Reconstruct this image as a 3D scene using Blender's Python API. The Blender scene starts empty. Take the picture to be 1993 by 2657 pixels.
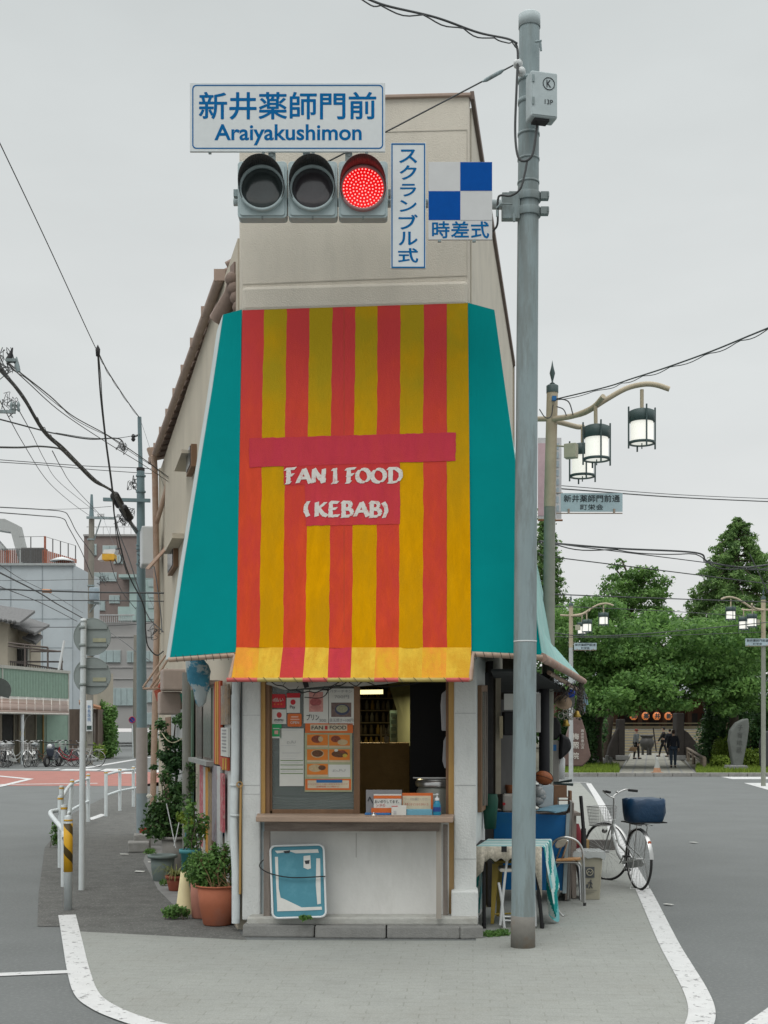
import bpy, math, random
import numpy as np
from mathutils import Vector, Matrix, Quaternion, noise
S = bpy.context.scene
COL = S.collection
R = math.radians
# ---------------------------------------------------------------- camera
FPX, HC, CX, HY = 3300.0, 1.6, 996.5, 1890.0     # focal length and horizon measured in photograph pixels
cam = bpy.data.objects.new('camera', bpy.data.cameras.new('camera'))
COL.objects.link(cam)
cam.location = (0, 0, HC)
cam.rotation_euler = (R(90), 0, 0)
cam.data.sensor_fit = 'VERTICAL'
cam.data.sensor_height = 36
cam.data.lens = FPX * 36 / 2657
cam.data.shift_y = (HY - 1328.5) / 2657
cam.data.clip_start = .1
cam.data.clip_end = 2000
S.camera = cam
# ---------------------------------------------------------------- light
SUN_EL, SUN_AZ = R(52), R(200)
W = bpy.data.worlds.new("World"); S.world = W; W.use_nodes = True
nt = W.node_tree; N = nt.nodes; L = nt.links
bg = N['Background']
sky = N.new('ShaderNodeTexSky'); sky.sky_type = 'NISHITA'; sky.sun_disc = False
sky.sun_elevation = SUN_EL; sky.sun_rotation = SUN_AZ
tc = N.new('ShaderNodeTexCoord')
sep = N.new('ShaderNodeSeparateXYZ'); L.new(tc.outputs['Generated'], sep.inputs[0])
rmp = N.new('ShaderNodeValToRGB'); L.new(sep.outputs['Z'], rmp.inputs[0])
e = rmp.color_ramp.elements
e[0].position = 0; e[0].color = (.80, .79, .775, 1)
e[1].position = 1; e[1].color = (1, 1, 1, 1)
for p, c in ((.10, (.775, .785, .775)), (.28, (.725, .75, .742)), (.52, (.675, .71, .705)), (.62, (.95, .98, .98)), (.8, (1.06, 1.08, 1.06))):
 k = rmp.color_ramp.elements.new(p); k.color = (*c, 1)
boost = N.new('ShaderNodeMapRange'); boost.inputs[1].default_value = .54; boost.inputs[2].default_value = .85
boost.inputs[3].default_value = 1.0; boost.inputs[4].default_value = 2.3
L.new(sep.outputs['Z'], boost.inputs[0])
mp = N.new('ShaderNodeMapping'); mp.inputs['Scale'].default_value = (1.6, 1.6, 4.5)
L.new(tc.outputs['Generated'], mp.inputs[0])
cn = N.new('ShaderNodeTexNoise'); cn.inputs['Scale'].default_value = 1.5; cn.inputs['Detail'].default_value = 5
L.new(mp.outputs[0], cn.inputs['Vector'])
cr = N.new('ShaderNodeMapRange'); cr.inputs[1].default_value = .3; cr.inputs[2].default_value = .7
cr.inputs[3].default_value = .905; cr.inputs[4].default_value = 1.06
L.new(cn.outputs['Fac'], cr.inputs[0])
m1 = N.new('ShaderNodeMath'); m1.operation = 'MULTIPLY'; L.new(boost.outputs[0], m1.inputs[0]); L.new(cr.outputs[0], m1.inputs[1])
rmp.color_ramp.interpolation = 'EASE'
vm = N.new('ShaderNodeVectorMath'); vm.operation = 'SCALE'; L.new(rmp.outputs[0], vm.inputs[0]); L.new(m1.outputs[0], vm.inputs['Scale'])
sk = N.new('ShaderNodeVectorMath'); sk.operation = 'SCALE'; L.new(sky.outputs[0], sk.inputs[0]); sk.inputs['Scale'].default_value = .10
mx = N.new('ShaderNodeMix'); mx.data_type = 'RGBA'; mx.inputs[0].default_value = .95   # cloud cover over the clear sky
L.new(sk.outputs[0], mx.inputs[6]); L.new(vm.outputs[0], mx.inputs[7])
L.new(mx.outputs[2], bg.inputs['Color']); bg.inputs['Strength'].default_value = 1.0
sun = bpy.data.objects.new('sun', bpy.data.lights.new('sun', 'SUN')); COL.objects.link(sun)
sun.data.energy = .55; sun.data.angle = R(25); sun.data.color = (1, .97, .92)
sd = Vector((math.sin(SUN_AZ) * math.cos(SUN_EL), math.cos(SUN_AZ) * math.cos(SUN_EL), math.sin(SUN_EL)))
sun.rotation_euler = sd.to_track_quat('Z', 'Y').to_euler()
S.view_settings.view_transform = 'Standard'; S.view_settings.look = 'None'
S.view_settings.exposure = 0; S.view_settings.gamma = 1
S.cycles.max_bounces = 6; S.cycles.diffuse_bounces = 3; S.cycles.transparent_max_bounces = 12
S.cycles.use_denoising = True
# ---------------------------------------------------------------- measuring helpers
def P(px, py, d):
 return Vector(((px - CX) / FPX * d, d, HC - (py - HY) / FPX * d))
def G(px, py, z=0.0):
 d = (HC - z) * FPX / (py - HY)
 return Vector(((px - CX) / FPX * d, d, z))
def dG(py): return HC * FPX / (py - HY)
FR_RIGHT = Vector((1.805, -.1, 0)).normalized(); FR_OUT = Vector((-.1, -1.805, 0)).normalized(); UP = Vector((0, 0, 1))
def Fp(px, py, off=0.0):           # point on (or off) the shop front
 d = (9.937 - off) / (1 + .0554 * (px - CX) / FPX)
 return P(px, py, d)
def Lp(px, py): return P(px, py, 1.309 / (.2444 + (px - CX) / FPX))        # left side wall
def Rp(px, py): return P(px, py, .7205 / (.145 - (px - CX) / FPX))         # right side wall
LW_OUT = Vector((-1, -.2444, 0)).normalized(); LW_DIR = Vector((-.2444, 1, 0)).normalized()
RW_OUT = Vector((1, -.145, 0)).normalized(); RW_DIR = Vector((.145, 1, 0)).normalized()
# ---------------------------------------------------------------- materials
def lin(c):
 if isinstance(c, str):
  c = c.lstrip('#'); c = [int(c[i:i + 2], 16) / 255 for i in (0, 2, 4)]
  return tuple(((v + .055) / 1.055) ** 2.4 if v > .04045 else v / 12.92 for v in c)
 return tuple(c)
_M = {}
def mat(name, col, rough=.7, var=.18, scale=6, bump=.0, bscale=60, metal=0, spec=.35, stain=None, sscale=2.5, samt=.5, alpha=1, stretch=(1, 1, 1), stthr=(.5, .7)):
 if name in _M: return _M[name]
 m = bpy.data.materials.new(name); m.use_nodes = True; _M[name] = m
 n, l = m.node_tree.nodes, m.node_tree.links
 b = n['Principled BSDF']
 c = lin(col)
 t = n.new('ShaderNodeTexCoord'); mpn = n.new('ShaderNodeMapping'); mpn.inputs['Scale'].default_value = stretch
 l.new(t.outputs['Object'], mpn.inputs[0])
 no = n.new('ShaderNodeTexNoise'); no.inputs['Scale'].default_value = scale; no.inputs['Detail'].default_value = 6; no.inputs['Roughness'].default_value = .65
 l.new(mpn.outputs[0], no.inputs['Vector'])
 r = n.new('ShaderNodeMapRange'); r.inputs[1].default_value = .25; r.inputs[2].default_value = .75
 r.inputs[3].default_value = 1 - var; r.inputs[4].default_value = 1 + var
 l.new(no.outputs['Fac'], r.inputs[0])
 v = n.new('ShaderNodeVectorMath'); v.operation = 'SCALE'; v.inputs[0].default_value = c; l.new(r.outputs[0], v.inputs['Scale'])
 out = v.outputs[0]
 if stain is not None:
  s = n.new('ShaderNodeTexNoise'); s.inputs['Scale'].default_value = sscale; s.inputs['Detail'].default_value = 7; s.inputs['Roughness'].default_value = .7
  l.new(mpn.outputs[0], s.inputs['Vector'])
  sr = n.new('ShaderNodeMapRange'); sr.inputs[1].default_value = stthr[0]; sr.inputs[2].default_value = stthr[1]; sr.inputs[4].default_value = samt
  l.new(s.outputs['Fac'], sr.inputs[0])
  x = n.new('ShaderNodeMix'); x.data_type = 'RGBA'; l.new(sr.outputs[0], x.inputs[0]); l.new(out, x.inputs[6]); x.inputs[7].default_value = (*lin(stain), 1)
  out = x.outputs[2]
 l.new(out, b.inputs['Base Color'])
 b.inputs['Roughness'].default_value = rough; b.inputs['Metallic'].default_value = metal
 b.inputs['Specular IOR Level'].default_value = spec; b.inputs['Alpha'].default_value = alpha
 if bump:
  bn = n.new('ShaderNodeTexNoise'); bn.inputs['Scale'].default_value = bscale; bn.inputs['Detail'].default_value = 4
  l.new(t.outputs['Object'], bn.inputs['Vector'])
  bb = n.new('ShaderNodeBump'); bb.inputs['Strength'].default_value = bump; bb.inputs['Distance'].default_value = .01
  l.new(bn.outputs['Fac'], bb.inputs['Height']); l.new(bb.outputs[0], b.inputs['Normal'])
 return m
def emis(name, col, st, base=None):
 if name in _M: return _M[name]
 m = mat(name, base or col, .5, .05)
 b = m.node_tree.nodes['Principled BSDF']
 b.inputs['Emission Color'].default_value = (*lin(col), 1); b.inputs['Emission Strength'].default_value = st
 return m
def leafmat(name, dark, light, tr=.25):
 if name in _M: return _M[name]
 m = bpy.data.materials.new(name); m.use_nodes = True; _M[name] = m
 n, l = m.node_tree.nodes, m.node_tree.links
 b = n['Principled BSDF']; g = n.new('ShaderNodeNewGeometry'); t = n.new('ShaderNodeTexCoord')
 no = n.new('ShaderNodeTexNoise'); no.inputs['Scale'].default_value = 1.2; no.inputs['Detail'].default_value = 3
 l.new(t.outputs['Object'], no.inputs['Vector'])
 ad = n.new('ShaderNodeMath'); ad.operation = 'MULTIPLY_ADD'; l.new(g.outputs['Random Per Island'], ad.inputs[0]); ad.inputs[1].default_value = .55
 sb = n.new('ShaderNodeMapRange'); sb.inputs[1].default_value = .3; sb.inputs[2].default_value = .7; sb.inputs[4].default_value = .5
 l.new(no.outputs['Fac'], sb.inputs[0]); l.new(sb.outputs[0], ad.inputs[2])
 x = n.new('ShaderNodeMix'); x.data_type = 'RGBA'; l.new(ad.outputs[0], x.inputs[0])
 x.inputs[6].default_value = (*lin(dark), 1); x.inputs[7].default_value = (*lin(light), 1)
 l.new(x.outputs[2], b.inputs['Base Color']); b.inputs['Roughness'].default_value = .55; b.inputs['Specular IOR Level'].default_value = .3
 tb = n.new('ShaderNodeBsdfTranslucent'); l.new(x.outputs[2], tb.inputs['Color'])
 ms = n.new('ShaderNodeMixShader'); ms.inputs[0].default_value = tr
 l.new(b.outputs[0], ms.inputs[1]); l.new(tb.outputs[0], ms.inputs[2]); l.new(ms.outputs[0], n['Material Output'].inputs[0])
 return m
def glassmat(name, tint, a=.35, rough=.08):
 m = mat(name, tint, rough, .05, spec=.6, alpha=a)
 return m
# ---------------------------------------------------------------- mesh building
ORG = {}
class MB:
 def __init__(s): s.v = []; s.f = []; s.mi = []; s.sm = []; s.cur = 0; s.smooth = False
 def mat(s, i): s.cur = i; return s
 def add(s, vs, fs, smooth=None):
  o = len(s.v); s.v.extend([tuple(q) for q in vs])
  for f in fs:
   s.f.append(tuple(i + o for i in f)); s.mi.append(s.cur); s.sm.append(s.smooth if smooth is None else smooth)
  return s
 def box(s, c, sz, rz=0, M=None):
  x, y, z = (q / 2 for q in sz); c = Vector(c)
  vs = [Vector((a * x, b * y, d * z)) for d in (-1, 1) for a, b in ((-1, -1), (1, -1), (1, 1), (-1, 1))]
  rot = M if M is not None else Matrix.Rotation(rz, 3, 'Z')
  return s.add([rot @ q + c for q in vs], [(3, 2, 1, 0), (4, 5, 6, 7), (0, 1, 5, 4), (1, 2, 6, 5), (2, 3, 7, 6), (3, 0, 4, 7)])
 def prism(s, pts, ext):
  pts = [Vector(p) for p in pts]; ext = Vector(ext); n = len(pts)
  return s.add(pts + [p + ext for p in pts], [tuple(range(n)), tuple(range(2 * n - 1, n - 1, -1))] + [(i, i + n, (i + 1) % n + n, (i + 1) % n) for i in range(n)])
 def quad(s, a, b, c, d): return s.add([a, b, c, d], [(0, 1, 2, 3)])
 def beam(s, a, b, w, h, up=UP):       # rectangular bar
  a = Vector(a); b = Vector(b); t = (b - a).normalized(); u = Vector(up)
  x = t.cross(u)
  if x.length < 1e-3: x = t.cross(Vector((0, 1, 0)))
  x.normalize(); y = x.cross(t).normalized()
  return s.prism([a + x * w / 2 + y * h / 2, a - x * w / 2 + y * h / 2, a - x * w / 2 - y * h / 2, a + x * w / 2 - y * h / 2], b - a)
 def tube(s, pts, r, n=8, cap=True, closed=False):
  pts = [Vector(p) for p in pts]; k = len(pts)
  rs = r if isinstance(r, (list, tuple)) else [r] * k
  vs = []; fs = []; ref = None
  for i, p in enumerate(pts):
   if closed: t = pts[(i + 1) % k] - pts[i - 1]
   else: t = pts[min(i + 1, k - 1)] - pts[max(i - 1, 0)]
   t = t.normalized() if t.length > 1e-9 else Vector((0, 0, 1))
   if ref is None:
    ref = t.orthogonal().normalized()
   ref = (ref - t * ref.dot(t)).normalized(); bt = t.cross(ref)
   for j in range(n):
    a = 2 * math.pi * j / n
    vs.append(p + (ref * math.cos(a) + bt * math.sin(a)) * rs[i])
  for i in range(k if closed else k - 1):
   i2 = (i + 1) % k
   for j in range(n):
    fs.append((i * n + j, i * n + (j + 1) % n, i2 * n + (j + 1) % n, i2 * n + j))
  s.add(vs, fs, True)
  if cap and not closed:
   s.add(vs[:n], [tuple(range(n - 1, -1, -1))], False); s.add(vs[-n:], [tuple(range(n))], False)
  return s
 def lathe(s, prof, c=(0, 0, 0), n=24, axis=None, a0=0, a1=2 * math.pi, smooth=True):
  c = Vector(c); q = Vector((0, 0, 1)).rotation_difference(Vector(axis)) if axis is not None else Quaternion()
  full = abs(a1 - a0) > 6.28; m = n if full else n + 1
  vs = []; fs = []
  for r, z in prof:
   for j in range(m):
    a = a0 + (a1 - a0) * j / n
    vs.append(c + q @ Vector((r * math.cos(a), r * math.sin(a), z)))
  for i in range(len(prof) - 1):
   for j in range(n):
    j2 = (j + 1) % m
    fs.append((i * m + j, i * m + j2, (i + 1) * m + j2, (i + 1) * m + j))
  return s.add(vs, fs, smooth)
 def sphere(s, c, r, n=12, m=8, sc=(1, 1, 1), M=None):
  c = Vector(c); vs = []; fs = []
  for i in range(m + 1):
   th = math.pi * i / m
   for j in range(n):
    a = 2 * math.pi * j / n
    p = Vector((math.sin(th) * math.cos(a) * sc[0], math.sin(th) * math.sin(a) * sc[1], math.cos(th) * sc[2])) * r
    if M is not None: p = M @ p
    vs.append(c + p)
  for i in range(m):
   for j in range(n):
    fs.append((i * n + j, (i + 1) * n + j, (i + 1) * n + (j + 1) % n, i * n + (j + 1) % n))
  return s.add(vs, fs, True)
 def disc(s, c, r, nrm, th=.01, n=32):
  q = Vector((0, 0, 1)).rotation_difference(Vector(nrm)); c = Vector(c)
  return s.prism([c + q @ Vector((r * math.cos(2 * math.pi * i / n), r * math.sin(2 * math.pi * i / n), 0)) for i in range(n)], -Vector(nrm).normalized() * th)
 def ring(s, c, r, rt, nrm, n=32, k=8):
  q = Vector((0, 0, 1)).rotation_difference(Vector(nrm)); c = Vector(c)
  return s.tube([c + q @ Vector((r * math.cos(2 * math.pi * i / n), r * math.sin(2 * math.pi * i / n), 0)) for i in range(n)], rt, k, closed=True)
 def leaves(s, cs, n, size, rng, flat=.0, shell=.55, asp=.55):   # cs: (centre, (rx,ry,rz)); leaf faces spread through the volumes
  vol = np.array([c[1][0] * c[1][1] * c[1][2] for c in cs]) ** .75; vol /= vol.sum()
  pick = rng.choice(len(cs), n, p=vol)
  C = np.array([tuple(c[0]) for c in cs])[pick]; RR = np.array([c[1] for c in cs])[pick]
  d = rng.normal(size=(n, 3)); d /= np.linalg.norm(d, axis=1)[:, None]
  r = (shell + (1 - shell) * rng.random(n)) ** .8 * rng.normal(1, .09, n)
  p = C + d * RR * r[:, None]
  nn = d * .6 + rng.normal(size=(n, 3)) * .7; nn[:, 2] += .5; nn /= np.linalg.norm(nn, axis=1)[:, None]
  t = np.cross(nn, rng.normal(size=(n, 3))); t /= np.linalg.norm(t, axis=1)[:, None]
  b = np.cross(nn, t); sz = size * (.6 + .8 * rng.random(n))[:, None]
  q = np.stack([p - t * sz, p - b * sz * asp, p + t * sz, p + b * sz * asp], 1).reshape(-1, 3)
  o = len(s.v); s.v.extend(map(tuple, q.tolist()))
  s.f.extend([(o + 4 * i, o + 4 * i + 1, o + 4 * i + 2, o + 4 * i + 3) for i in range(n)])
  s.mi.extend([s.cur] * n); s.sm.extend([False] * n)
  return s
 def build(s, name, m, parent=None, bev=0, loc=None, seg=2):
  me = bpy.data.meshes.new(name)
  org = ORG.get(parent.name, Vector()) if parent else Vector()
  if parent is None and loc is not None: org = Vector(loc)
  ms = m if isinstance(m, (list, tuple)) else [m]
  me.from_pydata([(x - org.x, y - org.y, z - org.z) for x, y, z in s.v], [], s.f)
  for q in ms: me.materials.append(q)
  me.polygons.foreach_set('material_index', s.mi); me.polygons.foreach_set('use_smooth', s.sm); me.update()
  o = bpy.data.objects.new(name, me); COL.objects.link(o)
  if parent: o.parent = parent
  elif loc is not None: o.location = loc
  ORG[o.name] = org
  if bev:
   b = o.modifiers.new('bevel', 'BEVEL'); b.width = bev; b.segments = seg; b.limit_method = 'ANGLE'; b.angle_limit = R(40)
  return o
def thing(name, loc, label, cat, group=None):
 o = bpy.data.objects.new(name, None); COL.objects.link(o); o.empty_display_size = .2
 o.location = loc; ORG[o.name] = Vector(loc); o['label'] = label; o['category'] = cat
 if group: o['group'] = group
 return o
def tag(o, label, cat, group=None):
 o['label'] = label; o['category'] = cat
 if group: o['group'] = group
 return o
def struct(o): o['kind'] = 'structure'; return o
def stuff(o): o['kind'] = 'stuff'; return o
def children(o): return [c for c in bpy.data.objects if c.parent == o]
def copy_tree(o, parent=None):
 c = o.copy(); COL.objects.link(c); c.parent = parent
 for k in [x for x in COL.objects if x.parent == o]: copy_tree(k, c)
 return c
def text_mb(mb, body, O, right, up, w, h, bold=0, fat=0, depth=.0012, shear=0, space=1, keep=False, line=1):
 """lettering laid on a plane: O = centre, fitted to w x h metres"""
 cu = bpy.data.curves.new('t', 'FONT'); cu.body = body; cu.size = 1; cu.offset = 0 if any(ord(q) > 0x2000 for q in body) else bold; cu.extrude = .0; cu.shear = shear
 cu.space_character = space; cu.resolution_u = 4; cu.align_x = 'CENTER'; cu.space_line = line
 o = bpy.data.objects.new('t', cu); COL.objects.link(o)
 dg = bpy.context.evaluated_depsgraph_get(); dg.update()
 me = bpy.data.meshes.new_from_object(o.evaluated_get(dg))
 n = len(me.vertices); co = np.zeros(n * 3); me.vertices.foreach_get('co', co); co = co.reshape(-1, 3)
 if n:
  lo, hi = co.min(0), co.max(0); sx = w / (hi[0] - lo[0]); sy = h / (hi[1] - lo[1])
  if keep: sx = sy = min(sx, sy)
  cc = (lo + hi) / 2
  nr = Vector(right).cross(Vector(up)).normalized(); O = Vector(O)
  if any(ord(q) > 0x2000 for q in body) and bold: fat = bold * .9;
  offs = [(0, 0)] if not fat else [(0, 0), (1, 0), (-1, 0), (0, 1), (0, -1), (.7, .7), (-.7, .7), (.7, -.7), (-.7, -.7)]
  fs = [tuple(p.vertices) for p in me.polygons]
  for q, (ax, ay) in enumerate(offs):      # brush weight: the strokes laid over one another
   mb.add([O + Vector(right) * float((v[0] - cc[0]) * sx + ax * fat * sx) + Vector(up) * float((v[1] - cc[1]) * sy + ay * fat * sy) + nr * (depth + q * .00004) for v in co], fs, False)
 bpy.data.objects.remove(o); bpy.data.curves.remove(cu); bpy.data.meshes.remove(me)
 return mb
def rrect(cx, cy, w, h, r, n=5):
 out = []
 for a, b, s0 in ((1, 1, 0), (-1, 1, 90), (-1, -1, 180), (1, -1, 270)):
  for i in range(n + 1):
   t = R(s0 + 90 * i / n); out.append((cx + a * (w / 2 - r) + r * math.cos(t), cy + b * (h / 2 - r) + r * math.sin(t)))
 return out
def fslab(mb, poly, off, th):      # slab parallel to the shop front, outline given where it stands
 return mb.prism([Fp(x, y, off) for x, y in poly], -FR_OUT * th)
def frect(mb, x0, y0, x1, y1, off, th): return fslab(mb, [(x0, y0), (x1, y0), (x1, y1), (x0, y1)], off, th)
def drect(mb, x0, y0, x1, y1, d, th): return mb.prism([P(x0, y0, d), P(x1, y0, d), P(x1, y1, d), P(x0, y1, d)], (0, th, 0))
def dpoly(mb, poly, d, th): return mb.prism([P(x, y, d) for x, y in poly], (0, th, 0))
def curve_pts(pts, n=8):           # Catmull-Rom through the points
 pts = [Vector(p) for p in pts]
 q = [pts[0] * 2 - pts[1]] + pts + [pts[-1] * 2 - pts[-2]]; out = []
 for i in range(1, len(q) - 2):
  for k in range(n):
   t = k / n
   out.append(.5 * ((2 * q[i]) + (q[i + 1] - q[i - 1]) * t + (2 * q[i - 1] - 5 * q[i] + 4 * q[i + 1] - q[i + 2]) * t * t + (-q[i - 1] + 3 * q[i] - 3 * q[i + 1] + q[i + 2]) * t ** 3))
 out.append(pts[-1]); return out
# ---------------------------------------------------------------- the materials of the place
asphalt = mat('asphalt', (.138, .147, .145), .9, .12, .9, .5, 200, stain=(.21, .22, .215), sscale=38, samt=.5, stthr=(.5, .62))
asphalt_old = mat('asphalt_old', (.112, .113, .106), .95, .3, 5, .8, 150, stain=(.26, .255, .24), sscale=45, samt=.75, stthr=(.56, .62))
red_road = mat('red_road', (.33, .145, .12), .9, .2, 2, .4, 150, stain=(.2, .15, .14), samt=.5)
paint = mat('road_paint', (.55, .555, .55), .8, .1, 8, .3, 150, stain=(.17, .17, .17), sscale=16, samt=.85, stthr=(.575, .61))
concrete = mat('concrete', (.27, .265, .25), .9, .2, 7, .5, 90, stain=(.15, .145, .13), samt=.5)
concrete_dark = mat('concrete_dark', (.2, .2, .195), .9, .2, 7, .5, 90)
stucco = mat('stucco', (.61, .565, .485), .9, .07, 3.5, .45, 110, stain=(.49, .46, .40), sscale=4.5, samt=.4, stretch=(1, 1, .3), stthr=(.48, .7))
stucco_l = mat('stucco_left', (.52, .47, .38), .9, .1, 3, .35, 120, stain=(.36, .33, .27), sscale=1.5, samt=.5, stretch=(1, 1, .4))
white_wall = mat('white_paint_wall', (.62, .635, .62), .75, .08, 6, .5, 60, stain=(.38, .40, .40), sscale=3.5, samt=.5, stretch=(1, 1, .45))
white_panel = mat('white_panel', (.66, .655, .63), .7, .06, 4, .15, 40, stain=(.44, .43, .40), sscale=3.2, samt=.4, stretch=(1, 1, .4), stthr=(.5, .72))
copper = mat('coping', (.36, .27, .22), .7, .15)
brown_pipe = mat('brown_pipe', (.40, .29, .22), .6, .15, 8, stain=(.28, .12, .06), samt=.6)
roof_tile = mat('roof_tile', (.23, .17, .14), .8, .25, 8, .3, 50)
grey_tile = mat('grey_tile', (.13, .13, .13), .7, .25, 8, .3, 50)
teal = mat('teal_canvas', (.0, .235, .235), .9, .05, 3, .1, 300, spec=.08)
teal_pale = mat('teal_canvas_faded', (.25, .48, .45), .6, .15, 3, stain=(.5, .6, .58), samt=.6)
pale_edge = mat('backlit_canvas', (.5, .56, .56), .6, .1, 3)  # backlight on the awning's outer side face put into a paler colour
galv = mat('galvanised', (.24, .30, .31), .5, .14, 10, .1, 60, .0, stain=(.165, .19, .185), sscale=7, samt=.75, stretch=(1, 1, .15), stthr=(.47, .6))
galv_light = mat('galvanised_light', (.40, .46, .47), .5, .1, 10)
signal_grey = mat('signal_housing', (.37, .45, .46), .45, .08, 10)
sign_face = mat('sign_face', (.60, .635, .64), .5, .04, 20)
sign_blue = mat('sign_blue', (.0, .115, .31), .6, .08, 20, spec=.08)
sign_blue2 = mat('sign_square_blue', (.0, .07, .32), .6, .08, 20, spec=.08)
black = mat('black', (.012, .012, .013), .6, .2)
dark = mat('dark', (.03, .03, .032), .7, .2)
cable = mat('cable', (.06, .064, .066), .6, .15)
rust = mat('rust', (.25, .12, .06), .8, .3, 20)
wood_brown = mat('wood_brown', (.20, .115, .065), .6, .25, 14, .3, 80, stretch=(1, 1, .15))
wood_ochre = mat('wood_ochre', (.42, .25, .08), .6, .2, 14, .2, 80, stretch=(1, 1, .15), stain=(.35, .26, .17), samt=.6)
wood_grey = mat('wood_weathered', (.24, .205, .18), .85, .3, 14, .5, 80, stretch=(1, 1, .1), stain=(.12, .09, .075), sscale=6, samt=.7)
wood_top = mat('wood_counter', (.33, .24, .18), .7, .2, 12, .3, 60, stretch=(.15, 1, 1))
white_plastic = mat('white_plastic', (.6, .62, .62), .4, .05)
white_pole = mat('white_pole', (.60, .645, .65), .45, .07, 8, stain=(.35, .36, .36), samt=.4)
cream_pole = mat('cream_pole', (.42, .36, .26), .55, .12, 8, stain=(.3, .24, .17), samt=.5)
yellow = mat('yellow_band', (.62, .34, .02), .5, .12, 15, stain=(.25, .14, .02), samt=.5)
chrome = mat('chrome', (.5, .5, .49), .28, .1, metal=.85)
rubber = mat('rubber', (.03, .03, .03), .8, .15)
terra = mat('terracotta', (.36, .115, .06), .75, .13, 6, .2, 60, stain=(.2, .12, .1), sscale=3, samt=.6)
terra2 = mat('terracotta_pale', (.38, .165, .12), .75, .12, 6)
tealplastic = mat('teal_plastic', (.05, .22, .24), .5, .1)
greygreen = mat('grey_green_plastic', (.15, .19, .18), .6, .15)
grey_plastic = mat('grey_plastic', (.24, .23, .21), .6, .15)
cream = mat('cream_plastic', (.60, .52, .30), .6, .1, stain=(.4, .33, .2), samt=.5)
soil = mat('soil', (.05, .035, .025), .95, .4, 30)
bark = mat('bark', (.075, .06, .045), .9, .35, 12, .8, 40)
leaf_a = leafmat('leaf_bright', (.035, .105, .03), (.235, .42, .11), .45)
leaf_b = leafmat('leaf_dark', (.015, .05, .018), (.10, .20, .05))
leaf_c = leafmat('leaf_conifer', (.04, .10, .035), (.235, .385, .115), .45)
leaf_d = leafmat('leaf_yellow_green', (.07, .13, .012), (.26, .36, .05))
leaf_e = leafmat('leaf_pot', (.035, .10, .022), (.17, .31, .075), .3)
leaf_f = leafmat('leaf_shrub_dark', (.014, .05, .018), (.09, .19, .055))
paper = mat('paper', (.62, .62, .58), .7, .05)
ink = mat('ink', (.03, .035, .04), .7, .1)
ink_red = mat('ink_red', (.45, .04, .04), .6, .1)
orange = mat('orange_print', (.62, .14, .03), .6, .1)
red_print = mat('red_print', (.50, .02, .03), .5, .08)
green_print = mat('green_print', (.01, .32, .10), .5, .08)
blue_print = mat('blue_print', (.02, .14, .36), .5, .08)
skin = mat('skin', (.42, .27, .2), .6, .08)
# ================================================================ ground
def brick_paving():
 m = mat('brick_paving', (.265, .275, .255), .9, .10, 2.2, stain=(.20, .20, .18), sscale=1.1, samt=.5)
 n, l = m.node_tree.nodes, m.node_tree.links; b = n['Principled BSDF']
 src = b.inputs['Base Color'].links[0].from_socket
 t = n.new('ShaderNodeTexCoord'); bk = n.new('ShaderNodeTexBrick'); bk.inputs['Scale'].default_value = 1
 bk.inputs['Brick Width'].default_value = .2; bk.inputs['Row Height'].default_value = .1; bk.inputs['Mortar Size'].default_value = .0045
 bk.inputs['Color1'].default_value = (1, 1, 1, 1); bk.inputs['Color2'].default_value = (.95, .95, .94, 1); bk.inputs['Mortar'].default_value = (.78, .77, .75, 1)
 wob = n.new('ShaderNodeTexNoise'); wob.inputs['Scale'].default_value = 9
 mp = n.new('ShaderNodeMapping'); mp.inputs['Rotation'].default_value = (0, 0, R(4)); l.new(t.outputs['Object'], mp.inputs[0])
 l.new(mp.outputs[0], bk.inputs['Vector']); l.new(mp.outputs[0], wob.inputs['Vector'])
 gr = n.new('ShaderNodeTexNoise'); gr.inputs['Scale'].default_value = 130; gr.inputs['Detail'].default_value = 3; l.new(t.outputs['Object'], gr.inputs['Vector'])
 rg = n.new('ShaderNodeMapRange'); rg.inputs[1].default_value = .3; rg.inputs[2].default_value = .7; rg.inputs[3].default_value = .86; rg.inputs[4].default_value = 1.14
 l.new(gr.outputs['Fac'], rg.inputs[0])
 mul = n.new('ShaderNodeMix'); mul.data_type = 'RGBA'; mul.blend_type = 'MULTIPLY'
 fm = n.new('ShaderNodeMapRange'); fm.inputs[1].default_value = .35; fm.inputs[2].default_value = .65; fm.inputs[3].default_value = .0; fm.inputs[4].default_value = 1
 l.new(wob.outputs['Fac'], fm.inputs[0]); l.new(fm.outputs[0], mul.inputs[0])
 l.new(src, mul.inputs[6]); l.new(bk.outputs['Color'], mul.inputs[7])
 sc = n.new('ShaderNodeVectorMath'); sc.operation = 'SCALE'; l.new(mul.outputs[2], sc.inputs[0]); l.new(rg.outputs[0], sc.inputs['Scale'])
 l.new(sc.outputs[0], b.inputs['Base Color'])
 bp = n.new('ShaderNodeBump'); bp.inputs['Strength'].default_value = .18; bp.inputs['Distance'].default_value = .006
 l.new(bk.outputs['Fac'], bp.inputs['Height']); bp.invert = True; l.new(bp.outputs[0], b.inputs['Normal'])
 return m
paving = brick_paving()
m = MB(); m.quad((-300, -40, 0), (300, -40, 0), (300, 600, 0), (-300, 600, 0)); struct(m.build('road', asphalt))
def sheet(name, px, z, mt):
 m = MB(); v = [G(x, y, 0) for x, y in px]; m.add([(p.x, p.y, z) for p in v], [tuple(range(len(v)))])
 o = m.build(name, mt)
 if o.data.polygons[0].normal.z < 0: o.data.flip_normals()
 return struct(o)
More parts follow.
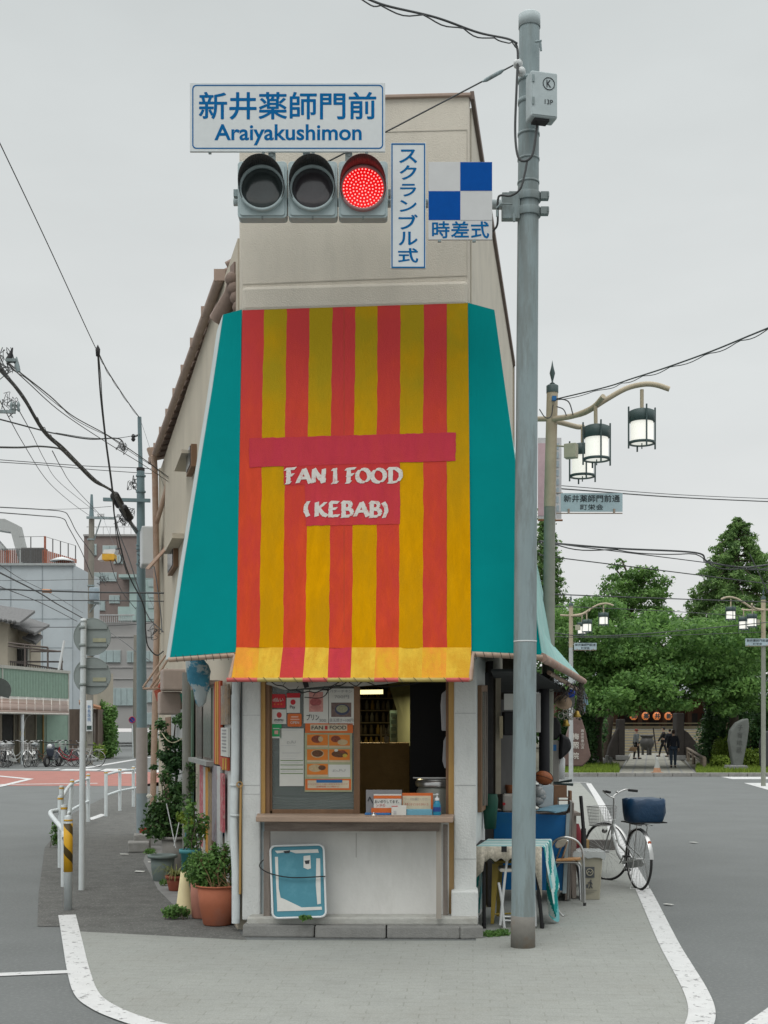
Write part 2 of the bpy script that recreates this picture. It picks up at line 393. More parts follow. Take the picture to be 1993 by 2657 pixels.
def stripe(name, px, w, z=.008, mt=paint, smooth=True):
 c = [G(x, y, 0) for x, y in px]
 if smooth: c = curve_pts(c, 8)
 m = MB(); vs = []
 for i, p in enumerate(c):
  t = (c[min(i + 1, len(c) - 1)] - c[max(i - 1, 0)]).normalized(); s = Vector((-t.y, t.x, 0)) * w / 2
  vs += [(p.x + s.x, p.y + s.y, z), (p.x - s.x, p.y - s.y, z)]
 m.add(vs, [(2 * i, 2 * i + 1, 2 * i + 3, 2 * i + 2) for i in range(len(c) - 1)])
 o = m.build(name, mt)
 if o.data.polygons[0].normal.z < 0: o.data.flip_normals()
 return struct(o)
sheet('paved_corner', [(205, 2418), (630, 2440), (1000, 2442), (1235, 2442), (1240, 2300), (1380, 2031), (1505, 2031), (1550, 2081), (1640, 2262), (1675, 2322),
 (1732, 2442), (1764, 2503), (1798, 2563), (1819, 2610), (1815, 2660), (1790, 2720), (1700, 2830), (600, 2790), (450, 2690), (380, 2662), (300, 2628), (235, 2588), (215, 2520), (200, 2460)], .004, paving)
sheet('footpath', [(97, 2405), (100, 2320), (116, 2200), (190, 2110), (290, 2060), (400, 2030), (470, 2030), (460, 2200), (560, 2350), (640, 2440), (205, 2418), (190, 2405)], .004, asphalt_old)
sheet('footpath_edge', [(470, 2200), (385, 2195), (372, 2235), (410, 2310), (450, 2350), (520, 2380), (560, 2330)], .007, concrete_dark)
stripe('edge_line', [(174, 2376), (187, 2440), (204, 2522), (226, 2582), (272, 2618), (345, 2648), (430, 2672), (560, 2700), (760, 2720)], .145)
stripe('side_line', [(-60, 2533), (180, 2523)], .11, .006)
stripe('edge_line', [(1527, 2033), (1559, 2085), (1600, 2175), (1641, 2258), (1675, 2322), (1732, 2442), (1766, 2503), (1800, 2563), (1820, 2615), (1815, 2660), (1780, 2710), (1690, 2760)], .15)
stripe('edge_line', [(1430, 2029), (1480, 2030), (1527, 2031)], .22, .009)
stripe('corner_line', [(1950, 2680), (2060, 2600)], .16)
sheet('red_pavement', [(-900, 2000), (60, 2000), (440, 2004), (450, 2040), (-900, 2037)], .004, red_road)
stripe('lane_line', [(-500, 2037), (20, 2036), (253, 2033)], .30, .008, smooth=False)
stripe('lane_line', [(-200, 1996), (0, 2014.5), (78, 2022)], .30, .010, smooth=False)
stripe('lane_line', [(-200, 2080), (0, 2041), (78, 2022)], .22, .012, smooth=False)
stripe('lane_line', [(-400, 1998), (210, 1997)], .35, .008, smooth=False)
stripe('lane_line', [(215, 1994), (352, 1971)], .35, .008, smooth=False)
stripe('lane_line', [(378, 1967), (480, 1954)], .35, .008, smooth=False)
for i, (x0, x1, y0, y1) in enumerate(((160, 258, 1996, 2000), (265, 322, 1995, 2001), (315, 356, 2004, 2008), (395, 440, 1998, 2005), (140, 150, 1994, 1998))):
 sheet('crossing_mark', [(x0 - 6, y1), (x0 + 10, y0), (x1 + 8, y0), (x1 - 8, y1)], .009, paint)
sheet('crossing_mark', [(1870, 2016), (2300, 2016), (2300, 2023), (1900, 2022)], .006, paint)
sheet('crossing_mark', [(1930, 2032), (2300, 2032), (2300, 2075), (1993, 2050)], .006, paint)
sheet('repair_patch', [(235, 2122), (278, 2114), (270, 2118), (242, 2128)], .008, paint)
sheet('footpath_mark', [(237, 2129), (275, 2115), (262, 2113), (232, 2124)], .010, paint)
# temple side: earth, path, kerb
sheet('temple_ground', [(1330, 2013), (3200, 2013), (2600, 1925), (1330, 1925)], .02, mat('earth', (.09, .085, .06), .95, .3, 3))
tp = sheet('temple_path', [(1606, 2012), (1806, 2012), (1760, 1970), (1755, 1948), (1640, 1948), (1634, 1970)], .05, mat('path_stone', (.24, .235, .20), .9, .15, .6, .2, 10))
m = MB()
for a, b in (((1606, 2012), (1640, 1950)), ((1640, 2012), (1660, 1950)), ((1672, 2012), (1680, 1950)), ((1705, 2012), (1700, 1950)), ((1738, 2012), (1718, 1950)), ((1772, 2012), (1737, 1950)), ((1806, 2012), (1757, 1950))):
 p, q = G(*a), G(*b); m.beam((p.x, p.y, .051), (q.x, q.y, .051), .07, .006)
for y in (2003, 1992, 1982, 1973, 1965):
 t = (2012 - y) / 62; x0 = 1606 + 34 * t; x1 = 1806 - 49 * t
 p, q = G(x0, y), G(x1, y); m.beam((p.x, p.y, .051), (q.x, q.y, .051), .05, .006)
struct(m.build('path_joints', concrete_dark))
m = MB()
for i in range(60):
 x = 4.0 + i * .62; m.box((x + .3, 42.3, .06), (.6, .25, .13))
struct(m.build('kerb', concrete, bev=.01))
# ================================================================ the corner shop
shop = thing('corner_shop', (0, 12, 0), 'narrow cream flatiron corner shop with white painted front below the striped awning', 'building')
FLx, FRx = -1.135, .67
def fz(py, px=900): return Fp(px, py).z
# front wall above the opening
m = MB(); fslab(m, [(620, 262), (1219, 246), (1221, 1715), (622, 1713)], 0, .14)
m.build('front_wall', stucco, shop, bev=.02)
m = MB(); fslab(m, [(627, 742), (1214, 726), (1213, 792), (627, 808)], .045, .06); m.build('plaster_band', stucco, shop, bev=.03)
m = MB(); fslab(m, [(616, 255), (1221, 239), (1221, 247), (616, 263)], .03, .2); m.build('coping', copper, shop, bev=.004)
m = MB()
fslab(m, [(630, 350), (1211, 335), (1211, 337.5), (630, 352.5)], .004, .01)
fslab(m, [(630, 736), (1211, 713), (1211, 715.5), (630, 738.5)], .004, .01)
fslab(m, [(1211, 335), (1213, 335), (1213, 720), (1211, 720)], .004, .01)
m.build('plaster_joint', mat('joint', (.46, .43, .37), .9), shop)
# side walls, rear and roof
def wall_slab(mb, p0, p1, z0, z1, out, th, z1b=None):
 a, b = Vector(p0), Vector(p1); z1b = z1 if z1b is None else z1b
 return mb.prism([(a.x, a.y, z0), (b.x, b.y, z0), (b.x, b.y, z1b), (a.x, a.y, z1)], -Vector(out) * th)
FLp, BLp = Vector((-1.135, 10.0, 0)), Vector((-3.38, 19.2, 0))
FRp, BRp = Vector((.67, 9.9, 0)), Vector((1.745, 17.2, 0))
rw_dir = (BRp - FRp).normalized(); rw_out = Vector((rw_dir.y, -rw_dir.x, 0))
def along(a, b, t): return a + (b - a) * t
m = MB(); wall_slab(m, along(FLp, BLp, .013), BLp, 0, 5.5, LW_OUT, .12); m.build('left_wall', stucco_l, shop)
m = MB()
wall_slab(m, along(FRp, BRp, .02), BRp, 2.2, 6.5, rw_out, .12)
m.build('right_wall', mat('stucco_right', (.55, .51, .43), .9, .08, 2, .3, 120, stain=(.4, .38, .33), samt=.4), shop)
m = MB(); wall_slab(m, along(FRp, BRp, 0.0), along(FRp, BRp, 1.002), 6.5, 6.56, rw_out, -.03); wall_slab(m, along(FRp, BRp, 1.0), along(FRp, BRp, 1.004), 2.2, 6.5, rw_out, -.02)
m.build('roof_edge_trim', mat('trim_brown', (.16, .12, .10), .7, .1), shop)
m = MB(); wall_slab(m, BLp, BRp, 0, 5.5, (0, 1, 0), .12, 6.45); m.build('rear_wall', stucco_l, shop)
# tiled lean-to roof falling to the left eave
m = MB()
e0 = Vector((-1.36, 11.0, 5.57)); EV = Vector((-.2487, .9686, .008)); e1 = e0 + EV * 8.2
for i in range(41):
 a = e0 + EV * (i * .2); b = a + EV * .19
 tr0 = Vector((a.x + 1.7 + (a.y - 11) * .35, a.y, a.z + .95)); tr1 = Vector((b.x + 1.7 + (b.y - 11) * .35, b.y, b.z + .95))
 h = .022 * (i % 2)
 m.add([a + UP * h, b + UP * (h + .02), tr1 + UP * h, tr0 + UP * h, a + UP * (h - .05), b + UP * (h - .05), tr1 + UP * (h - .05), tr0 + UP * (h - .05)],
          [(0, 1, 2, 3), (7, 6, 5, 4), (0, 4, 5, 1), (1, 5, 6, 2), (2, 6, 7, 3), (3, 7, 4, 0)])
 m.tube([a + UP * .03, a + (tr0 - a) * .5 + UP * .03], .035, 6)
roof = m.build('roof', roof_tile, shop)
m = MB(); q0 = e0 + Vector((-.06, 0, -.07)); q1 = e1 + Vector((-.06, 0, -.07)); m.tube([q0, q1], .045, 8)
for i in range(9): m.box(q0 + (q1 - q0) * (i / 8) + Vector((0, 0, .02)), (.10, .025, .10))
m.build('gutter', copper, shop)
m = MB(); rc = Fp(592, 716, -.25)
m.tube([rc + Vector((-.12, .2, -.3)), rc + Vector((.02, .1, -.12)), rc + Vector((.06, .05, .0))], .07, 8)
for k in range(4): m.sphere(rc + Vector((.03 + .02 * k, .02, -.02 - .075 * k)), .06, 8, 6)
m.box(rc + Vector((.05, .05, .06)), (.05, .12, .1), .4)
m.build('ridge_end_tile', roof_tile, shop)
m = MB(); dp = Lp(424, 1190) + LW_OUT * .12
m.tube([dp + Vector((.0, -.1, .02)), dp + Vector((0, 0, -.25)), Vector((dp.x + .03, dp.y, 3.2)), Vector((dp.x - .04, dp.y, 0.1))], .045, 8)
m.tube([dp + Vector((.25, -.3, -.1)), dp + Vector((.22, -.3, -.5)), dp + Vector((.02, 0, -.95))], .035, 8)
m.lathe([(.03, 0), (.1, .2), (.1, .22)], dp + Vector((-.02, 0, -.08)), 8)
m.build('downpipe', brown_pipe, shop)
# left wall fittings
def on_left(mb, x0, y0, x1, y1, th=.05, off=.0):     # block on the side wall between two places seen on it
 a0 = Lp(x0, y0); a1 = Lp(x1, y1)
 z0, z1 = a0.z, HC - (y1 - HY) / FPX * a0.y
 return mb.prism([Vector((a0.x, a0.y, z0)) + LW_OUT * off, Vector((a1.x, a1.y, z0)) + LW_OUT * off, Vector((a1.x, a1.y, z1)) + LW_OUT * off, Vector((a0.x, a0.y, z1)) + LW_OUT * off], LW_OUT * th)
for (x0, y0, x1, y1) in ((511, 1152, 498, 1210), (463, 1405, 447, 1470)):
 m = MB(); on_left(m, x0, y0, x1, y1, .06); w = m.build('window', wood_brown, shop)
 m = MB(); on_left(m, x0 - 1.5, y0 + 5, x1 + 1.5, y1 - 4, .02, .05); m.build('pane', mat('window_dark', (.05, .06, .065), .15, .1, spec=.6), w)
m = MB(); on_left(m, 505, 1168, 484, 1177, .14); m.build('window_hood', stucco_l, shop)
m = MB(); on_left(m, 478, 1384, 454, 1397, .14); m.build('window_hood', stucco_l, shop)
m = MB()
for k in range(5):
 a = Lp(450 + 2 * k, 1408) + LW_OUT * .05; m.tube([a, a + LW_OUT * .3 + UP * -.35], .01, 5)
m.build('drying_rack', brown_pipe, shop)
acb = MB(); c = Lp(421, 1422) + LW_OUT * .2; acb.box(c, (.22, .5, .56), .24)
tag(acb.build('meter_cabinet', white_plastic, bev=.02), 'white wall cabinet high on the left side of the shop beside the downpipe', 'cabinet')
# lower front: pillars, step, kerb stones
for nm, x0, x1 in (('pillar', 628, 676), ('pillar', 1178, 1236)):
 m = MB(); frect(m, x0, 1710, x1, 2388, .0 if x0 > 1000 else .002, .16); m.build(nm, white_wall, shop, bev=.012)
m = MB(); frect(m, 1171, 2312, 1241, 2397, .10, .26); m.build('pillar_base', white_wall, shop, bev=.012)
m = MB()
for y in (1850, 2037, 2228): frect(m, 1180, y, 1235, y + 1.5, .003, .004)
for y in (1855, 2037, 2060): frect(m, 630, y, 674, y + 1.5, .004, .004)
m.build('pillar_joint', mat('joint_white', (.40, .41, .41)), shop)
m = MB(); fslab(m, [(640, 2380), (1240, 2380), (1240, 2402), (640, 2402)], .16, .4); m.build('sill_step', mat('worn_sill', (.42, .42, .39), .9, .15, 8, .5, 60, stain=(.25, .23, .2), samt=.7), shop, bev=.015)
# window frame
m = MB()
frect(m, 675, 1712, 688, 2118, -.02, .1); m.build('side_trim', wood_ochre, shop)
m = MB(); frect(m, 1164, 1712, 1179, 2390, -.02, .1); m.build('side_trim', wood_ochre, shop)
m = MB(); frect(m, 672, 2118, 690, 2388, -.03, .08); m.build('side_panel', mat('blue_stained', (.42, .47, .48), .8, .2, 5, stain=(.12, .25, .32), samt=.7), shop)
m = MB()
frect(m, 688, 1712, 700, 2118, -.04, .06); frect(m, 1157, 1712, 1165, 2118, -.05, .06); frect(m, 700, 1712, 1157, 1742, -.05, .06)
m.build('window_frame', wood_brown, shop, bev=.004)
m = MB(); frect(m, 700, 1742, 706, 2104, -.07, .03); frect(m, 918, 1742, 934, 2117, -.07, .035); frect(m, 706, 2100, 918, 2117, -.07, .03); frect(m, 706, 1742, 918, 1756, -.07, .03)
sash = m.build('sliding_sash', wood_brown, shop, bev=.003)
m = MB(); frect(m, 706, 1756, 918, 2100, -.082, .005); m.build('pane', glassmat('shop_glass', (.22, .26, .25), .38), sash)
# wall below the window
m = MB(); frect(m, 690, 2133, 1165, 2385, -.01, .08); m.build('lower_wall', white_panel, shop)
m = MB(); frect(m, 923, 2162, 926, 2225, -.008, .004)
m.build('scuff', mat('scuff', (.50, .49, .465), .8, .1), shop)
# interior
room = MB()
p = [Fp(628, 2388, -.3), Fp(1236, 2388, -.3)]
room.mat(0).box((-.25, 12.4, 2.45), (2.6, 4.2, .04))
room.build('ceiling', mat('room_ceiling', (.16, .15, .12), .9), shop)
m = MB(); m.box((-.2, 14.6, 1.3), (3.4, .05, 2.4)); m.build('back_partition', mat('room_back', (.05, .042, .03), .9, .5, 12), shop)
m = MB(); drect(m, 932, 1928, 1062, 2150, 11.2, .5); m.build('kitchen_counter', mat('room_counter', (.26, .16, .055), .8, .15, 12, .3, 60), shop)
m = MB(); m.prism([P(985, 1700, 12.6), P(1068, 1700, 12.2), P(1068, 1935, 12.2), P(1032, 1935, 12.6), P(1030, 1845, 12.6)], (.02, .12, 0)); m.build('stair_side', mat('room_green', (.17, .18, .11), .85, .1), shop)
m = MB(); drect(m, 1012, 1843, 1031, 1926, 12.0, .01)
for k in range(4): m.mat(1); drect(m, 1014, 1850 + 18 * k, 1028, 1860 + 18 * k, 11.995, .004)
tag(m.build('wall_calendar', [mat('pale_green', (.25, .36, .30)), mat('calendar_ink', (.1, .16, .13))]), 'pale green vertical notice on the wall inside the shop', 'notice')
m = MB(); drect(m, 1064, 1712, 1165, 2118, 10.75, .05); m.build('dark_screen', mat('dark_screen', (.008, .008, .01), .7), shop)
m = MB(); m.tube([P(934, 1796, 12.0), P(994, 1795, 12.0)], .021, 10); tag(m.build('strip_light', emis('lamp_yellow', (1, .86, .42), 1.6)), 'lit yellow strip lamp under the ceiling inside the shop', 'lamp')
lg = bpy.data.objects.new('strip_lamp_light', bpy.data.lights.new('strip_lamp_light', 'AREA')); COL.objects.link(lg)
lg.data.shape = 'RECTANGLE'; lg.data.size = .25; lg.data.size_y = .05; lg.data.energy = 9; lg.data.color = (1, .85, .5); lg.location = P(964, 1803, 12.0)
# shelf goods in the kitchen
m = MB(); rr = random.Random(4)
for r_ in range(5):
 m.mat(0).box((-.1, 13.6, 2.05 - r_ * .13), (.9, .2, .012))
 for k in range(14):
  m.mat(1 + rr.randrange(3)).lathe([(0, 0), (.022, 0), (.022, .06), (.012, .08), (.012, .1)], (-.5 + k * .06 + rr.random() * .02, 13.55, 1.93 - r_ * .13), 6)
tag(m.build('spice_shelf', [mat('shelf_metal', (.2, .17, .1)), mat('jar_a', (.30, .20, .05)), mat('jar_b', (.12, .10, .06)), mat('jar_c', (.2, .2, .16))]), 'dim shelves of small jars at the back of the kitchen', 'shelf')
for k, (x, h, w) in enumerate(((989, 46, 3), (1001, 38, 3), (1003, 20, 8))):
 m = MB(); c = P(x, 1927, 11.35); m.lathe([(0, 0), (.012 * w / 4, 0), (.012 * w / 4, h * .0025), (.005, h * .003), (.005, h * .0034)], c, 8)
 tag(m.build('bottle', mat('bottle_%d' % k, ((.3, .25, .12), (.25, .22, .14), (.3, .28, .2))[k])), ('tall thin bottle on the brown kitchen counter', 'slim bottle right of the tallest one on the kitchen counter', 'short wide jar at the right end of the kitchen counter')[k], 'bottle', 'bottles on the kitchen counter')
# hanging garment bags inside the right jamb
for k, pts in enumerate((((1146, 1800), (1160, 1788), (1164, 1790), (1164, 1896), (1146, 1896), (1143, 1830)), ((1151, 1922), (1160, 1905), (1164, 1903), (1164, 1992), (1154, 1994), (1148, 1975)))):
 m = MB(); fslab(m, pts, -.14, .06)
 tag(m.build('hanging_bag', mat('bag_white', (.40, .40, .42), .6, .15), bev=.012), ('pale plastic bag hanging high at the right side of the serving window', 'pale plastic bag hanging below another at the right side of the serving window')[k], 'bag', 'bags hanging by the window')
# warming pot
wp = thing('cooking_machine', Fp(1130, 2110, -.3), 'steel lidded food warmer inside the right end of the serving window', 'food warmer')
m = MB(); c = Fp(1135, 2110, -.42); m.lathe([(.16, 0), (.17, .18), (.15, .22)], c, 20); m.build('body', mat('steel_dull', (.34, .35, .31), .45, .1, metal=.3), wp)
m = MB(); m.lathe([(.175, .22), (.18, .25), (.16, .28), (0, .29)], c, 20); m.tube([c + Vector((-.2, -.1, .29)), c + Vector((.15, -.12, .29))], .008, 6); m.build('lid', chrome, wp)
# kerb stones in front
for i, (x0, x1) in enumerate(((629, 815), (817, 1001), (1004, 1194), (1196, 1255))):
 m = MB(); yb = (2432, 2435, 2436, 2438)[i]
 a0, a1 = G(x0, yb), G(x1, yb + (1 if i < 3 else -2)); n = Vector((a1.y - a0.y, -(a1.x - a0.x), 0)).normalized()
 m.prism([(a0.x, a0.y, .0), (a1.x, a1.y, .0), (a1.x, a1.y + .02, .092), (a0.x, a0.y + .02, .092)], -n * .3)
 o = tag(m.build('kerb_stone', mat('kerb_grey', (.20, .20, .19), .9, .15, 9, .5, 80, stain=(.13, .13, .12), sscale=4, samt=.6), bev=.012), ('grey kerb stone below the left pillar of the shop front', 'grey kerb stone under the leaning blue board, second from the left', 'long grey kerb stone under the middle of the white shop front panel', 'short grey kerb stone below the right pillar')[i], 'kerb stone', 'kerb stones along the shop front')
# serving counter
ct = thing('serving_counter', Fp(920, 2385, .1), 'weathered wooden serving counter shelf under the shop window', 'counter')
m = MB()
a = [Fp(664, 2120, .33), Fp(1176, 2124, .33), Fp(1178, 2118, -.02), Fp(668, 2114, -.02)]; zt = 1.6 - (2119 - 1890) / 3300 * 9.63
m.prism([(q.x, q.y, zt) for q in a], (0, 0, -.042)); m.build('board', wood_top, ct, bev=.006)
m = MB(); frect(m, 686, 2131, 1140, 2157, .24, .03); m.build('apron', mat('wood_apron', (.21, .175, .15), .85, .3, 9, .5, 60, stretch=(.12, 1, 1), stain=(.08, .055, .045), sscale=5, samt=.8, stthr=(.48, .62)), ct)
m = MB(); frect(m, 684, 2157, 700, 2378, .10, .04); m.build('leg', wood_grey, ct)
m = MB(); frect(m, 1132, 2131, 1145, 2384, .22, .035); m.build('leg', mat('wood_pale', (.36, .33, .29), .8, .15, 14, stretch=(1, 1, .1), stain=(.2, .15, .11), samt=.4), ct)
m = MB(); frect(m, 1150, 2140, 1162, 2380, .06, .03); m.build('leg', wood_grey, ct)
# awning -----------------------------------------------------------------
aw = thing('striped_awning', Fp(918, 800, .1), 'tall shop awning with painted red and yellow stripes and teal side panels', 'awning')
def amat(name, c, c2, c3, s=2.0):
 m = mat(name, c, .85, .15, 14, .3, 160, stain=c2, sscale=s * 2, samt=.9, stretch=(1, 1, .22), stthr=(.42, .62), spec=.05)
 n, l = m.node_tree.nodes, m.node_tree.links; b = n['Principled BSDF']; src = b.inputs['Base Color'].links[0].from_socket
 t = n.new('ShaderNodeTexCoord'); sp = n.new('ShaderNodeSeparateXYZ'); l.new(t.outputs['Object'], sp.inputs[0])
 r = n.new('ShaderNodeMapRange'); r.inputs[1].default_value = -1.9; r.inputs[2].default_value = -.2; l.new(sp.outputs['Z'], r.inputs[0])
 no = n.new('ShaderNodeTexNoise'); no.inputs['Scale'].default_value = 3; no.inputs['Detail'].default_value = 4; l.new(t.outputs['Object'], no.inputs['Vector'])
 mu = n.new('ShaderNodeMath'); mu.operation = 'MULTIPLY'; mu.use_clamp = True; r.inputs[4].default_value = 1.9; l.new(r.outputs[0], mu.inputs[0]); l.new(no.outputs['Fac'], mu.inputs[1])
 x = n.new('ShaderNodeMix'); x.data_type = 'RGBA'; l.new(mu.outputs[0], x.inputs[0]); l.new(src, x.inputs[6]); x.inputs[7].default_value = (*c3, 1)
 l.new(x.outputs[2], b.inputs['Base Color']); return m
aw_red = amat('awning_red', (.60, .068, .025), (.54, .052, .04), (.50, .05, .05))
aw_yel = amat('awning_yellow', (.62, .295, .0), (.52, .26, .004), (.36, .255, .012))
aw_rose = amat('awning_rose', (.50, .045, .06), (.54, .058, .045), (.46, .04, .07))
aw_rose2 = amat('awning_rose_faded', (.54, .05, .04), (.50, .04, .055), (.46, .04, .05))
aw_org = amat('awning_orange', (.72, .29, .04), (.70, .40, .03), (.6, .22, .03), 4)
aw_yel2 = amat('awning_valance_yellow', (.70, .45, .05), (.62, .33, .03), (.5, .3, .03), 5)
TB = [397, 487, 580, 675, 770, 865, 957, 1052, 1148, 1243, 1330]
BB = [372, 467, 565, 658, 755, 850, 950, 1045, 1143, 1243, 1345]
VB = [352, 460, 550, 647, 750, 845, 943, 1043, 1140, 1240, 1338]
zx = lambda v: 380 + v * .6269
zy = lambda v: 780 + v * .6269
def awoff(px, py):   # how far the canvas stands off the wall
 s = (px - zx(385)) / (zx(1338) - zx(385)); top = 805 - 19 * s; t = min(max((py - top) / (1681 + 2 * s - top), 0), 1)
 return .04 + .40 * t - .035 * math.sin(math.pi * t) + .010 * math.sin(s * 19) * t + .022 * noise.noise(Vector((s * 5, t * 2.2, 3))) * math.sin(math.pi * t)
def at(s, t):        # place on the sloping canvas, s across, t down
 top = 805 + (786 - 805) * s; bot = 1680 + 3 * s; py = top + (bot - top) * t
 i = min(int(s * 10), 9); f = s * 10 - i
 a = zx(TB[i] + (TB[i + 1] - TB[i]) * f); b = zx(BB[i] + (BB[i + 1] - BB[i]) * f)
 px = a + (b - a) * t + (2.2 * noise.noise(Vector((round(s * 10) * 3.3, t * 26, 0))) + 1.5 * noise.noise(Vector((round(s * 10) * 3.3, t * 7, 5)))) * (0.001 < s < .999) * (abs(s * 10 - round(s * 10)) < .01)
 return Fp(px, py, awoff(px, py))
m = MB(); NT = 60
for i in range(10):
 m.mat(i % 2)
 for j in range(4):
  for k in range(NT):
   t0, t1 = k / NT, (k + 1) / NT; s0, s1 = (i + j / 4) / 10, (i + (j + 1) / 4) / 10
   m.add([at(s0, t1), at(s1, t1), at(s1, t0), at(s0, t0)], [(0, 1, 2, 3)], True)
fr = m.build('front_canvas', [aw_red, aw_yel], aw)
def onaw(px, py, off=.006): return Fp(px, py, awoff(px, py) + off)
def patch(mb, a, b, c, d, off, n=60, k=10):     # painted patch following the canvas
 for i in range(n):
  for j in range(k):
   def q(u, v):
    x = (a[0] * (1 - u) + b[0] * u) * (1 - v) + (d[0] * (1 - u) + c[0] * u) * v; y = (a[1] * (1 - u) + b[1] * u) * (1 - v) + (d[1] * (1 - u) + c[1] * u) * v
    ed = (u in (0, 1)) or (v in (0, 1)); e = (1.6 * noise.noise(Vector((x * .06, y * .06, off * 99)))) * ed
    return onaw(zx(x) + e, zy(y) + e, off)
   u0, u1, v0, v1 = i / n, (i + 1) / n, j / k, (j + 1) / k
   mb.quad(q(u0, v1), q(u1, v1), q(u1, v0), q(u0, v0))
m = MB(); patch(m, (425, 570), (1280, 545), (1280, 663), (425, 690), .0035); m.build('painted_band', aw_rose, fr)
m = MB(); patch(m, (568, 678), (1050, 668), (1050, 762), (568, 762), .002); m.build('painted_band', aw_rose2, fr)
m = MB(); patch(m, (655, 755), (1050, 755), (1050, 925), (660, 932), .0027); m.build('painted_band', aw_rose, fr)
rr = random.Random(6)
for x in (425, 700, 960, 1130): pass
m = MB()
for k in range(2):
 x = (818, 1243)[k]; m.tube([onaw(zx(x) , y, .0005) for y in range(800, 1680, 40)], .0012, 4)
m.build('seam', mat('seam_line', (.30, .10, .03)), fr)
GL = {'F': [[(.28, 0), (.32, 1)], [(.0, .93), (.95, 1)], [(.12, .5), (.75, .56)], [(.05, 0), (.5, .03)]], 'A': [[(.02, 0), (.52, 1)], [(.5, 1), (.98, 0)], [(.12, .33), (.8, .38)]],
 'N': [[(.1, 0), (.16, 1)], [(.12, 1), (.86, .02)], [(.86, 0), (.9, 1)]], '1': [[(.2, .82), (.5, 1), (.5, 0)], [(.1, 0), (.9, .02)]],
 'O': [[(.5 + .46 * math.cos(R(q)), .5 + .5 * math.sin(R(q))) for q in range(0, 361, 24)]], 'D': [[(.22, 0), (.22, 1)], [(.0, .98), (.6, 1), (.93, .75), (.95, .4), (.75, .08), (.4, .0), (.05, .02)]],
 'K': [[(.2, 0), (.22, 1)], [(.9, 1), (.25, .48)], [(.35, .55), (.7, .15), (1, .02)]], 'E': [[(.15, 1), (.9, .97)], [(.25, 1), (.2, 0)], [(.1, 0), (.95, .04)], [(.2, .5), (.75, .55)]],
 'B': [[(.2, 0), (.22, 1)], [(.05, 1), (.7, .97), (.8, .75), (.6, .55), (.25, .52)], [(.3, .53), (.8, .48), (.92, .25), (.75, .03), (.05, .0)]],
 '(': [[(.9, 1.05), (.4, .75), (.3, .4), (.8, -.05)]], ')': [[(.1, 1.05), (.6, .75), (.7, .4), (.2, -.05)]]}
lwm = mat('letter_white', (.60, .58, .54), .8, .12, 40, stain=(.5, .2, .18), sscale=22, samt=.55, stthr=(.55, .63))
for chh, x0, x1, y0, y1 in (('F', 574, 620, 694, 755), ('A', 624, 680, 696, 755), ('N', 686, 740, 696, 754), ('1', 766, 796, 694, 753), ('F', 824, 868, 694, 752), ('O', 870, 925, 697, 752), ('O', 932, 990, 697, 752), ('D', 998, 1056, 694, 752),
  ('(', 652, 674, 833, 890), ('K', 694, 748, 834, 893), ('E', 752, 800, 834, 892), ('B', 806, 856, 833, 893), ('A', 862, 918, 834, 893), ('B', 922, 972, 834, 894), (')', 978, 1000, 838, 896)):
 m = MB(); k = 0
 for st in GL[chh]:
  st = [(x0 + (x1 - x0) * u, y1 - (y1 - y0) * v) for u, v in st]; L2 = []
  for (ax, ay), (bx, by) in zip(st, st[1:]):
   n_ = max(1, int(math.hypot(bx - ax, by - ay) / 8)); L2 += [(ax + (bx - ax) * q / n_, ay + (by - ay) * q / n_) for q in range(n_)]
  L2.append(st[-1])
  for (ax, ay), (bx, by) in zip(L2, L2[1:]):
   l_ = math.hypot(bx - ax, by - ay) or 1; qx, qy = -(by - ay) / l_ * 3.4, (bx - ax) / l_ * 3.4; nx_, ny_ = 5.6, -2.6
   if qx * nx_ + qy * ny_ < 0: qx, qy = -qx, -qy
   nx_ += qx; ny_ += qy; w = 1 + .25 * noise.noise(Vector((ax * .2, ay * .2, 0)))
   cs = [(ax - nx_ * w, ay - ny_ * w), (ax + nx_ * w, ay + ny_ * w), (bx + nx_ * w, by + ny_ * w), (bx - nx_ * w, by - ny_ * w)]
   m.add([onaw(zx(px), zy(py), .005 + k * .00005) for px, py in cs], [(0, 1, 2, 3)]); k += 1
 m.build('painted_letter', lwm, fr)
# valance
m = MB(); vc = [1, 1, 2, 1, 2, 1, 0, 1, 0, 1]; vc[0] = 0
def vt(i, t):
 a = zx(BB[i]); b = zx(VB[i]); py = 1680 + (1760 - 1680) * t
 return Fp(a + (b - a) * t, py, .445 + .10 * t + .008 * math.sin(i * 2.3) * t)
for i in range(10):
 for k in range(6): m.mat(vc[i]); m.quad(vt(i, (k + 1) / 6), vt(i + 1, (k + 1) / 6), vt(i + 1, k / 6), vt(i, k / 6))
va = m.build('valance', [aw_org, aw_yel2, aw_rose], aw); va.modifiers.new('s', 'SOLIDIFY').thickness = .005
m = MB()
for i in range(10):
 m.mat((0, 1)[(i % 3) != 0]); a, b = Fp(zx(VB[i]) - (12 if i == 0 else 0), 1764, .55), Fp(zx(VB[i + 1]), 1764, .55); m.tube([a, b], .016, 8)
m.build('valance_pipe', [mat('pipe_red', (.5, .10, .09), .6), mat('pipe_yellow', (.42, .33, .1), .6)], aw)
m = MB(); rr = random.Random(3)
for i in range(16):
 x = 605 + i * 39; m.tube([Fp(x, 1757, .566), Fp(x + 6, 1764, .57), Fp(x + 12, 1772, .566)], .0022, 4)
m.build('lacing_cord', dark, aw)
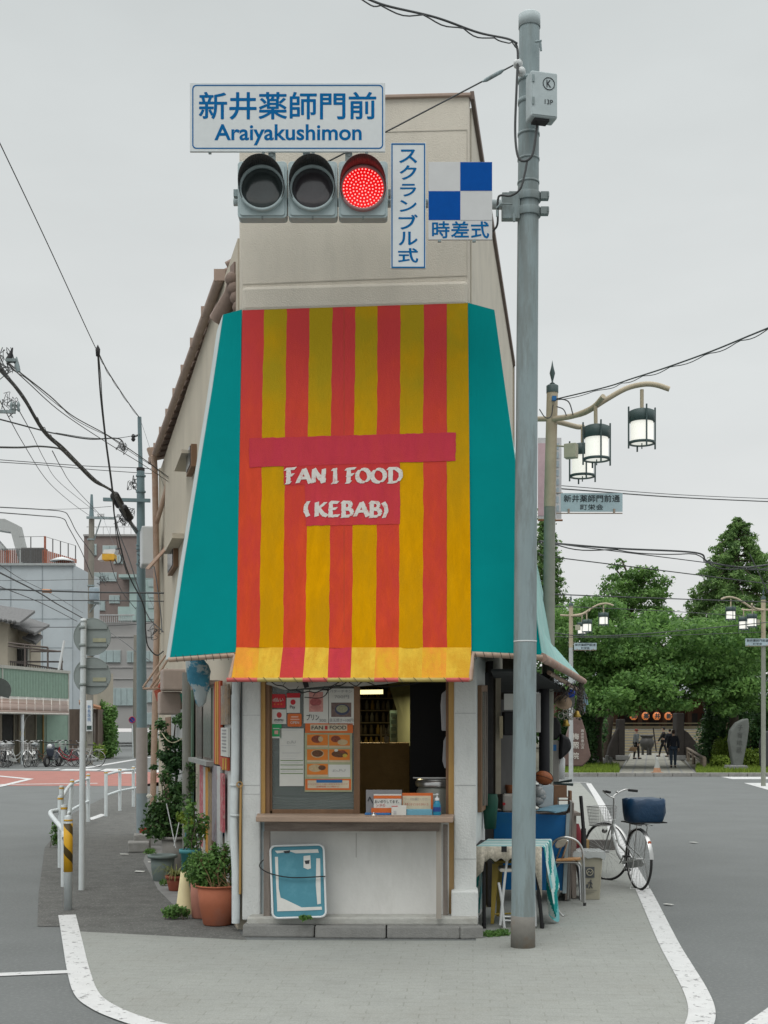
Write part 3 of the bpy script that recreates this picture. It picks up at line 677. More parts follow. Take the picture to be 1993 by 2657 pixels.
# teal ends
def side_end(name, pts_in, pts_out, mt, off_fn):
 m = MB(); n = len(pts_in)
 for i in range(n - 1):
  for k in range(4):
   def q(p, r, u, j): return Fp(p[0] + (r[0] - p[0]) * u, p[1] + (r[1] - p[1]) * u, off_fn(j / (n - 1)) - .03 * u)
   u0, u1 = k / 4, (k + 1) / 4
   m.quad(q(pts_in[i + 1], pts_out[i + 1], u0, i + 1), q(pts_in[i + 1], pts_out[i + 1], u1, i + 1), q(pts_in[i], pts_out[i], u1, i), q(pts_in[i], pts_out[i], u0, i))
 o = m.build(name, mt, aw); o.modifiers.new('s', 'SOLIDIFY').thickness = .006; return o
offn = lambda t: .03 + .40 * t - .035 * math.sin(math.pi * t)
Li = [(628, 804), (625, 1000), (621, 1230), (617, 1460), (613, 1692)]; Lo = [(580, 817), (553, 1000), (516, 1230), (477, 1470), (442, 1706)]
Ri = [(1213, 785), (1215, 1000), (1218, 1240), (1221, 1470), (1223, 1692)]; Ro = [(1283, 804), (1308, 985), (1338, 1200), (1374, 1455), (1408, 1700)]
side_end('side_panel', Li, Lo, teal, offn); side_end('side_panel', Ri, Ro, teal, offn)
m = MB()
for i in range(4):
 a, b = Fp(*Lo[i], offn(i / 4) - .03), Fp(*Lo[i + 1], offn((i + 1) / 4) - .03)
 ra, rb = LW_DIR * .42, LW_DIR * .42
 m.quad(a, b, b + rb, a + ra)
m.build('side_flap', pale_edge, aw).modifiers.new('s', 'SOLIDIFY').thickness = .006
m = MB()
SA = [Fp(*Ro[i], offn(i / 4) - .03) for i in range(5)]; SA.insert(4, Fp(1392, 1590, .36));
SB = [P(1318, 1180, 14.5), P(1356, 1300, 14.5), P(1391, 1453, 14.5), P(1417, 1572, 14.5), P(1437, 1675, 14.5), P(1515, 1765, 14.5)]
for i in range(5):
 for k in range(8):
  u0, u1 = k / 8, (k + 1) / 8
  f = lambda a, b, u: a + (b - a) * u + Vector((0, 0, -.05 * math.sin(math.pi * u)))
  m.quad(f(SA[i], SB[i], u0), f(SA[i + 1], SB[i + 1], u0), f(SA[i + 1], SB[i + 1], u1), f(SA[i], SB[i], u1))
m.build('side_canopy', teal_pale, aw).modifiers.new('s', 'SOLIDIFY').thickness = .006
# pipes carrying the canvas
m = MB()
m.tube([Fp(438, 1712, .40), Fp(610, 1700, .43)], .019, 8); m.build('support_pipe', brown_pipe, aw)
m = MB(); m.tube([Fp(1224, 1697, .43), Fp(1408, 1706, .40)], .02, 8); m.build('support_pipe', brown_pipe, aw)
m = MB(); m.tube([Fp(1408, 1706, .40), P(1515, 1768, 14.5)], .035, 8); m.tube([Fp(1404, 1705, .40), Fp(1420, 1716, .1)], .03, 10); m.build('support_pipe', mat('rusty_pipe', (.36, .25, .2), .7, .2, 6, stain=(.3, .10, .05), sscale=4, samt=.8), aw)
m = MB(); m.tube([P(1425, 1745, 11.5), P(1500, 1790, 14.3)], .022, 8); m.build('support_pipe', brown_pipe, aw)
m = MB(); m.tube([Fp(1226, 1698, .44), Fp(1222, 1764, .55), Fp(1216, 1765, .55)], .016, 8); m.build('bent_pipe', brown_pipe, aw)
m = MB(); m.tube([Fp(611, 1700, .44), Fp(596, 1762, .54)], .016, 8); m.build('bent_pipe', brown_pipe, aw)
m = MB()
for i in range(9):
 x = 455 + i * 19; m.tube([Fp(x, 1699 - i * .8, .435), Fp(x + 3, 1708 - i * .8, .45), Fp(x + 5, 1718 - i * .8, .43)], .0025, 4)
for i in range(8):
 x = 1232 + i * 22; m.tube([Fp(x, 1692, .44), Fp(x + 3, 1700, .455), Fp(x + 5, 1710, .44)], .0025, 4)
m.build('lacing_cord', dark, aw)
m = MB(); fslab(m, [(700, 1762), (1080, 1762), (1000, 1775), (930, 1781), (860, 1779), (740, 1790), (690, 1775)], .1, .008)
m.mat(1); fslab(m, [(784, 1766), (797, 1762), (802, 1782), (790, 1786)], .13, .006)
m.build('canvas_lining', [mat('lining', (.45, .45, .42), .8, .1), dark], aw)
gw = []
for i in range(13):
 x = 700 + i * 17; gw.append(Fp(x, 1766 + 28 * math.sin(math.pi * i / 12) + (4 if i % 2 else 0), .22))
m = MB(); m.tube(curve_pts(gw, 4), .0045, 5)
m.tube(curve_pts([Fp(905, 1770, .2), Fp(925, 1780, .2), Fp(945, 1768, .2), Fp(990, 1782, .2), Fp(1060, 1776, .2), Fp(1100, 1768, .2)], 5), .004, 5)
m.tube(curve_pts([Fp(790, 1809, .2), Fp(830, 1811, .2), Fp(848, 1800, .2), Fp(853, 1786, .2), Fp(880, 1770, .2)], 5), .0035, 5)
for i in range(9): m.tube([gw[i + 2], gw[i + 2] + Vector((.02 * (-1) ** i, 0, .03 * (-1) ** i))], .003, 4)
tag(m.build('string_lights', black), 'black string light cable sagging under the awning over the shop window', 'light string')
# ================================================================ signal pole, signals and signs
S1 = lambda x, y: (460 + x * .6028, 180 + y * .6028)
sp = thing('signal_pole', (1.016, 9.3, 0), 'tall galvanised steel signal pole standing before the right corner of the shop', 'pole')
b0, t0 = Vector((1.016, 9.3, 0)), Vector((1.064, 9.3, 6.80))
m = MB()
pole_at = lambda z: b0 + (t0 - b0) * (z / 6.8)
m.tube([pole_at(0), pole_at(.9), pole_at(2.2), pole_at(4.5), pole_at(6.8)], [.088, .086, .083, .078, .0745], 28); m.build('pole', galv, sp)
m = MB(); m.lathe([(.078, 0), (.08, .0), (.08, .09), (.06, .105), (0, .108)], pole_at(6.72), 28); m.build('cap', galv_light, sp)
for z, h, nm in ((6.32, .03, 'band'), (6.16, .035, 'band'), (5.93, .02, 'band'), (5.75, .015, 'band'), (5.58, .015, 'band'), (2.23, .01, 'band')):
 m = MB(); m.lathe([(.075, 0), (.085 if z < 3 else .081, 0), (.086 if z < 3 else .081, h), (.075, h)], pole_at(z), 28); m.build(nm, galv if z > 3 else white_plastic, sp)
m = MB(); m.lathe([(.087, 0), (.0905, .0), (.0890, .23), (.086, .235)], pole_at(.0), 28); m.build('base_sleeve', mat('sleeve', (.22, .21, .19), .8, .2, 8, stain=(.2, .12, .06), sscale=5, samt=.6), sp)
zc = 1.6 + (1890 - 533) / 3300 * 9.3
for dz in (.055, -.055):
 m = MB(); m.lathe([(.078, -.03), (.092, -.03), (.092, .03), (.078, .03)], pole_at(zc + dz), 24)
 for sx in (-1, 1): m.box(pole_at(zc + dz) + Vector((sx * .115, -.03, 0)), (.06, .05, .055))
 m.box(pole_at(zc + dz) + Vector((.14, -.03, -.0)), (.012, .07, .035))
 m.build('clamp', galv, sp, bev=.003)
m = MB(); m.box(pole_at(zc) + Vector((-.13, -.02, -.02)), (.13, .07, .19)); m.build('bracket', galv, sp, bev=.004)
am = MB(); y0 = 9.33; zz = zc - .0
am.tube([(pole_at(zz).x - .12, y0 - .04, zz), (.35, y0 - .02, zz + .02), (-1.1, y0 - .02, zz + .03)], [.036, .034, .03], 14); am.build('arm', galv_light, sp)
for (px, py, dx) in ((1344, 165, -.06), (1352, 185, .02)):
 m = MB(); c = P(px, py, 9.18); m.lathe([(.018, -.02), (.034, -.015), (.034, 0), (.022, .005), (.03, .015), (.012, .03), (0, .03)], c, 14, axis=(dx * 3, -1, .15)); m.build('insulator', white_plastic, sp)
m = MB(); m.tube([P(1390, 108, 9.2), P(1404, 106, 9.15)], .008, 6); m.tube([P(1402, 108, 9.2), P(1404, 132, 9.2)], .008, 6); m.build('band_bolt', galv, sp)
m = MB(); m.tube(curve_pts([P(1338, 112, 9.2), P(1344, 140, 9.17), P(1341, 220, 9.15), P(1337, 340, 9.15), P(1344, 405, 9.13), P(1362, 418, 9.12), P(1382, 400, 9.1), P(1392, 340, 9.1), P(1396, 300, 9.14)], 6), .009, 7)
m.build('cable_loop', cable, sp)
m = MB(); m.tube(curve_pts([P(1368, 418, 9.12), P(1362, 450, 9.12), P(1350, 490, 9.13), P(1325, 508, 9.17), P(1300, 507, 9.2), P(1292, 520, 9.22), P(1291, 580, 9.25), P(1279, 600, 9.3)], 6), .008, 7)
m.build('cable_lead', cable, sp)
m = MB(); m.tube([P(1330, 530, 9.2), P(1300, 528, 9.2), P(1288, 540, 9.2)], .006, 6); m.tube([P(1290, 545, 9.2), P(1290, 562, 9.2)], .008, 6); m.tube([P(1333, 555, 9.2), P(1334, 575, 9.2)], .01, 6); m.build('clamp_bolt', galv, sp)
# control box
kb = thing('control_box', P(1402, 255, 9.1), 'grey steel box marked K and 13P strapped to the top of the signal pole', 'control box')
Mz = Matrix.Rotation(R(14), 3, 'Z'); c = P(1405, 255, 9.09)
m = MB(); m.box(c, (.20, .12, .325), M=Mz); m.build('body', galv_light, kb, bev=.012)
m = MB(); m.box(c + Mz @ Vector((0, -.062, .0)), (.185, .008, .305), M=Mz); m.build('door', galv_light, kb, bev=.003)
m = MB(); m.box(c + Mz @ Vector((-.01, 0, -.168)), (.11, .08, .02), M=Mz); m.build('cable_gland', dark, kb)
rt = Mz @ Vector((1, 0, 0)); nr = Mz @ Vector((0, -1, 0)); fc = c + nr * .067
for dz in (.1, -.06):
 m = MB(); m.box(c + Mz @ Vector((-.088, -.07, dz)), (.016, .01, .05), M=Mz); m.build('hinge', galv, kb)
m = MB(); m.ring(fc + rt * .03 + UP * .075, .043, .0035, nr, 28, 4); m.build('ring_mark', ink, kb)
m = MB(); text_mb(m, 'K', fc + rt * .03 + UP * .075, rt, UP, .036, .052, bold=.02); m.build('letter_mark', ink, kb)
m = MB(); text_mb(m, '13P', fc + rt * .03 + UP * -.055, rt, UP, .062, .034, bold=.01); m.build('number_mark', ink, kb)
DS = 9.16
def signrect(mb, x0, y0, x1, y1, d, th): return drect(mb, *S1(x0, y0), *S1(x1, y1), d, th)
def sgn(x, y, d): return P(*S1(x, y), d)
PXM = lambda d: d / FPX
def ztext(mb, body, x0, y0, x1, y1, d, sc=.6028, f=S1, **k):
 text_mb(mb, body, P(*f((x0 + x1) / 2, (y0 + y1) / 2), d), Vector((1, 0, 0)), UP, (x1 - x0) * sc * PXM(d), (y1 - y0) * sc * PXM(d), **k); return mb
# name board
nb = thing('junction_name_board', sgn(475, 205, DS), 'wide white junction name board with blue lettering above the traffic light', 'sign')
m = MB(); signrect(m, 54, 57, 895, 354, DS, .02); m.build('board', sign_face, nb, bev=.003)
m = MB(); a = rrect(475.5, 204, 822, 276, 18); bb = rrect(475.5, 204, 812, 266, 14); n = len(a)
vs = [sgn(x, y, DS - .0015) for x, y in a] + [sgn(x, y, DS - .0015) for x, y in bb]
m.add(vs, [(i, (i + 1) % n, n + (i + 1) % n, n + i) for i in range(n)]); m.build('border', sign_blue, nb)
m = MB(); ztext(m, '新井薬師門前', 95, 99, 855, 215, DS, bold=.018); m.build('lettering', sign_blue, nb)
m = MB(); ztext(m, 'Araiyakushimon', 160, 236, 794, 327, DS, bold=.02); m.build('lettering', sign_blue, nb)
for x in (140, 370, 585, 815):
 m = MB(); signrect(m, x - 6, 352, x + 6, 361, DS + .005, .02); m.build('lug', galv, nb)
m = MB();
for x in (407, 556, 738): m.tube([sgn(x, 330, DS + .06), sgn(x, 400, DS + .06)], .012, 6)
m.tube([sgn(100, 300, DS + .05), sgn(860, 300, DS + .05)], .015, 8); m.build('rear_frame', galv, nb)
# traffic light
tl = thing('traffic_light', sgn(583, 515, DS), 'horizontal three lamp traffic light with the red lamp lit', 'traffic light')
for k, cx in enumerate((366, 583, 800)):
 m = MB(); pr = [sgn(x, y, DS - .0) for x, y in rrect(cx, 517, 212, 244, 16)]; m.prism(pr, (0, .10, 0)); hb = m.build('housing', signal_grey, tl, bev=.004)
 m = MB(); pr = [sgn(x, y, DS - .012) for x, y in rrect(cx, 517, 192, 222, 12)]; m.prism(pr, (0, .014, 0)); m.build('door', signal_grey, hb, bev=.003)
 c = sgn(cx, 515, DS - .012); r0 = .1625
 m = MB(); m.lathe([(r0 + .004, 0), (r0 + .006, .035), (r0 - .012, .04), (r0 - .014, .0)], c, 40, axis=(0, -1, 0)); m.build('lens_ring', signal_grey if k < 2 else mat('ring_lit', (.36, .2, .2), .5), hb)
 m = MB(); q = []
 hoodm = mat('hood_dark', (.05, .053, .053), .6) if k < 2 else mat('hood_red_glow', (.10, .03, .03), .5)  # glow of the red lamp tinted into its hood and lens ring
 m = MB(); nseg = 44
 for i in range(nseg):          # visor, open below
  a0, a1 = R(-32 + 244 * i / nseg), R(-32 + 244 * (i + 1) / nseg)
  def hp(a, u):
   ln = (.06 + .115 * max(0, math.sin(a)) ** .6 if math.sin(a) > 0 else .06 * (1 + math.sin(a) / .55))
   return c + Vector((math.cos(a) * r0 * 1.01, -.03 - ln * u, math.sin(a) * r0 * 1.01))
  m.add([hp(a0, 0), hp(a1, 0), hp(a1, 1), hp(a0, 1)], [(0, 1, 2, 3)], True)
 h = m.build('hood', hoodm, hb); sm = h.modifiers.new('s', 'SOLIDIFY'); sm.thickness = .004
 if k < 2:
  m = MB(); m.lathe([(0, .022), (.08, .02), (.13, .012), (r0 - .012, 0)], c, 36, axis=(0, -1, 0)); m.build('lens', mat('lens_off_%d' % k, ((.035, .045, .045), (.045, .04, .045))[k], .15, .25, 8, spec=.9), hb)
 else:
  m = MB(); m.disc(c + Vector((0, -.006, 0)), r0 - .012, (0, -1, 0), .006, 36); m.build('lens', emis('lens_red', (1, .0, .004), .72, (.25, .0, .0)), hb)
  m = MB()
  for rr_, cnt in ((0, 1), (.0235, 6), (.047, 12), (.0705, 18), (.094, 24), (.1175, 30), (.140, 36)):
   for i in range(cnt):
    a = 2 * math.pi * i / cnt + rr_ * 9
    m.disc(c + Vector((math.cos(a) * rr_, -.0105, math.sin(a) * rr_)), .0052, (0, -1, 0), .002, 8)
  stuff(m.build('led_dots', emis('led', (1, .34, .32), 1.5), hb))
for x in (407, 556, 738):
 m = MB(); signrect(m, x - 15, 354, x + 15, 396, DS + .02, .04); signrect(m, x - 6, 362, x + 6, 372, DS + .015, .01); m.build('hanger', galv, tl)
for x in (250, 916):
 m = MB(); signrect(m, x - 8, 516, x + 10, 545, DS + .04, .05); m.build('end_cap', galv, tl)
for x in (366, 583, 800):
 m = MB(); signrect(m, x - 4, 632, x + 4, 642, DS - .004, .02); m.build('latch', galv, tl)
# vertical sign
vs_ = thing('vertical_sign', sgn(994, 586, DS), 'tall narrow white sign with blue border and vertical katakana beside the red lamp', 'sign')
m = MB(); signrect(m, 919, 316, 1070, 857, DS, .018); m.build('board', sign_face, vs_, bev=.002)
m = MB()
for r_ in ((922, 318, 1067, 324), (922, 849, 1067, 855), (922, 324, 927, 849), (1062, 324, 1067, 849)): signrect(m, *r_, DS - .002, .002)
m.build('border', sign_blue, vs_)
for ch, cy, hh, ww in (('ス', 374, 56, 74), ('ク', 444, 60, 70), ('ラ', 520, 52, 66), ('ン', 588, 48, 70), ('ブ', 657, 62, 80), ('ル', 728, 56, 78), ('式', 801, 60, 84)):
 m = MB(); ztext(m, ch, 994 - ww / 2, cy - hh / 2, 994 + ww / 2, cy + hh / 2, DS, bold=.022); m.build('lettering', sign_blue, vs_)
for y in (430, 740):
 m = MB(); m.tube([sgn(994, y, DS + .03), sgn(994, y, DS + .2)], .012, 6); m.build('bracket', galv, vs_)
# chequered sign
cs_ = thing('chequered_sign', sgn(1218, 560, DS), 'white sign with two blue squares and three blue characters below', 'sign')
m = MB(); signrect(m, 1081, 398, 1356, 733, DS, .018); m.build('board', mat('sign_face_grey', (.55, .56, .56), .6, .05), cs_, bev=.002)
for r_ in ((1218.5, 399, 1355, 522), (1082, 524, 1218.5, 648)):
 m = MB(); signrect(m, *r_, DS - .002, .002); m.build('blue_square', sign_blue2, cs_)
m = MB(); signrect(m, 1219, 648, 1355, 649, DS - .002, .002); m.build('seam', mat('seam', (.4, .41, .42)), cs_)
m = MB(); ztext(m, '時差式', 1098, 655, 1341, 726, DS, bold=.02, space=1.05); m.build('lettering', sign_blue, cs_)
for x in (1129, 1278):
 m = MB(); signrect(m, x - 7, 732, x + 7, 741, DS + .003, .02); m.build('lug', galv, cs_)
# stay wire with turnbuckle
gy = thing('stay_wire', P(1335, 165, 9.2), 'thin stay wire with a turnbuckle between signal pole and traffic light arm', 'wire')
m = MB(); m.tube([P(1340, 165, 9.2), P(1000, 343, 9.28), P(850, 420, 9.3)], .0055, 6); m.build('wire', cable, gy)
m = MB(); m.tube([P(1308, 181, 9.2), P(1298, 187, 9.2), P(1262, 207, 9.21), P(1252, 212, 9.21)], [.006, .015, .015, .006], 8); m.build('turnbuckle', galv, gy)
# ================================================================ street lamps
lamp_glass = emis('lamp_glass', (1, .98, .9), .62, (.6, .6, .56))
lamp_green = mat('lamp_green', (.055, .085, .085), .5, .1)
def lantern(root, c, i, tilt=0):
 m = MB(); m.lathe([(.117, -.145), (.117, .09)], c, 24); m.lathe([(0, -.146), (.117, -.1455)], c, 24); g = m.build('lamp_shade', lamp_glass, root)
 m = MB(); m.lathe([(0, .2), (.10, .2), (.133, .185), (.135, .075), (.118, .07)], c, 24); m.build('cap', lamp_green, g)
 m = MB(); m.lathe([(.118, -.16), (.138, -.16), (.138, -.135), (.118, -.135), (.118, -.16)], c, 24); m.build('bottom_ring', lamp_green, g)
 for k in range(4):
  a = R(45 * 0 + 90 * k + 8); p = c + Vector((math.cos(a) * .145, math.sin(a) * .145, 0))
  m = MB(); m.box(p + UP * .01, (.014, .014, .44), a); m.build('rod', lamp_green, g)
 m = MB(); m.tube([c + UP * -.15, c + UP * -.21], .006, 6); m.build('finial', lamp_green, g)
def street_lamp(base, label, mir=1, lit=True, plate=1, scale=1, lower=None, dx=.0):
 b = Vector(base); sl = thing('street_lamp', b, label, 'street lamp', 'street lamps along the temple road')
 Q = lambda x, y, z: b + Vector((x * mir, y, z))
 lx = dx
 m = MB(); m.tube([Q(0, 0, 0), Q(lx * .5, 0, 2.62), Q(lx * .62, 0, 3.95)], [.066, .062, .06], 16); m.build('lower_pole', lower or mat('lamp_pole_grey', (.24, .25, .21), .6, .12, 8), sl)
 m = MB(); m.tube([Q(lx * .62, 0, 3.95), Q(lx, 0, 5.17)], [.062, .060], 16); m.build('pole', cream_pole, sl)
 m = MB(); m.lathe([(.064, 0), (.064, .075), (.05, .085), (0, .085)], Q(lx, 0, 5.16), 16); m.build('pole_cap', lamp_green, sl)
 m = MB(); m.lathe([(.008, 0), (.03, .02), (.008, .035), (.012, .06), (.03, .13), (.012, .2), (0, .27)], Q(lx, 0, 5.24), 10); m.build('spike', lamp_green, sl)
 o = lx
 pts = [(x, z + .49) for x, z in [(-.25, 4.395), (0, 4.385), (.2, 4.40), (.4, 4.44), (.6, 4.56), (.82, 4.68), (1.0, 4.72), (1.13, 4.71), (1.27, 4.66)]]
 m = MB(); m.tube(curve_pts([Q(o + x - .06, -.12 * x, z + .01) for x, z in pts], 4), .028, 10); m.build('arm', cream_pole, sl)
 m = MB(); m.tube([Q(o + .93, -.1, 5.17), Q(o + .93, -.1, 4.94)], .02, 8); m.build('stem', cream_pole, sl)
 lantern(sl, Q(o + .93, -.1, 4.755), 0)
 m = MB(); m.tube(curve_pts([Q(o, -.05, 4.87), Q(o + .2, -.15, 4.88), Q(o + .38, -.3, 4.93), Q(o + .46, -.48, 5.0)], 4), .028, 10); m.build('arm', cream_pole, sl)
 m = MB(); m.tube([Q(o + .40, -.35, 4.95), Q(o + .405, -.34, 4.72)], .02, 8); m.build('stem', cream_pole, sl)
 lantern(sl, Q(o + .415, -.33, 4.535), 1)
 m = MB(); m.tube(curve_pts([Q(o, .05, 4.88), Q(o + .15, .25, 4.9), Q(o + .34, .5, 4.92), Q(o + .42, .62, 4.95)], 4), .028, 10); m.tube([Q(o + .40, .52, 4.93), Q(o + .40, .52, 4.66)], .018, 8); m.build('arm', cream_pole, sl)
 lantern(sl, Q(o + .40, .52, 4.53), 2)
 m = MB(); m.box(Q(o + .19, -.06, 4.53), (.13, .10, .15), R(-25)); m.tube([Q(o + .05, 0, 4.6), Q(o + .14, -.05, 4.58)], .01, 6); m.build('receiver_box', mat('box_cream', (.42, .41, .31), .6), sl, bev=.006)
 x0, x1 = (.08, .73) if plate == 1 else (-.15, .52)
 ps = thing('street_name_plate', Q(o + .4, -.07, 2.75), ('pale name plate with dark street name characters hung on the nearest street lamp', 'small pale name plate on the middle street lamp by the trees', 'pale name plate on the street lamp at the right edge')[NPL[0]], 'name plate', 'street name plates'); NPL[0] += 1
 zt = 4.085
 m = MB(); m.box(Q(o + (x0 + x1) / 2, -.075, zt - .1), (x1 - x0, .012, .195)); m.build('board', mat('plate_pale', (.40, .50, .54), .5, .05), ps)
 m = MB(); ccx = Q(o + (x0 + x1) / 2, -.083, zt - .06); text_mb(m, '新井薬師門前通', ccx, Vector((1, 0, 0)), UP, .59, .075, bold=.012); m.build('lettering', ink, ps)
 m = MB(); text_mb(m, '町栄会', ccx + UP * -.09, Vector((1, 0, 0)), UP, .24, .06, bold=.01, space=1.1); m.build('lettering', ink, ps)
 m = MB(); m.tube([Q(o + .03, -.075, zt - .215), Q(o + x1, -.075, zt - .215)], .006, 6); m.tube([Q(o + .03, -.075, zt + .0), Q(o + .1, -.075, zt)], .006, 6)
 m.build('rail', copper, ps)
 for x in (x0 + .08, x1 - .09):
  m = MB(); m.box(Q(o + x, -.085, zt - .195), (.02, .02, .05)); m.build('clip', copper, ps)
 return sl
NPL = [0]
l1 = street_lamp((1.712, 13.5, 0), 'nearest street lamp with three lit lanterns on curved cream arms behind the signal pole', 1, dx=.075, lower=None)
m = MB(); m.lathe([(.069, 0), (.073, 0), (.070, 2.12), (.064, 2.13)], (1.715, 13.5, 0.05), 16); m.build('pole_shade_sleeve', mat('pole_shade_sleeve', (.045, .045, .05), .7, .15), l1)  # shade on the lower pole, painted in as a dark sleeve
m = MB(); c = P(1438, 1034, 13.4); m.box(c, (.045, .05, .045)); m.build('cable_clip', blue_print, l1)
m = MB(); m.tube(curve_pts([P(1447, 1034, 13.4), P(1475, 1042, 13.35), P(1487, 1075, 13.3)], 5), .007, 5); m.tube(curve_pts([P(1445, 1055, 13.4), P(1462, 1062, 13.35), P(1470, 1078, 13.3)], 5), .006, 5)
m.tube(curve_pts([P(1400, 1062, 13.4), P(1415, 1083, 13.35), P(1430, 1080, 13.4), P(1435, 1050, 13.4)], 5), .006, 5); m.build('lead_wire', cable, l1)
l2 = street_lamp((5.44, 37, 0), 'street lamp with lit lanterns across the road in front of the temple trees', 1, dx=0, lower=mat('lamp_pole_white', (.42, .44, .44), .6))
l3 = street_lamp((10.5, 35.2, 0), 'street lamp at the right edge whose arms point left', -1, plate=2)
# banner behind the lamp
bnr = thing('hanging_banner', P(1425, 1134, 15.5), 'tall pink and white vertical banner behind the nearest street lamp', 'banner')
m = MB(); drect(m, 1396, 1136, 1457, 1346, 15.5, .01); m.mat(1); drect(m, 1396, 1150, 1440, 1338, 15.494, .004); m.mat(2)
for k in range(8): drect(m, 1444, 1150 + k * 23, 1450, 1166 + k * 23, 15.49, .004)
m.build('cloth', [mat('banner_white', (.55, .55, .57), .7), mat('banner_pink', (.55, .40, .44), .7, .15), mat('banner_mark', (.35, .42, .47))], bnr)
m = MB(); m.tube([P(1396, 1350, 15.5), P(1460, 1350, 15.5)], .012, 6); m.build('rod', rust, bnr)
# ================================================================ posters and things at the window
POFF = -.076
def pspan(mb, x0, y0, x1, y1, k=0): return frect(mb, x0, y0, x1, y1, POFF + .0015 * (k + 1), .0012 if k else .002)
def ftext(mb, body, x0, y0, x1, y1, off, **kw):
 c = Fp((x0 + x1) / 2, (y0 + y1) / 2, off); s = c.y / FPX
 return text_mb(mb, body, c, FR_RIGHT, UP, (x1 - x0) * s, (y1 - y0) * s, depth=.0005, **kw)
Zp = lambda x, y: (680 + x * .15672, 1760 + y * .15672)
def poster(name, rect, mt, label, cat, marks=(), group=None, rounded=False, k=0):
 x0, y0 = Zp(rect[0], rect[1]); x1, y1 = Zp(rect[2], rect[3])
 m = MB()
 off = POFF + .002 + k * .004
 if rounded: fslab(m, rrect((x0 + x1) / 2, (y0 + y1) / 2, x1 - x0, y1 - y0, 4), off, .002)
 else: frect(m, x0, y0, x1, y1, off, .002)
 o = tag(m.build(name, mt), label, cat, group)
 for nm, kind, r, mm in marks:
  m = MB(); q = (*Zp(r[0], r[1]), *Zp(r[2], r[3]))
  if kind == 'r': frect(m, *q, off + .001, .0006)
  elif kind == 'e': fslab(m, [((q[0] + q[2]) / 2 + (q[2] - q[0]) / 2 * math.cos(R(a)), (q[1] + q[3]) / 2 + (q[3] - q[1]) / 2 * math.sin(R(a))) for a in range(0, 360, 20)], off + .0014, .0006)
  elif kind == 'E': fslab(m, [((q[0] + q[2]) / 2 + (q[2] - q[0]) / 2 * math.cos(R(a)), (q[1] + q[3]) / 2 + (q[3] - q[1]) / 2 * math.sin(R(a))) for a in range(0, 360, 20)], off + .0022, .0006)
  elif kind == 'R': frect(m, *q, off + .0022, .0006)
  else: ftext(m, kind, *q, off + .0026, bold=.01)
  m.build(nm, mm, o)
 return o
PG = 'stickers and notices on the shop window'
poster('payment_sticker', (155, 262, 388, 490), red_print, 'red rounded sticker at the top left of the shop window', 'sticker',
       (('lettering', 'd払い', (178, 320, 352, 388), paper), ('dot', 'E', (190, 415, 226, 440), orange), ('dot', 'E', (250, 415, 286, 440), orange), ('dot', 'E', (305, 415, 336, 440), orange)), PG, True)
poster('payment_sticker', (408, 245, 630, 572), paper, 'white sticker with red top band and the word Pay', 'sticker',
       (('band', 'r', (408, 245, 630, 322), red_print), ('emblem', 'e', (470, 350, 556, 440), red_print), ('lettering', 'Pay', (462, 450, 550, 515), ink)), PG)
poster('menu_sticker', (160, 515, 402, 755), paper, 'white sticker with small red mark over the word menu', 'sticker',
       (('emblem', 'e', (242, 560, 326, 655), ink_red), ('lettering', 'menu', (205, 675, 352, 712), ink), ('lettering', 'R', (210, 725, 350, 732), mat('grey_ink', (.3, .3, .3)))), PG)
poster('payment_sticker', (422, 585, 655, 800), orange, 'orange rounded sticker reading OPEN at the left of the shop window', 'sticker',
       (('lettering', 'OPEN', (470, 710, 615, 755), paper), ('line', 'R', (480, 625, 600, 650), mat('pale_orange', (.7, .4, .3))), ('line', 'R', (470, 670, 620, 690), mat('pale_orange', (.7, .4, .3)))), PG, True)
poster('payment_sticker', (160, 760, 322, 992), green_print, 'small green sticker below the menu sticker', 'sticker',
       (('square', 'R', (205, 865, 268, 925), mat('pink_square', (.6, .35, .3))), ('line', 'R', (180, 825, 290, 838), paper), ('foot', 'r', (160, 965, 300, 992), paper)), PG)
poster('paper_notice', (290, 830, 690, 1785), paper, 'long white paper notice with a round halal mark and green lines', 'notice',
       tuple([('lettering', 'حلال', (412, 1030, 556, 1085), mat('grey_ink', (.3, .3, .3)))] + [('green_line', 'r', (305, y, 680, y + 14), mat('green_line', (.18, .25, .12))) for y in (1354, 1428, 1498, 1570)] +
             [('ruled_line', 'r', (310 + 14 * (i % 3), y, 560 + 30 * ((i * 7) % 4), y + 5), mat('grey_line', (.45, .45, .45))) for i, y in enumerate((1110, 1225, 1245, 1285, 1322, 1385, 1400, 1462, 1530, 1544, 840, 860))]), PG)
x = poster('pudding_poster', (690, 190, 1098, 745), paper, 'white poster with pink food picture and the price 300', 'poster',
       (('picture', 'r', (778, 225, 1010, 555), mat('pink_print', (.55, .26, .23), .6, .25, 40)), ('bowl', 'e', (790, 330, 985, 460), mat('bowl_pink', (.38, .10, .10), .6, .3, 50)), ('plate', 'e', (800, 440, 980, 520), mat('plate_pink', (.5, .22, .2))),
  ('lettering', 'プリン', (735, 595, 945, 695), ink), ('lettering', '300', (945, 675, 1060, 722), mat('grey_ink', (.3, .3, .3)))), PG, k=1)
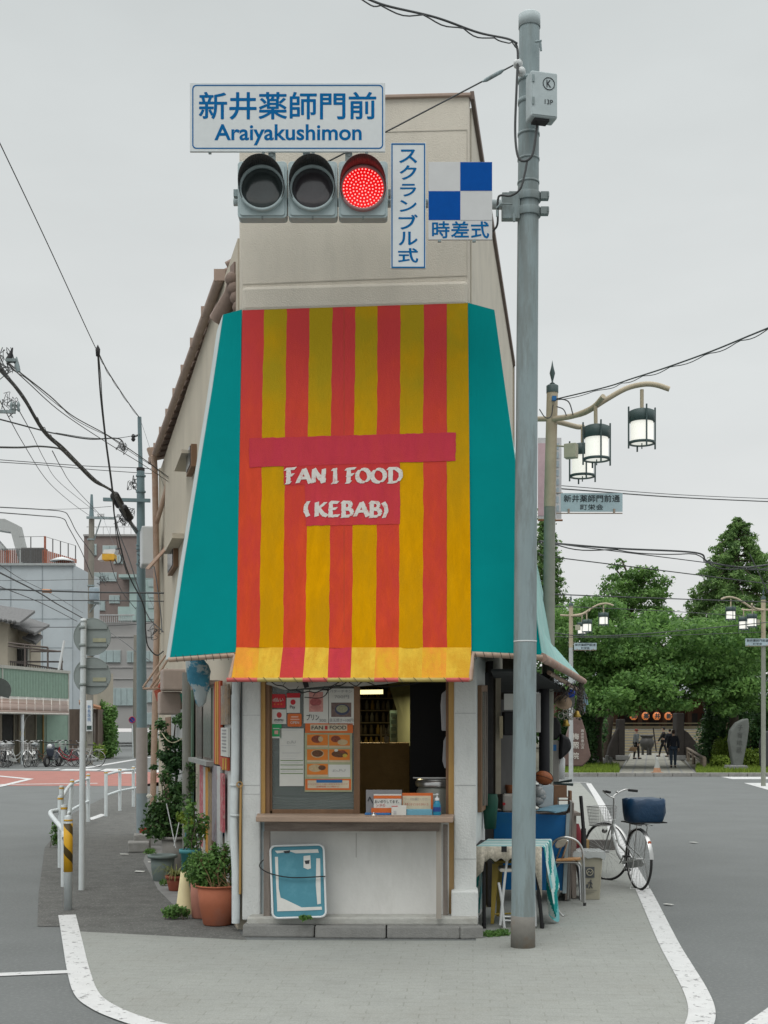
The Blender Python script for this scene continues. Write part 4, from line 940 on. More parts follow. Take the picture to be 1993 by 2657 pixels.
poster('bowl_poster', (1108, 170, 1520, 775), paper, 'white poster with a dark bowl photograph and the price 700', 'poster',
       (('picture', 'r', (1145, 402, 1478, 640), mat('photo_brown', (.16, .11, .10), .6, .4, 60)), ('bowl', 'e', (1205, 425, 1450, 610), mat('bowl_blue', (.06, .07, .12))), ('food', 'E', (1230, 440, 1420, 570), mat('food_pale', (.3, .3, .2), .7, .4, 90)),
  ('lettering', '700円', (1200, 278, 1440, 335), mat('grey_ink', (.3, .3, .3))), ('lettering', 'バターチキン', (1120, 190, 1490, 240), mat('grey_ink', (.3, .3, .3))), ('lettering', '目玉焼き+100円', (1120, 665, 1510, 722), mat('grey_ink', (.3, .3, .3)))), PG, k=1)
cells = []
cp = mat('cell_cream', (.55, .45, .30)); food1 = mat('food_red', (.22, .06, .035), .7, .5, 90); food2 = mat('food_brown', (.13, .06, .03), .7, .5, 100); food3 = mat('food_bread', (.5, .38, .22), .7, .2, 60); food4 = mat('food_yellow', (.5, .35, .06), .7, .2, 60)
orange2 = mat('orange_cell', (.66, .20, .03), .6, .1)
for ci, (x0, y0) in enumerate(((745, 930), (1110, 935), (745, 1175), (1110, 1175), (745, 1415))):
 cells.append(('picture', 'r', (x0, y0, x0 + 345, y0 + 180), orange2)); cells.append(('caption', 'r', (x0, y0 + 182, x0 + 345, y0 + 214), cp))
cells += [('food', 'e', (815, 945, 1010, 1070), food1), ('food', 'E', (930, 960, 1010, 1050), food3), ('food', 'e', (1140, 950, 1300, 1060), food1), ('bread', 'E', (1250, 1010, 1420, 1105), food3),
          ('plate', 'e', (810, 1180, 1025, 1315), food3), ('food', 'E', (825, 1188, 1010, 1300), food2), ('food', 'e', (1150, 1195, 1420, 1310), food2), ('rice', 'E', (1195, 1170, 1260, 1215), paper), ('egg', 'E', (1335, 1250, 1410, 1310), food4), ('tomato', 'E', (1280, 1190, 1380, 1240), food1),
          ('bread', 'e', (770, 1425, 1000, 1550), food3), ('food', 'E', (930, 1440, 1055, 1520), food2),
          ('white_cell', 'r', (1100, 1430, 1460, 1635), paper), ('lettering', 'حلال', (1170, 1500, 1380, 1550), mat('grey_ink', (.3, .3, .3))),
          ('lower_band', 'r', (715, 1665, 1475, 1850), orange), ('lower_panel', 'R', (755, 1690, 1440, 1820), mat('cream_paper', (.6, .52, .38)))]
mp_ = poster('menu_board', (705, 900, 1490, 1880), mat('menu_green', (.36, .38, .24)), 'orange picture menu with six food cells under the FAN 1 FOOD heading', 'menu', cells, PG)
m = MB(); q = (*Zp(900, 1680), *Zp(1330, 1728)); frect(m, *q, POFF + .0065, .0004); m.build('blue_strip', blue_print, mp_)
for yy, xa, xb in ((1738, 765, 1420), (1780, 900, 1270)):
 m = MB(); q = (*Zp(xa, yy), *Zp(xb, yy + 26)); ftext(m, 'ドリンクセットはいかがですか ケバブ' if xa < 800 else '営業時間 十一時から', *q, POFF + .0068); m.build('lettering', ink_red, mp_)
hd = poster('heading_board', (715, 745, 1505, 905), orange, 'orange heading strip reading FAN 1 FOOD over the menu', 'sign', (('plate', 'r', (800, 765, 1410, 870), mat('cream_paper', (.6, .52, .38))),), PG, k=1)
for t_, xa, xb, mm in (('FAN', 820, 1010, ink), ('1', 1040, 1085, ink_red), ('FOOD', 1120, 1395, ink)):
 m = MB(); q = (*Zp(xa, 785), *Zp(xb, 848)); ftext(m, t_, *q, POFF + .0095, bold=.01); m.build('lettering', mm, hd)
# grey draped things seen through the lower glass
m = MB()
for k in range(5): m.tube(curve_pts([Fp(706, 2070 + k * 7, -.12 - .01 * k), Fp(780, 2074 + k * 7, -.12), Fp(850, 2070 + k * 6, -.12), Fp(918, 2058 + k * 8, -.12)], 5), .012, 6)
fslab(m, [(712, 1950), (760, 1930), (916, 1920), (916, 2050), (850, 2066), (712, 2062)], -.2, .02)
tag(m.build('folded_blinds', mat('blind_grey', (.17, .19, .18), .7, .3, 9)), 'grey blinds and sheets pressed against the inside of the closed window pane', 'blind')
# things on the counter
Zc = lambda x, y: (920 + x * .18088, 1760 + y * .18088)
CO = .10
def cfr(mb, r, off, th): return frect(mb, *Zc(r[0], r[1]), *Zc(r[2], r[3]), off, th)
def ctext(mb, body, r, off, **k): return ftext(mb, body, *Zc(r[0], r[1]), *Zc(r[2], r[3]), off, **k)
cd = thing('price_stand', Fp(995, 2116, CO), 'clear stand holding a white and orange card with handwriting on the counter', 'card stand')
m = MB(); cfr(m, (165, 1600, 680, 1985), CO - .03, .004); m.build('stand', mat('acrylic_grey', (.22, .22, .23), .3, .1), cd)
m = MB(); cfr(m, (275, 1660, 672, 1930), CO - .015, .003); m.build('card', paper, cd)
m = MB(); cfr(m, (275, 1682, 672, 1725), CO - .012, .002); m.build('band', orange, cd)
m = MB(); cfr(m, (240, 1860, 560, 1932), CO - .008, .003); m.build('band', orange, cd)
m = MB(); ctext(m, 'おいのりしてます。', (290, 1745, 640, 1790), CO - .011, bold=.01); m.build('lettering', ink, cd)
m = MB(); ctext(m, 'ンタの', (310, 1798, 440, 1840), CO - .011); m.build('lettering', ink_red, cd)
m = MB(); ctext(m, 'へ', (190, 1700, 262, 1790), CO - .026, bold=.03); m.build('lettering', ink, cd)
f2 = thing('framed_notice', Fp(1080, 2116, CO), 'orange framed handwritten notice standing beside the blue bottle', 'notice')
m = MB(); cfr(m, (655, 1645, 1125, 1990), CO - .04, .012); m.build('frame', orange, f2, bev=.002)
m = MB(); cfr(m, (690, 1685, 1095, 1960), CO - .038, .004); m.build('page', mat('cream_paper', (.6, .52, .38)), f2)
m = MB(); ctext(m, 'ソースお選びください', (720, 1715, 1075, 1752), CO - .037); m.build('lettering', mat('grey_ink', (.3, .3, .3)), f2)
m = MB(); ctext(m, 'あまくち ピリから からくち', (720, 1790, 1060, 1825), CO - .037); m.build('lettering', ink_red, f2)
m = MB(); cfr(m, (740, 1880, 1118, 1990), CO + .01, .05); tag(m.build('tissue_box', mat('pale_blue', (.15, .38, .5), .5, .15), bev=.006), 'pale blue shiny packet lying on the counter', 'packet')
m = MB(); cfr(m, (145, 1932, 520, 1990), CO + .02, .12); tr = tag(m.build('coin_tray', blue_print, bev=.006), 'blue money tray on the counter holding a silver bell', 'tray')
m = MB(); c = Fp(*Zc(275, 1988), CO + .06); m.lathe([(.025, 0), (.026, .008), (.02, .022), (.006, .03), (.006, .036), (0, .037)], c, 14); tag(m.build('counter_bell', chrome), 'small silver bell at the front of the blue tray', 'bell')
m = MB(); cfr(m, (530, 1822, 742, 1990), CO + .03, .006); c2 = tag(m.build('small_card', paper), 'small white payment card stand with red heading on the counter', 'card')
m = MB(); cfr(m, (530, 1830, 620, 1840), CO + .032, .002); m.build('heading', red_print, c2)
m = MB(); cfr(m, (560, 1900, 600, 1950), CO + .032, .001); m.build('mark', mat('grey_line', (.45, .45, .45)), c2)
hs = thing('sanitiser_bottle', Fp(1134, 2118, CO), 'blue pump bottle at the right end of the counter', 'bottle'); c = Fp(1134, 2119, CO)
m = MB(); m.lathe([(0, 0), (.029, 0), (.031, .01), (.031, .085), (.024, .11), (.016, .122), (.016, .128)], c, 18); m.build('body', mat('bottle_blue', (.02, .22, .36), .25, .1), hs)
m = MB(); m.lathe([(.0315, .04), (.0315, .075)], c, 18); m.build('label', mat('label_dark_blue', (.02, .06, .25), .4), hs)
m = MB(); m.lathe([(.018, .125), (.018, .145), (.006, .148), (.006, .165), (.012, .168), (.01, .178), (0, .18)], c, 14); m.tube([c + Vector((0, 0, .172)), c + Vector((-.03, 0, .168))], .004, 6); m.build('pump', white_plastic, hs)
# blue leaning board in front of the shop
K = lambda x, y: (600 + x * .3978, 1740 + y * .3978)
bd = thing('folded_table', Fp(772, 2385, .26), 'worn blue folding table top with torn tape and white rim leaning against the shop', 'table')
def tilt_pts(pts, off=0.0):
 out = []
 for x, y in pts:
  X, Y = K(x, y); t = (Y - 2190) / 195; out.append(Fp(X, Y, .10 + .14 * t + off))
 return out
def tl_shape(pts, mb, off, th):
 return mb.prism(tilt_pts(pts, off), -FR_OUT * th)
def rim(w, h, r, cx=437, cy=1375):
 return [(cx + (x - cx) + (y - cy) * .035, y - (x - cx) * .03) for x, y in rrect(cx, cy, w, h, r)]
m = MB(); a = tilt_pts(rim(348, 472, 36), .008); m.tube(a, .009, 8, closed=True); m.build('rim', white_plastic, bd)
m = MB(); tl_shape(rim(336, 460, 32), m, 0, .015); m.build('top', mat('board_blue', (.055, .21, .27), .55, .12, 5, stain=(.15, .33, .38), samt=.5), bd)
m = MB(); tl_shape(rim(322, 444, 26), m, .003, .0);
for poly in (((285, 1175), (565, 1165), (572, 1188), (420, 1192), (385, 1180), (300, 1192)), ((285, 1215), (305, 1215), (310, 1420), (322, 1480), (335, 1560), (300, 1545)), ((555, 1225), (580, 1225), (585, 1520), (562, 1525), (552, 1400)),
             ((320, 1480), (345, 1490), (460, 1545), (590, 1540), (592, 1560), (460, 1566), (300, 1570), (300, 1545)), ((472, 1210), (516, 1205), (520, 1290), (500, 1297), (472, 1285))):
 mm = MB(); tl_shape(poly, mm, .003, .003); mm.build('torn_tape', mat('tape', (.58, .58, .55), .8, .1), bd)
for poly in (((340, 1178), (385, 1172), (380, 1190), (350, 1192)), ((478, 1240), (512, 1236), (508, 1260), (485, 1262))):
 mm = MB(); tl_shape(poly, mm, .0045, .002); mm.build('dark_mark', ink, bd)
m = MB(); m.tube(curve_pts([tilt_pts([(235, 1218)], -.05)[0], tilt_pts([(195, 1250)], -.03)[0], tilt_pts([(190, 1285)], -.02)[0], tilt_pts([(260, 1325)], .02)[0], tilt_pts([(400, 1350)], .03)[0], tilt_pts([(615, 1342)], .03)[0]], 6), .0045, 6)
tag(m.build('tie_cord', black), 'black cord tied round the leaning blue board', 'cord')
# ================================================================ right side of the shop
# side wall below the canopy, window, dark shop interior
m = MB(); wall_slab(m, (.70, 10.07, 0), (.905, 11.35, 0), 0.02, 2.2, rw_out, .1); m.build('side_wall', white_wall, shop)
def on_r(mb, x0, y0, x1, y1, th=.03, off=.0):
 def X(px, py):
  d = .71 / (.16 - (px - CX) / FPX); return P(px, py, d)
 W0 = Vector((.70, 10.07, 0)); dr = Vector((.205, 1.28, 0))
 def hit(px, py):
  k = (px - CX) / FPX; u = (k * W0.y - W0.x) / (dr.x - k * dr.y); q = W0 + dr * u; return Vector((q.x, q.y, HC - (py - HY) / FPX * q.y))
 a, b = hit(x0, y0), hit(x1, y0); c_, d_ = hit(x1, y1), hit(x0, y1)
 return mb.prism([v + rw_out * off for v in (a, b, Vector((b.x, b.y, d_.z)), Vector((a.x, a.y, d_.z)))], rw_out * th)
m = MB(); on_r(m, 1239, 1778, 1255, 2108, .035); w = m.build('side_window', wood_brown, shop, bev=.004)
m = MB(); on_r(m, 1241, 1795, 1253, 2090, .012, .03); m.build('pane', mat('side_glass', (.14, .14, .12), .2, .3, 6, spec=.6), w)
for x in (1244, 1249):
 m = MB(); on_r(m, x, 1795, x + 1, 2090, .012, .04); m.build('bar', wood_grey, w)
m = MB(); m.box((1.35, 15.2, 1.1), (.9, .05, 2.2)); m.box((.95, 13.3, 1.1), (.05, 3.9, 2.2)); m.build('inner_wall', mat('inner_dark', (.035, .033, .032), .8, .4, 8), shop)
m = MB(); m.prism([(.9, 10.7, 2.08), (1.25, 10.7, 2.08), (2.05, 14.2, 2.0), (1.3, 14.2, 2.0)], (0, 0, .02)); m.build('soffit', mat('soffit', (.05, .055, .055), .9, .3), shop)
m = MB(); drect(m, 1257, 1745, 1268, 2200, 11.3, .08); m.build('door_post', dark, shop)
m = MB(); drect(m, 1286, 1745, 1300, 2060, 11.6, .08); m.build('door_post', mat('post_cream', (.34, .30, .23), .8, .2), shop)
m = MB(); drect(m, 1300, 1815, 1336, 2060, 12.0, .05); m.build('side_board', mat('board_grey', (.16, .155, .15), .8, .25, stretch=(1, 1, .2)), shop)
def simple(name, fn, mt, label, cat, group=None, bev=.0):
 m = MB(); fn(m); return tag(m.build(name, mt, bev=bev), label, cat, group)
simple('white_notice', lambda m: drect(m, 1308, 1800, 1337, 1842, 11.5, .01), paper, 'white notice hanging inside the side opening left of the signal pole', 'notice')
simple('speaker_box', lambda m: drect(m, 1307, 1846, 1336, 1908, 11.5, .2), black, 'black box hanging below the white notice left of the signal pole', 'box', bev=.01)
simple('paper_bundle', lambda m: drect(m, 1296, 1858, 1305, 1916, 11.4, .03), mat('bundle', (.35, .3, .2)), 'narrow beige bundle of papers hanging on the cream post', 'papers')
simple('pale_signboard', lambda m: drect(m, 1392, 1798, 1403, 1900, 13.0, .05), white_panel, 'pale signboard just behind the dark post under the side canopy', 'signboard')
simple('green_bucket', lambda m: m.lathe([(0, 0), (.05, 0), (.07, .25), (.06, .3)], P(1272, 2150, 11.0), 14), mat('dark_green', (.01, .07, .045), .5), 'dark green container beside the door behind the table', 'container')
# table with striped cloth
TX0, TX1, TY0, TY1, TZ = .728, 1.262, 10.12, 10.86, .655
tb = thing('folding_table', ((TX0 + TX1) / 2, 10.4, 0), 'small black legged table under a striped teal cloth by the signal pole', 'table')
m = MB(); m.box(((TX0 + TX1) / 2, (TY0 + TY1) / 2, TZ - .02), (TX1 - TX0, TY1 - TY0, .025)); m.build('top', dark, tb)
for sx, sy, lean in ((TX0 + .07, TY0 + .03, -.0), (TX1 - .02, TY0 + .03, .02), (TX0 + .07, TY1 - .06, 0), (TX1 - .02, TY1 - .06, 0)):
 m = MB(); m.tube([(sx - lean * 2, sy, TZ - .02), (sx + lean, sy, 0.02)], .015, 8); m.lathe([(.018, 0), (.018, .04)], (sx + lean, sy, .004), 8); m.build('leg', black, tb)
stripe_m = mat('cloth_stripe_dark', (.0, .23, .22), .8, .12, 8); stripe_l = mat('cloth_stripe_pale', (.48, .60, .58), .8, .08, 8); stripe_w = mat('cloth_stripe_mid', (.15, .40, .42), .8, .08, 8); cloth_w = mat('cloth_white', (.60, .60, .55), .8, .06)
m = MB()
nst = 14
SEQ = [0, 1, 2, 1, 0, 1, 0, 2, 1, 2, 0, 1, 0, 1]
def cl(u, v):   # u across 0..1 (outside this range it hangs), v back to front
 x = TX0 + (TX1 - TX0) * min(max(u, 0), 1) + .22 * v * (TY1 - TY0); y = TY0 + (TY1 - TY0) * v; z = TZ + .002
 if u < 0: h = -u; return Vector((x - .01 - .03 * math.sin(v * 9) * h - .05 * h, y + .1 * h * math.sin(v * 4), z - .95 * h))
 if u > 1: h = u - 1; return Vector((x + .01 + .12 * h + .035 * math.sin(v * 17 + h * 2) * min(1, h * 3), y + .05 * h, z - 1.05 * h))
 return Vector((x, y, z))
for i in range(50):
 for j in range(60):
  v0, v1 = j / 60, (j + 1) / 60; lm = lambda v: .40 + .18 * abs(math.sin(v * 3.4 + .5)) + .03 * math.sin(v * 23)
  ua, ub = i / 50, (i + 1) / 50
  m.mat(SEQ[int(((v0 + v1) * .5 + ua * .5) * 9) % nst]); m.add([cl(1 + ua * lm(v0), v0), cl(1 + ub * lm(v0), v0), cl(1 + ub * lm(v1), v1), cl(1 + ua * lm(v1), v1)], [(0, 1, 2, 3)], True)
for i in range(40):
 for j in range(30):
  u0, u1 = -i / 40 * .62, -(i + 1) / 40 * .62; v0, v1 = j / 30, (j + 1) / 30
  m.mat(SEQ[int((v0 + 1.2 - u0 * .7) * 7) % nst]); m.add([cl(u0, v0), cl(u1, v0), cl(u1, v1), cl(u0, v1)], [(3, 2, 1, 0)], True)
for j in range(12):
 m.mat((1, 2, 1, 1)[j % 4]); v0, v1 = j / 12, (j + 1) / 12; m.quad(cl(0, v0), cl(1, v0), cl(1, v1), cl(0, v1))
tag(m.build('striped_cloth', [stripe_m, stripe_l, stripe_w]), 'teal and white striped cloth draped over the small table', 'tablecloth')
m = MB(); lace = mat('lace', (.50, .46, .38), .85, .35, 60)
nx = 48;
def lz(i):
 u = i / nx; dr = .10 + .015 * math.cos(u * 40)
 if u < .14: dr = .26 - u * .6
 if u > .86: dr = .10 + (u - .86) * 2.2
 return dr
for i in range(nx):
 x0, x1 = TX0 + (TX1 - TX0) * i / nx - .008, TX0 + (TX1 - TX0) * (i + 1) / nx - .008; w0 = .012 * math.sin(i * .9); w1 = .012 * math.sin((i + 1) * .9)
 m.add([(x0, TY0 - .012 + 0, TZ + .004), (x1, TY0 - .012, TZ + .004), (x1, TY0 - .02 + w1, TZ - lz(i + 1)), (x0, TY0 - .02 + w0, TZ - lz(i))], [(0, 3, 2, 1)], True)
 m.add([(x0, TY0 - .012, TZ + .004), (x1, TY0 - .012, TZ + .004), (x1, TY0 + .02, TZ + .005), (x0, TY0 + .02, TZ + .005)], [(0, 1, 2, 3)])
lc = tag(m.build('lace_cover', lace), 'cream lace edging hanging over the front of the striped cloth', 'lace cloth'); lc.modifiers.new('s', 'SOLIDIFY').thickness = .002
simple('tape_square', lambda m: drect(m, 1301, 2196, 1315, 2211, 10.075, .003), black, 'black square of tape stuck on the lace edging', 'tape')
# yellow stool and white folding chair under it
yst = thing('metal_stool', P(1300, 2390, 10.6), 'mustard yellow metal stool under the small table', 'stool'); ym = mat('mustard', (.36, .26, .05), .5, .15)
for (x0, x1, yb, d) in ((1284, 1275, 2398, 10.35), (1372, 1382, 2398, 10.35), (1296, 1290, 2376, 10.75), (1362, 1370, 2376, 10.75)):
 a = P(x0, 2268, d); b = P(x1, 2268, d); m = MB(); m.prism([Vector((a.x - .02, d, .50)), Vector((a.x + .035, d, .50)), Vector((b.x + .02, d, .01)), Vector((b.x - .005, d, .01))], (0, .02, 0)); m.build('leg', ym, yst)
m = MB(); m.box((P(1328, 0, 10.5).x, 10.55, .51), (.32, .34, .025)); m.build('seat', ym, yst, bev=.008)
m = MB(); m.tube([P(1284, 2372, 10.36), P(1374, 2368, 10.36)], .008, 6); m.build('stretcher', ym, yst)
fc_ = thing('folding_chair', P(1320, 2395, 10.2), 'white tubular folding chair tucked under the lace edge of the small table', 'chair'); wt = white_plastic
for pts in (((1318, 2215), (1310, 2280), (1298, 2400)), ((1294, 2290), (1301, 2330), (1309, 2408)), ((1380, 2290), (1388, 2330), (1390, 2403)),):
 m = MB(); m.tube(curve_pts([P(x, y, 10.18) for x, y in pts], 4), .011, 8); m.build('leg', wt, fc_)
m = MB(); m.box((P(1330, 0, 10.25).x, 10.3, .465), (.22, .26, .03)); m.build('seat', mat('seat_white', (.55, .52, .46), .7), fc_, bev=.01)
for y in (2380, 2390):
 m = MB(); m.tube([P(1304, y - 2, 10.18), P(1386, y, 10.18)], .007, 6); m.build('stretcher', wt, fc_)
# blue bench board with goods on it
bx = thing('blue_board', P(1380, 2330, 11.9), 'large blue board standing on edge behind the small table', 'board')
m = MB(); m.prism([P(1283, 2107, 11.75), P(1475, 2116, 11.6), P(1466, 2311, 11.6), P(1279, 2308, 11.75)], (.0, .04, 0)); m.build('panel', mat('strong_blue', (.005, .13, .36), .5, .15, 3, stain=(.02, .16, .3), samt=.6), bx, bev=.003)
m = MB(); m.prism([P(1470, 2112, 11.56), P(1479, 2111, 11.56), P(1470, 2318, 11.56), P(1460, 2318, 11.56)], (0, .03, 0)); m.build('edge_strip', mat('pale_edge_strip', (.28, .34, .36)), bx)
bench = thing('bench', P(1370, 2335, 12.2), 'grey bench behind the blue board carrying boxes', 'bench')
m = MB(); m.box((1.44, 12.15, .80), (.78, .62, .03)); m.build('top', wood_grey, bench, bev=.004)
for x in (1.1, 1.78):
 m = MB(); m.box((x, 12.15, .4), (.04, .5, .78)); m.build('leg', wood_grey, bench)
zt = .817
boxm = mat('box_white', (.46, .43, .39), .7, .12)
o = simple('storage_box', lambda m: m.box((P(1350, 0, 11.95).x - .02, 12.05, zt + .085), (.30, .28, .17)), boxm, 'white box with a red dot on the bench left of the signal pole', 'box', bev=.02)
m = MB(); m.disc(P(1308, 2086, 11.9), .014, (0, -1, 0), .004, 16); m.build('red_dot', red_print, o)
o = simple('cool_box', lambda m: m.prism([P(1398, 2038, 11.95), P(1437, 2037, 11.95), P(1436, 2096, 11.95), P(1398, 2096, 11.95)], (0, .25, 0)), mat('foam_blue', (.50, .57, .60), .7, .06), 'pale white foam box standing on the bench under the brown ball', 'box', bev=.01)
simple('plastic_bag', lambda m: [m.sphere(P(1397 + 4 * (k % 3), 2050 + 9 * k, 11.8), .045 + .01 * (k % 2), 8, 6, (1, .8, .8)) for k in range(4)], mat('bag_grey', (.27, .28, .28), .35, .2, 20), 'crumpled clear plastic bag between the signal pole and the foam box', 'bag')
bb = thing('leather_ball', P(1413, 2036, 11.9), 'brown oval ball with dark seams lying on the foam box', 'ball'); c = P(1411, 2018, 12.0); Mb = Matrix.Rotation(R(18), 3, 'Y')
m = MB(); m.sphere(c, .085, 24, 16, (1.05, .85, .78), Mb); m.build('skin', mat('leather', (.30, .09, .03), .55, .15, 60, .3, 200), bb)
m = MB(); m.tube([c + Mb @ Vector((.09 * math.cos(R(a)), -.074 * math.sin(R(a)) , -.01 + .02 * math.sin(R(a)))) for a in range(0, 181, 12)], .0025, 5)
m.tube([c + Mb @ Vector((.088 * math.cos(R(a)), -.0, .067 * math.sin(R(a)))) + Vector((0, -.02, 0)) for a in range(0, 181, 12)], .0025, 5); m.build('seam', black, bb)
simple('racket_handles', lambda m: (m.tube([P(1437, 2030, 11.95), P(1450, 2030, 11.9), P(1484, 2025, 11.85)], [.006, .008, .013], 8), m.tube([P(1437, 2034, 11.9), P(1452, 2034, 11.85), P(1487, 2036, 11.8)], [.006, .009, .013], 8)), mat('grip', (.04, .06, .06), .7), 'two dark handles sticking out to the right beside the brown ball', 'handles')
simple('wooden_crate', lambda m: (drect(m, 1438, 2038, 1471, 2068, 12.0, .12), drect(m, 1438, 2068, 1447, 2098, 12.0, .1), drect(m, 1478, 2052, 1484, 2112, 12.0, .1), drect(m, 1450, 2068, 1478, 2070, 12.0, .08), drect(m, 1450, 2076, 1478, 2078, 12.0, .08)), mat('crate_brown', (.22, .12, .07), .75, .2, 12), 'small brown wooden stool on the bench right of the foam box', 'stool')
simple('loose_sheets', lambda m: (m.prism([P(1395, 2100, 11.7), P(1440, 2090, 11.9), P(1478, 2088, 11.9), P(1470, 2104, 11.6), P(1440, 2110, 11.55)], (0, 0, .006)), m.prism([P(1388, 2104, 11.6), P(1430, 2096, 11.7), P(1442, 2106, 11.5)], (0, 0, .004))), mat('sheet_blue', (.16, .30, .38), .5, .25, 6), 'loose grey blue sheets lying on the bench behind the blue board', 'sheets')
simple('orange_basket', lambda m: m.lathe([(0, 0), (.05, 0), (.065, .07), (.06, .08)], P(1328, 2058, 12.0), 12), mat('basket_orange', (.30, .11, .05), .7, .2), 'small orange brown pot on the white box left of the signal pole', 'pot')
ch = thing('wire_chair', P(1306, 2060, 12.2), 'grey mesh chair back rising behind the white box', 'chair')
m = MB(); q = rrect(1307, 2012, 24, 80, 10); m.prism([P(x, y, 12.4) for x, y in q], (0, .02, 0)); m.build('backrest', mat('mesh_grey', (.13, .13, .12), .6, .3, 60), ch)
m = MB(); m.tube([P(x, y, 12.39) for x, y in q], .008, 6, closed=True); m.build('frame', chrome, ch)
# tubular chair with wooden seat
tc_ = thing('tubular_chair', P(1480, 2345, 11.5), 'round backed steel tube chair with a wooden seat beside the blue board', 'chair')
YC = lambda x, y: (1220 + x * .20494, 2050 + y * .20494)
D = 11.45
m = MB(); m.tube(curve_pts([P(*YC(1450, 1460), D), P(*YC(1445, 1200), D), P(*YC(1435, 900), D), P(*YC(1415, 740), D), P(*YC(1340, 640), D), P(*YC(1210, 598), D), P(*YC(1100, 625), D + .02), P(*YC(1035, 690), D + .05), P(*YC(1015, 760), D + .06)], 6), .0115, 10); m.build('arch_frame', chrome, tc_)
m = MB(); m.tube([P(*YC(1180, 640), D), P(*YC(1100, 850), D + .1), P(*YC(1070, 960), D + .2)], .009, 8); m.tube([P(*YC(1235, 640), D), P(*YC(1160, 880), D + .1), P(*YC(1080, 1000), D + .2)], .009, 8); m.build('back_stay', chrome, tc_)
m = MB(); m.prism([P(*YC(x, y), D - .02) for x, y in ((1075, 690), (1110, 640), (1180, 615), (1230, 625), (1225, 660), (1180, 720), (1110, 740), (1080, 725))], (0, .03, 0)); m.build('back_pad', mat('pad', (.3, .27, .22), .7, .3), tc_, bev=.008)
m = MB(); m.prism([P(*YC(1085, 905), D - .1), P(*YC(1400, 890), D - .1), P(*YC(1395, 873), D + .25), P(*YC(1110, 880), D + .25)], (0, 0, .018)); m.build('seat', mat('seat_wood', (.42, .22, .09), .5, .15, 14), tc_, bev=.004)
m = MB(); m.tube(curve_pts([P(*YC(1080, 912), D), P(*YC(1330, 915), D), P(*YC(1400, 960), D), P(*YC(1410, 1100), D + .02), P(*YC(1422, 1410), D + .05)], 5), .011, 8); m.build('leg', chrome, tc_)
m = MB(); m.tube(curve_pts([P(*YC(1340, 925), D + .2), P(*YC(1380, 1000), D + .2), P(*YC(1400, 1400), D + .1)], 5), .011, 8); m.build('leg', chrome, tc_)
m = MB(); m.lathe([(.014, 0), (.014, .03)], P(*YC(1450, 1468), D), 8); m.build('foot', rubber, tc_)
# folding stool legs poking from under the cloth
fs = thing('folding_stool', P(1440, 2380, 10.6), 'grey steel stool legs poking out from under the striped cloth', 'stool')
for p in (((990, 1430), (1070, 1630)), ((1050, 1400), (1120, 1530), (1170, 1590), (1200, 1580))):
 m = MB(); m.tube(curve_pts([P(*YC(x, y), 10.6) for x, y in p], 4), .009, 7); m.build('leg', chrome, fs)
m = MB(); m.tube([P(*YC(1045, 1525), 10.6), P(*YC(1110, 1508), 10.6)], .006, 6); m.build('stretcher', chrome, fs)
m = MB(); m.lathe([(.012, 0), (.012, .02)], P(*YC(1070, 1635), 10.6), 8); m.build('foot', rubber, fs)
# wooden panels stacked on edge
pn = []
for k, (x0, x1, y0, y1, mt_) in enumerate(((1474, 1479, 2108, 2336, wood_grey), (1480, 1485, 2080, 2334, mat('panel_grey', (.26, .25, .23), .8, .2)), (1486, 1490, 2084, 2332, wood_grey))):
 m = MB(); m.prism([P(x0, y0, 11.75), P(x1, y0, 11.75), P(x1 - 8, y1, 11.75), P(x0 - 8, y1, 11.75)], (.05, .5, 0))
 tag(m.build('timber_panel', mt_), ('brown timber panel on edge directly right of the blue board', 'grey middle timber panel on edge beside the tube chair', 'brown timber panel on edge, nearest the litter bin')[k], 'panel', 'timber panels on edge')
# litter bin
bn = thing('litter_bin', P(1528, 2335, 11.9), 'beige square litter bin with symbols and a clear liner', 'litter bin'); bm = mat('bin_beige', (.33, .31, .24), .6, .1, 8, stain=(.22, .2, .16), samt=.4)
Zb = lambda x, y: (1180 + x * .36166, 1680 + y * .36166)
D = 11.85
def binpt(x, y, d): return P(*Zb(x, y), d)
m = MB(); A = [binpt(873, 1500, D), binpt(1062, 1500, D), binpt(1040, 1814, D), binpt(918, 1812, D)]; off = Vector((.02, .28, 0))
m.prism(A, off); m.build('body', bm, bn, bev=.01)
m = MB(); A = [binpt(866, 1484, D - .01), binpt(1068, 1484, D - .01), binpt(1066, 1508, D - .01), binpt(868, 1508, D - .01)]; m.prism(A, Vector((.02, .30, 0))); m.build('rim', bm, bn, bev=.006)
m = MB(); rr = random.Random(8); pr = []
for i in range(20):
 pr.append((862 + 12 * i, 1468 - 8 * rr.random()))
pts = [(x, y) for x, y in pr[:19]] + [(1085, 1500), (1075, 1530), (1050, 1512), (1000, 1506), (960, 1515), (920, 1500), (880, 1512), (850, 1540), (845, 1480)]
m.prism([binpt(x, y, D - .025) for x, y in pts], (0, .33, 0)); m.build('liner', glassmat('liner_film', (.55, .58, .58), .7, .25), bn)
m = MB(); m.prism([binpt(930, 1574, D - .008), binpt(1003, 1574, D - .008), binpt(1003, 1652, D - .008), binpt(933, 1652, D - .008)], (0, .004, 0)); m.build('symbol_square', mat('bin_print', (.08, .085, .09), .6), bn)
m = MB(); m.ring(binpt(968, 1612, D - .012), .030, .005, (0, -1, 0), 24, 6); m.build('symbol_ring', bm, bn)
m = MB(); m.tube([binpt(952, 1622, D - .012), binpt(962, 1605, D - .012), binpt(974, 1618, D - .012), binpt(986, 1602, D - .012)], .005, 6); m.build('symbol_arrow', bm, bn)
m = MB(); pk = mat('bin_print', (.08, .085, .09));
m.disc(binpt(977, 1672, D - .008), .007, (0, -1, 0), .003, 12)
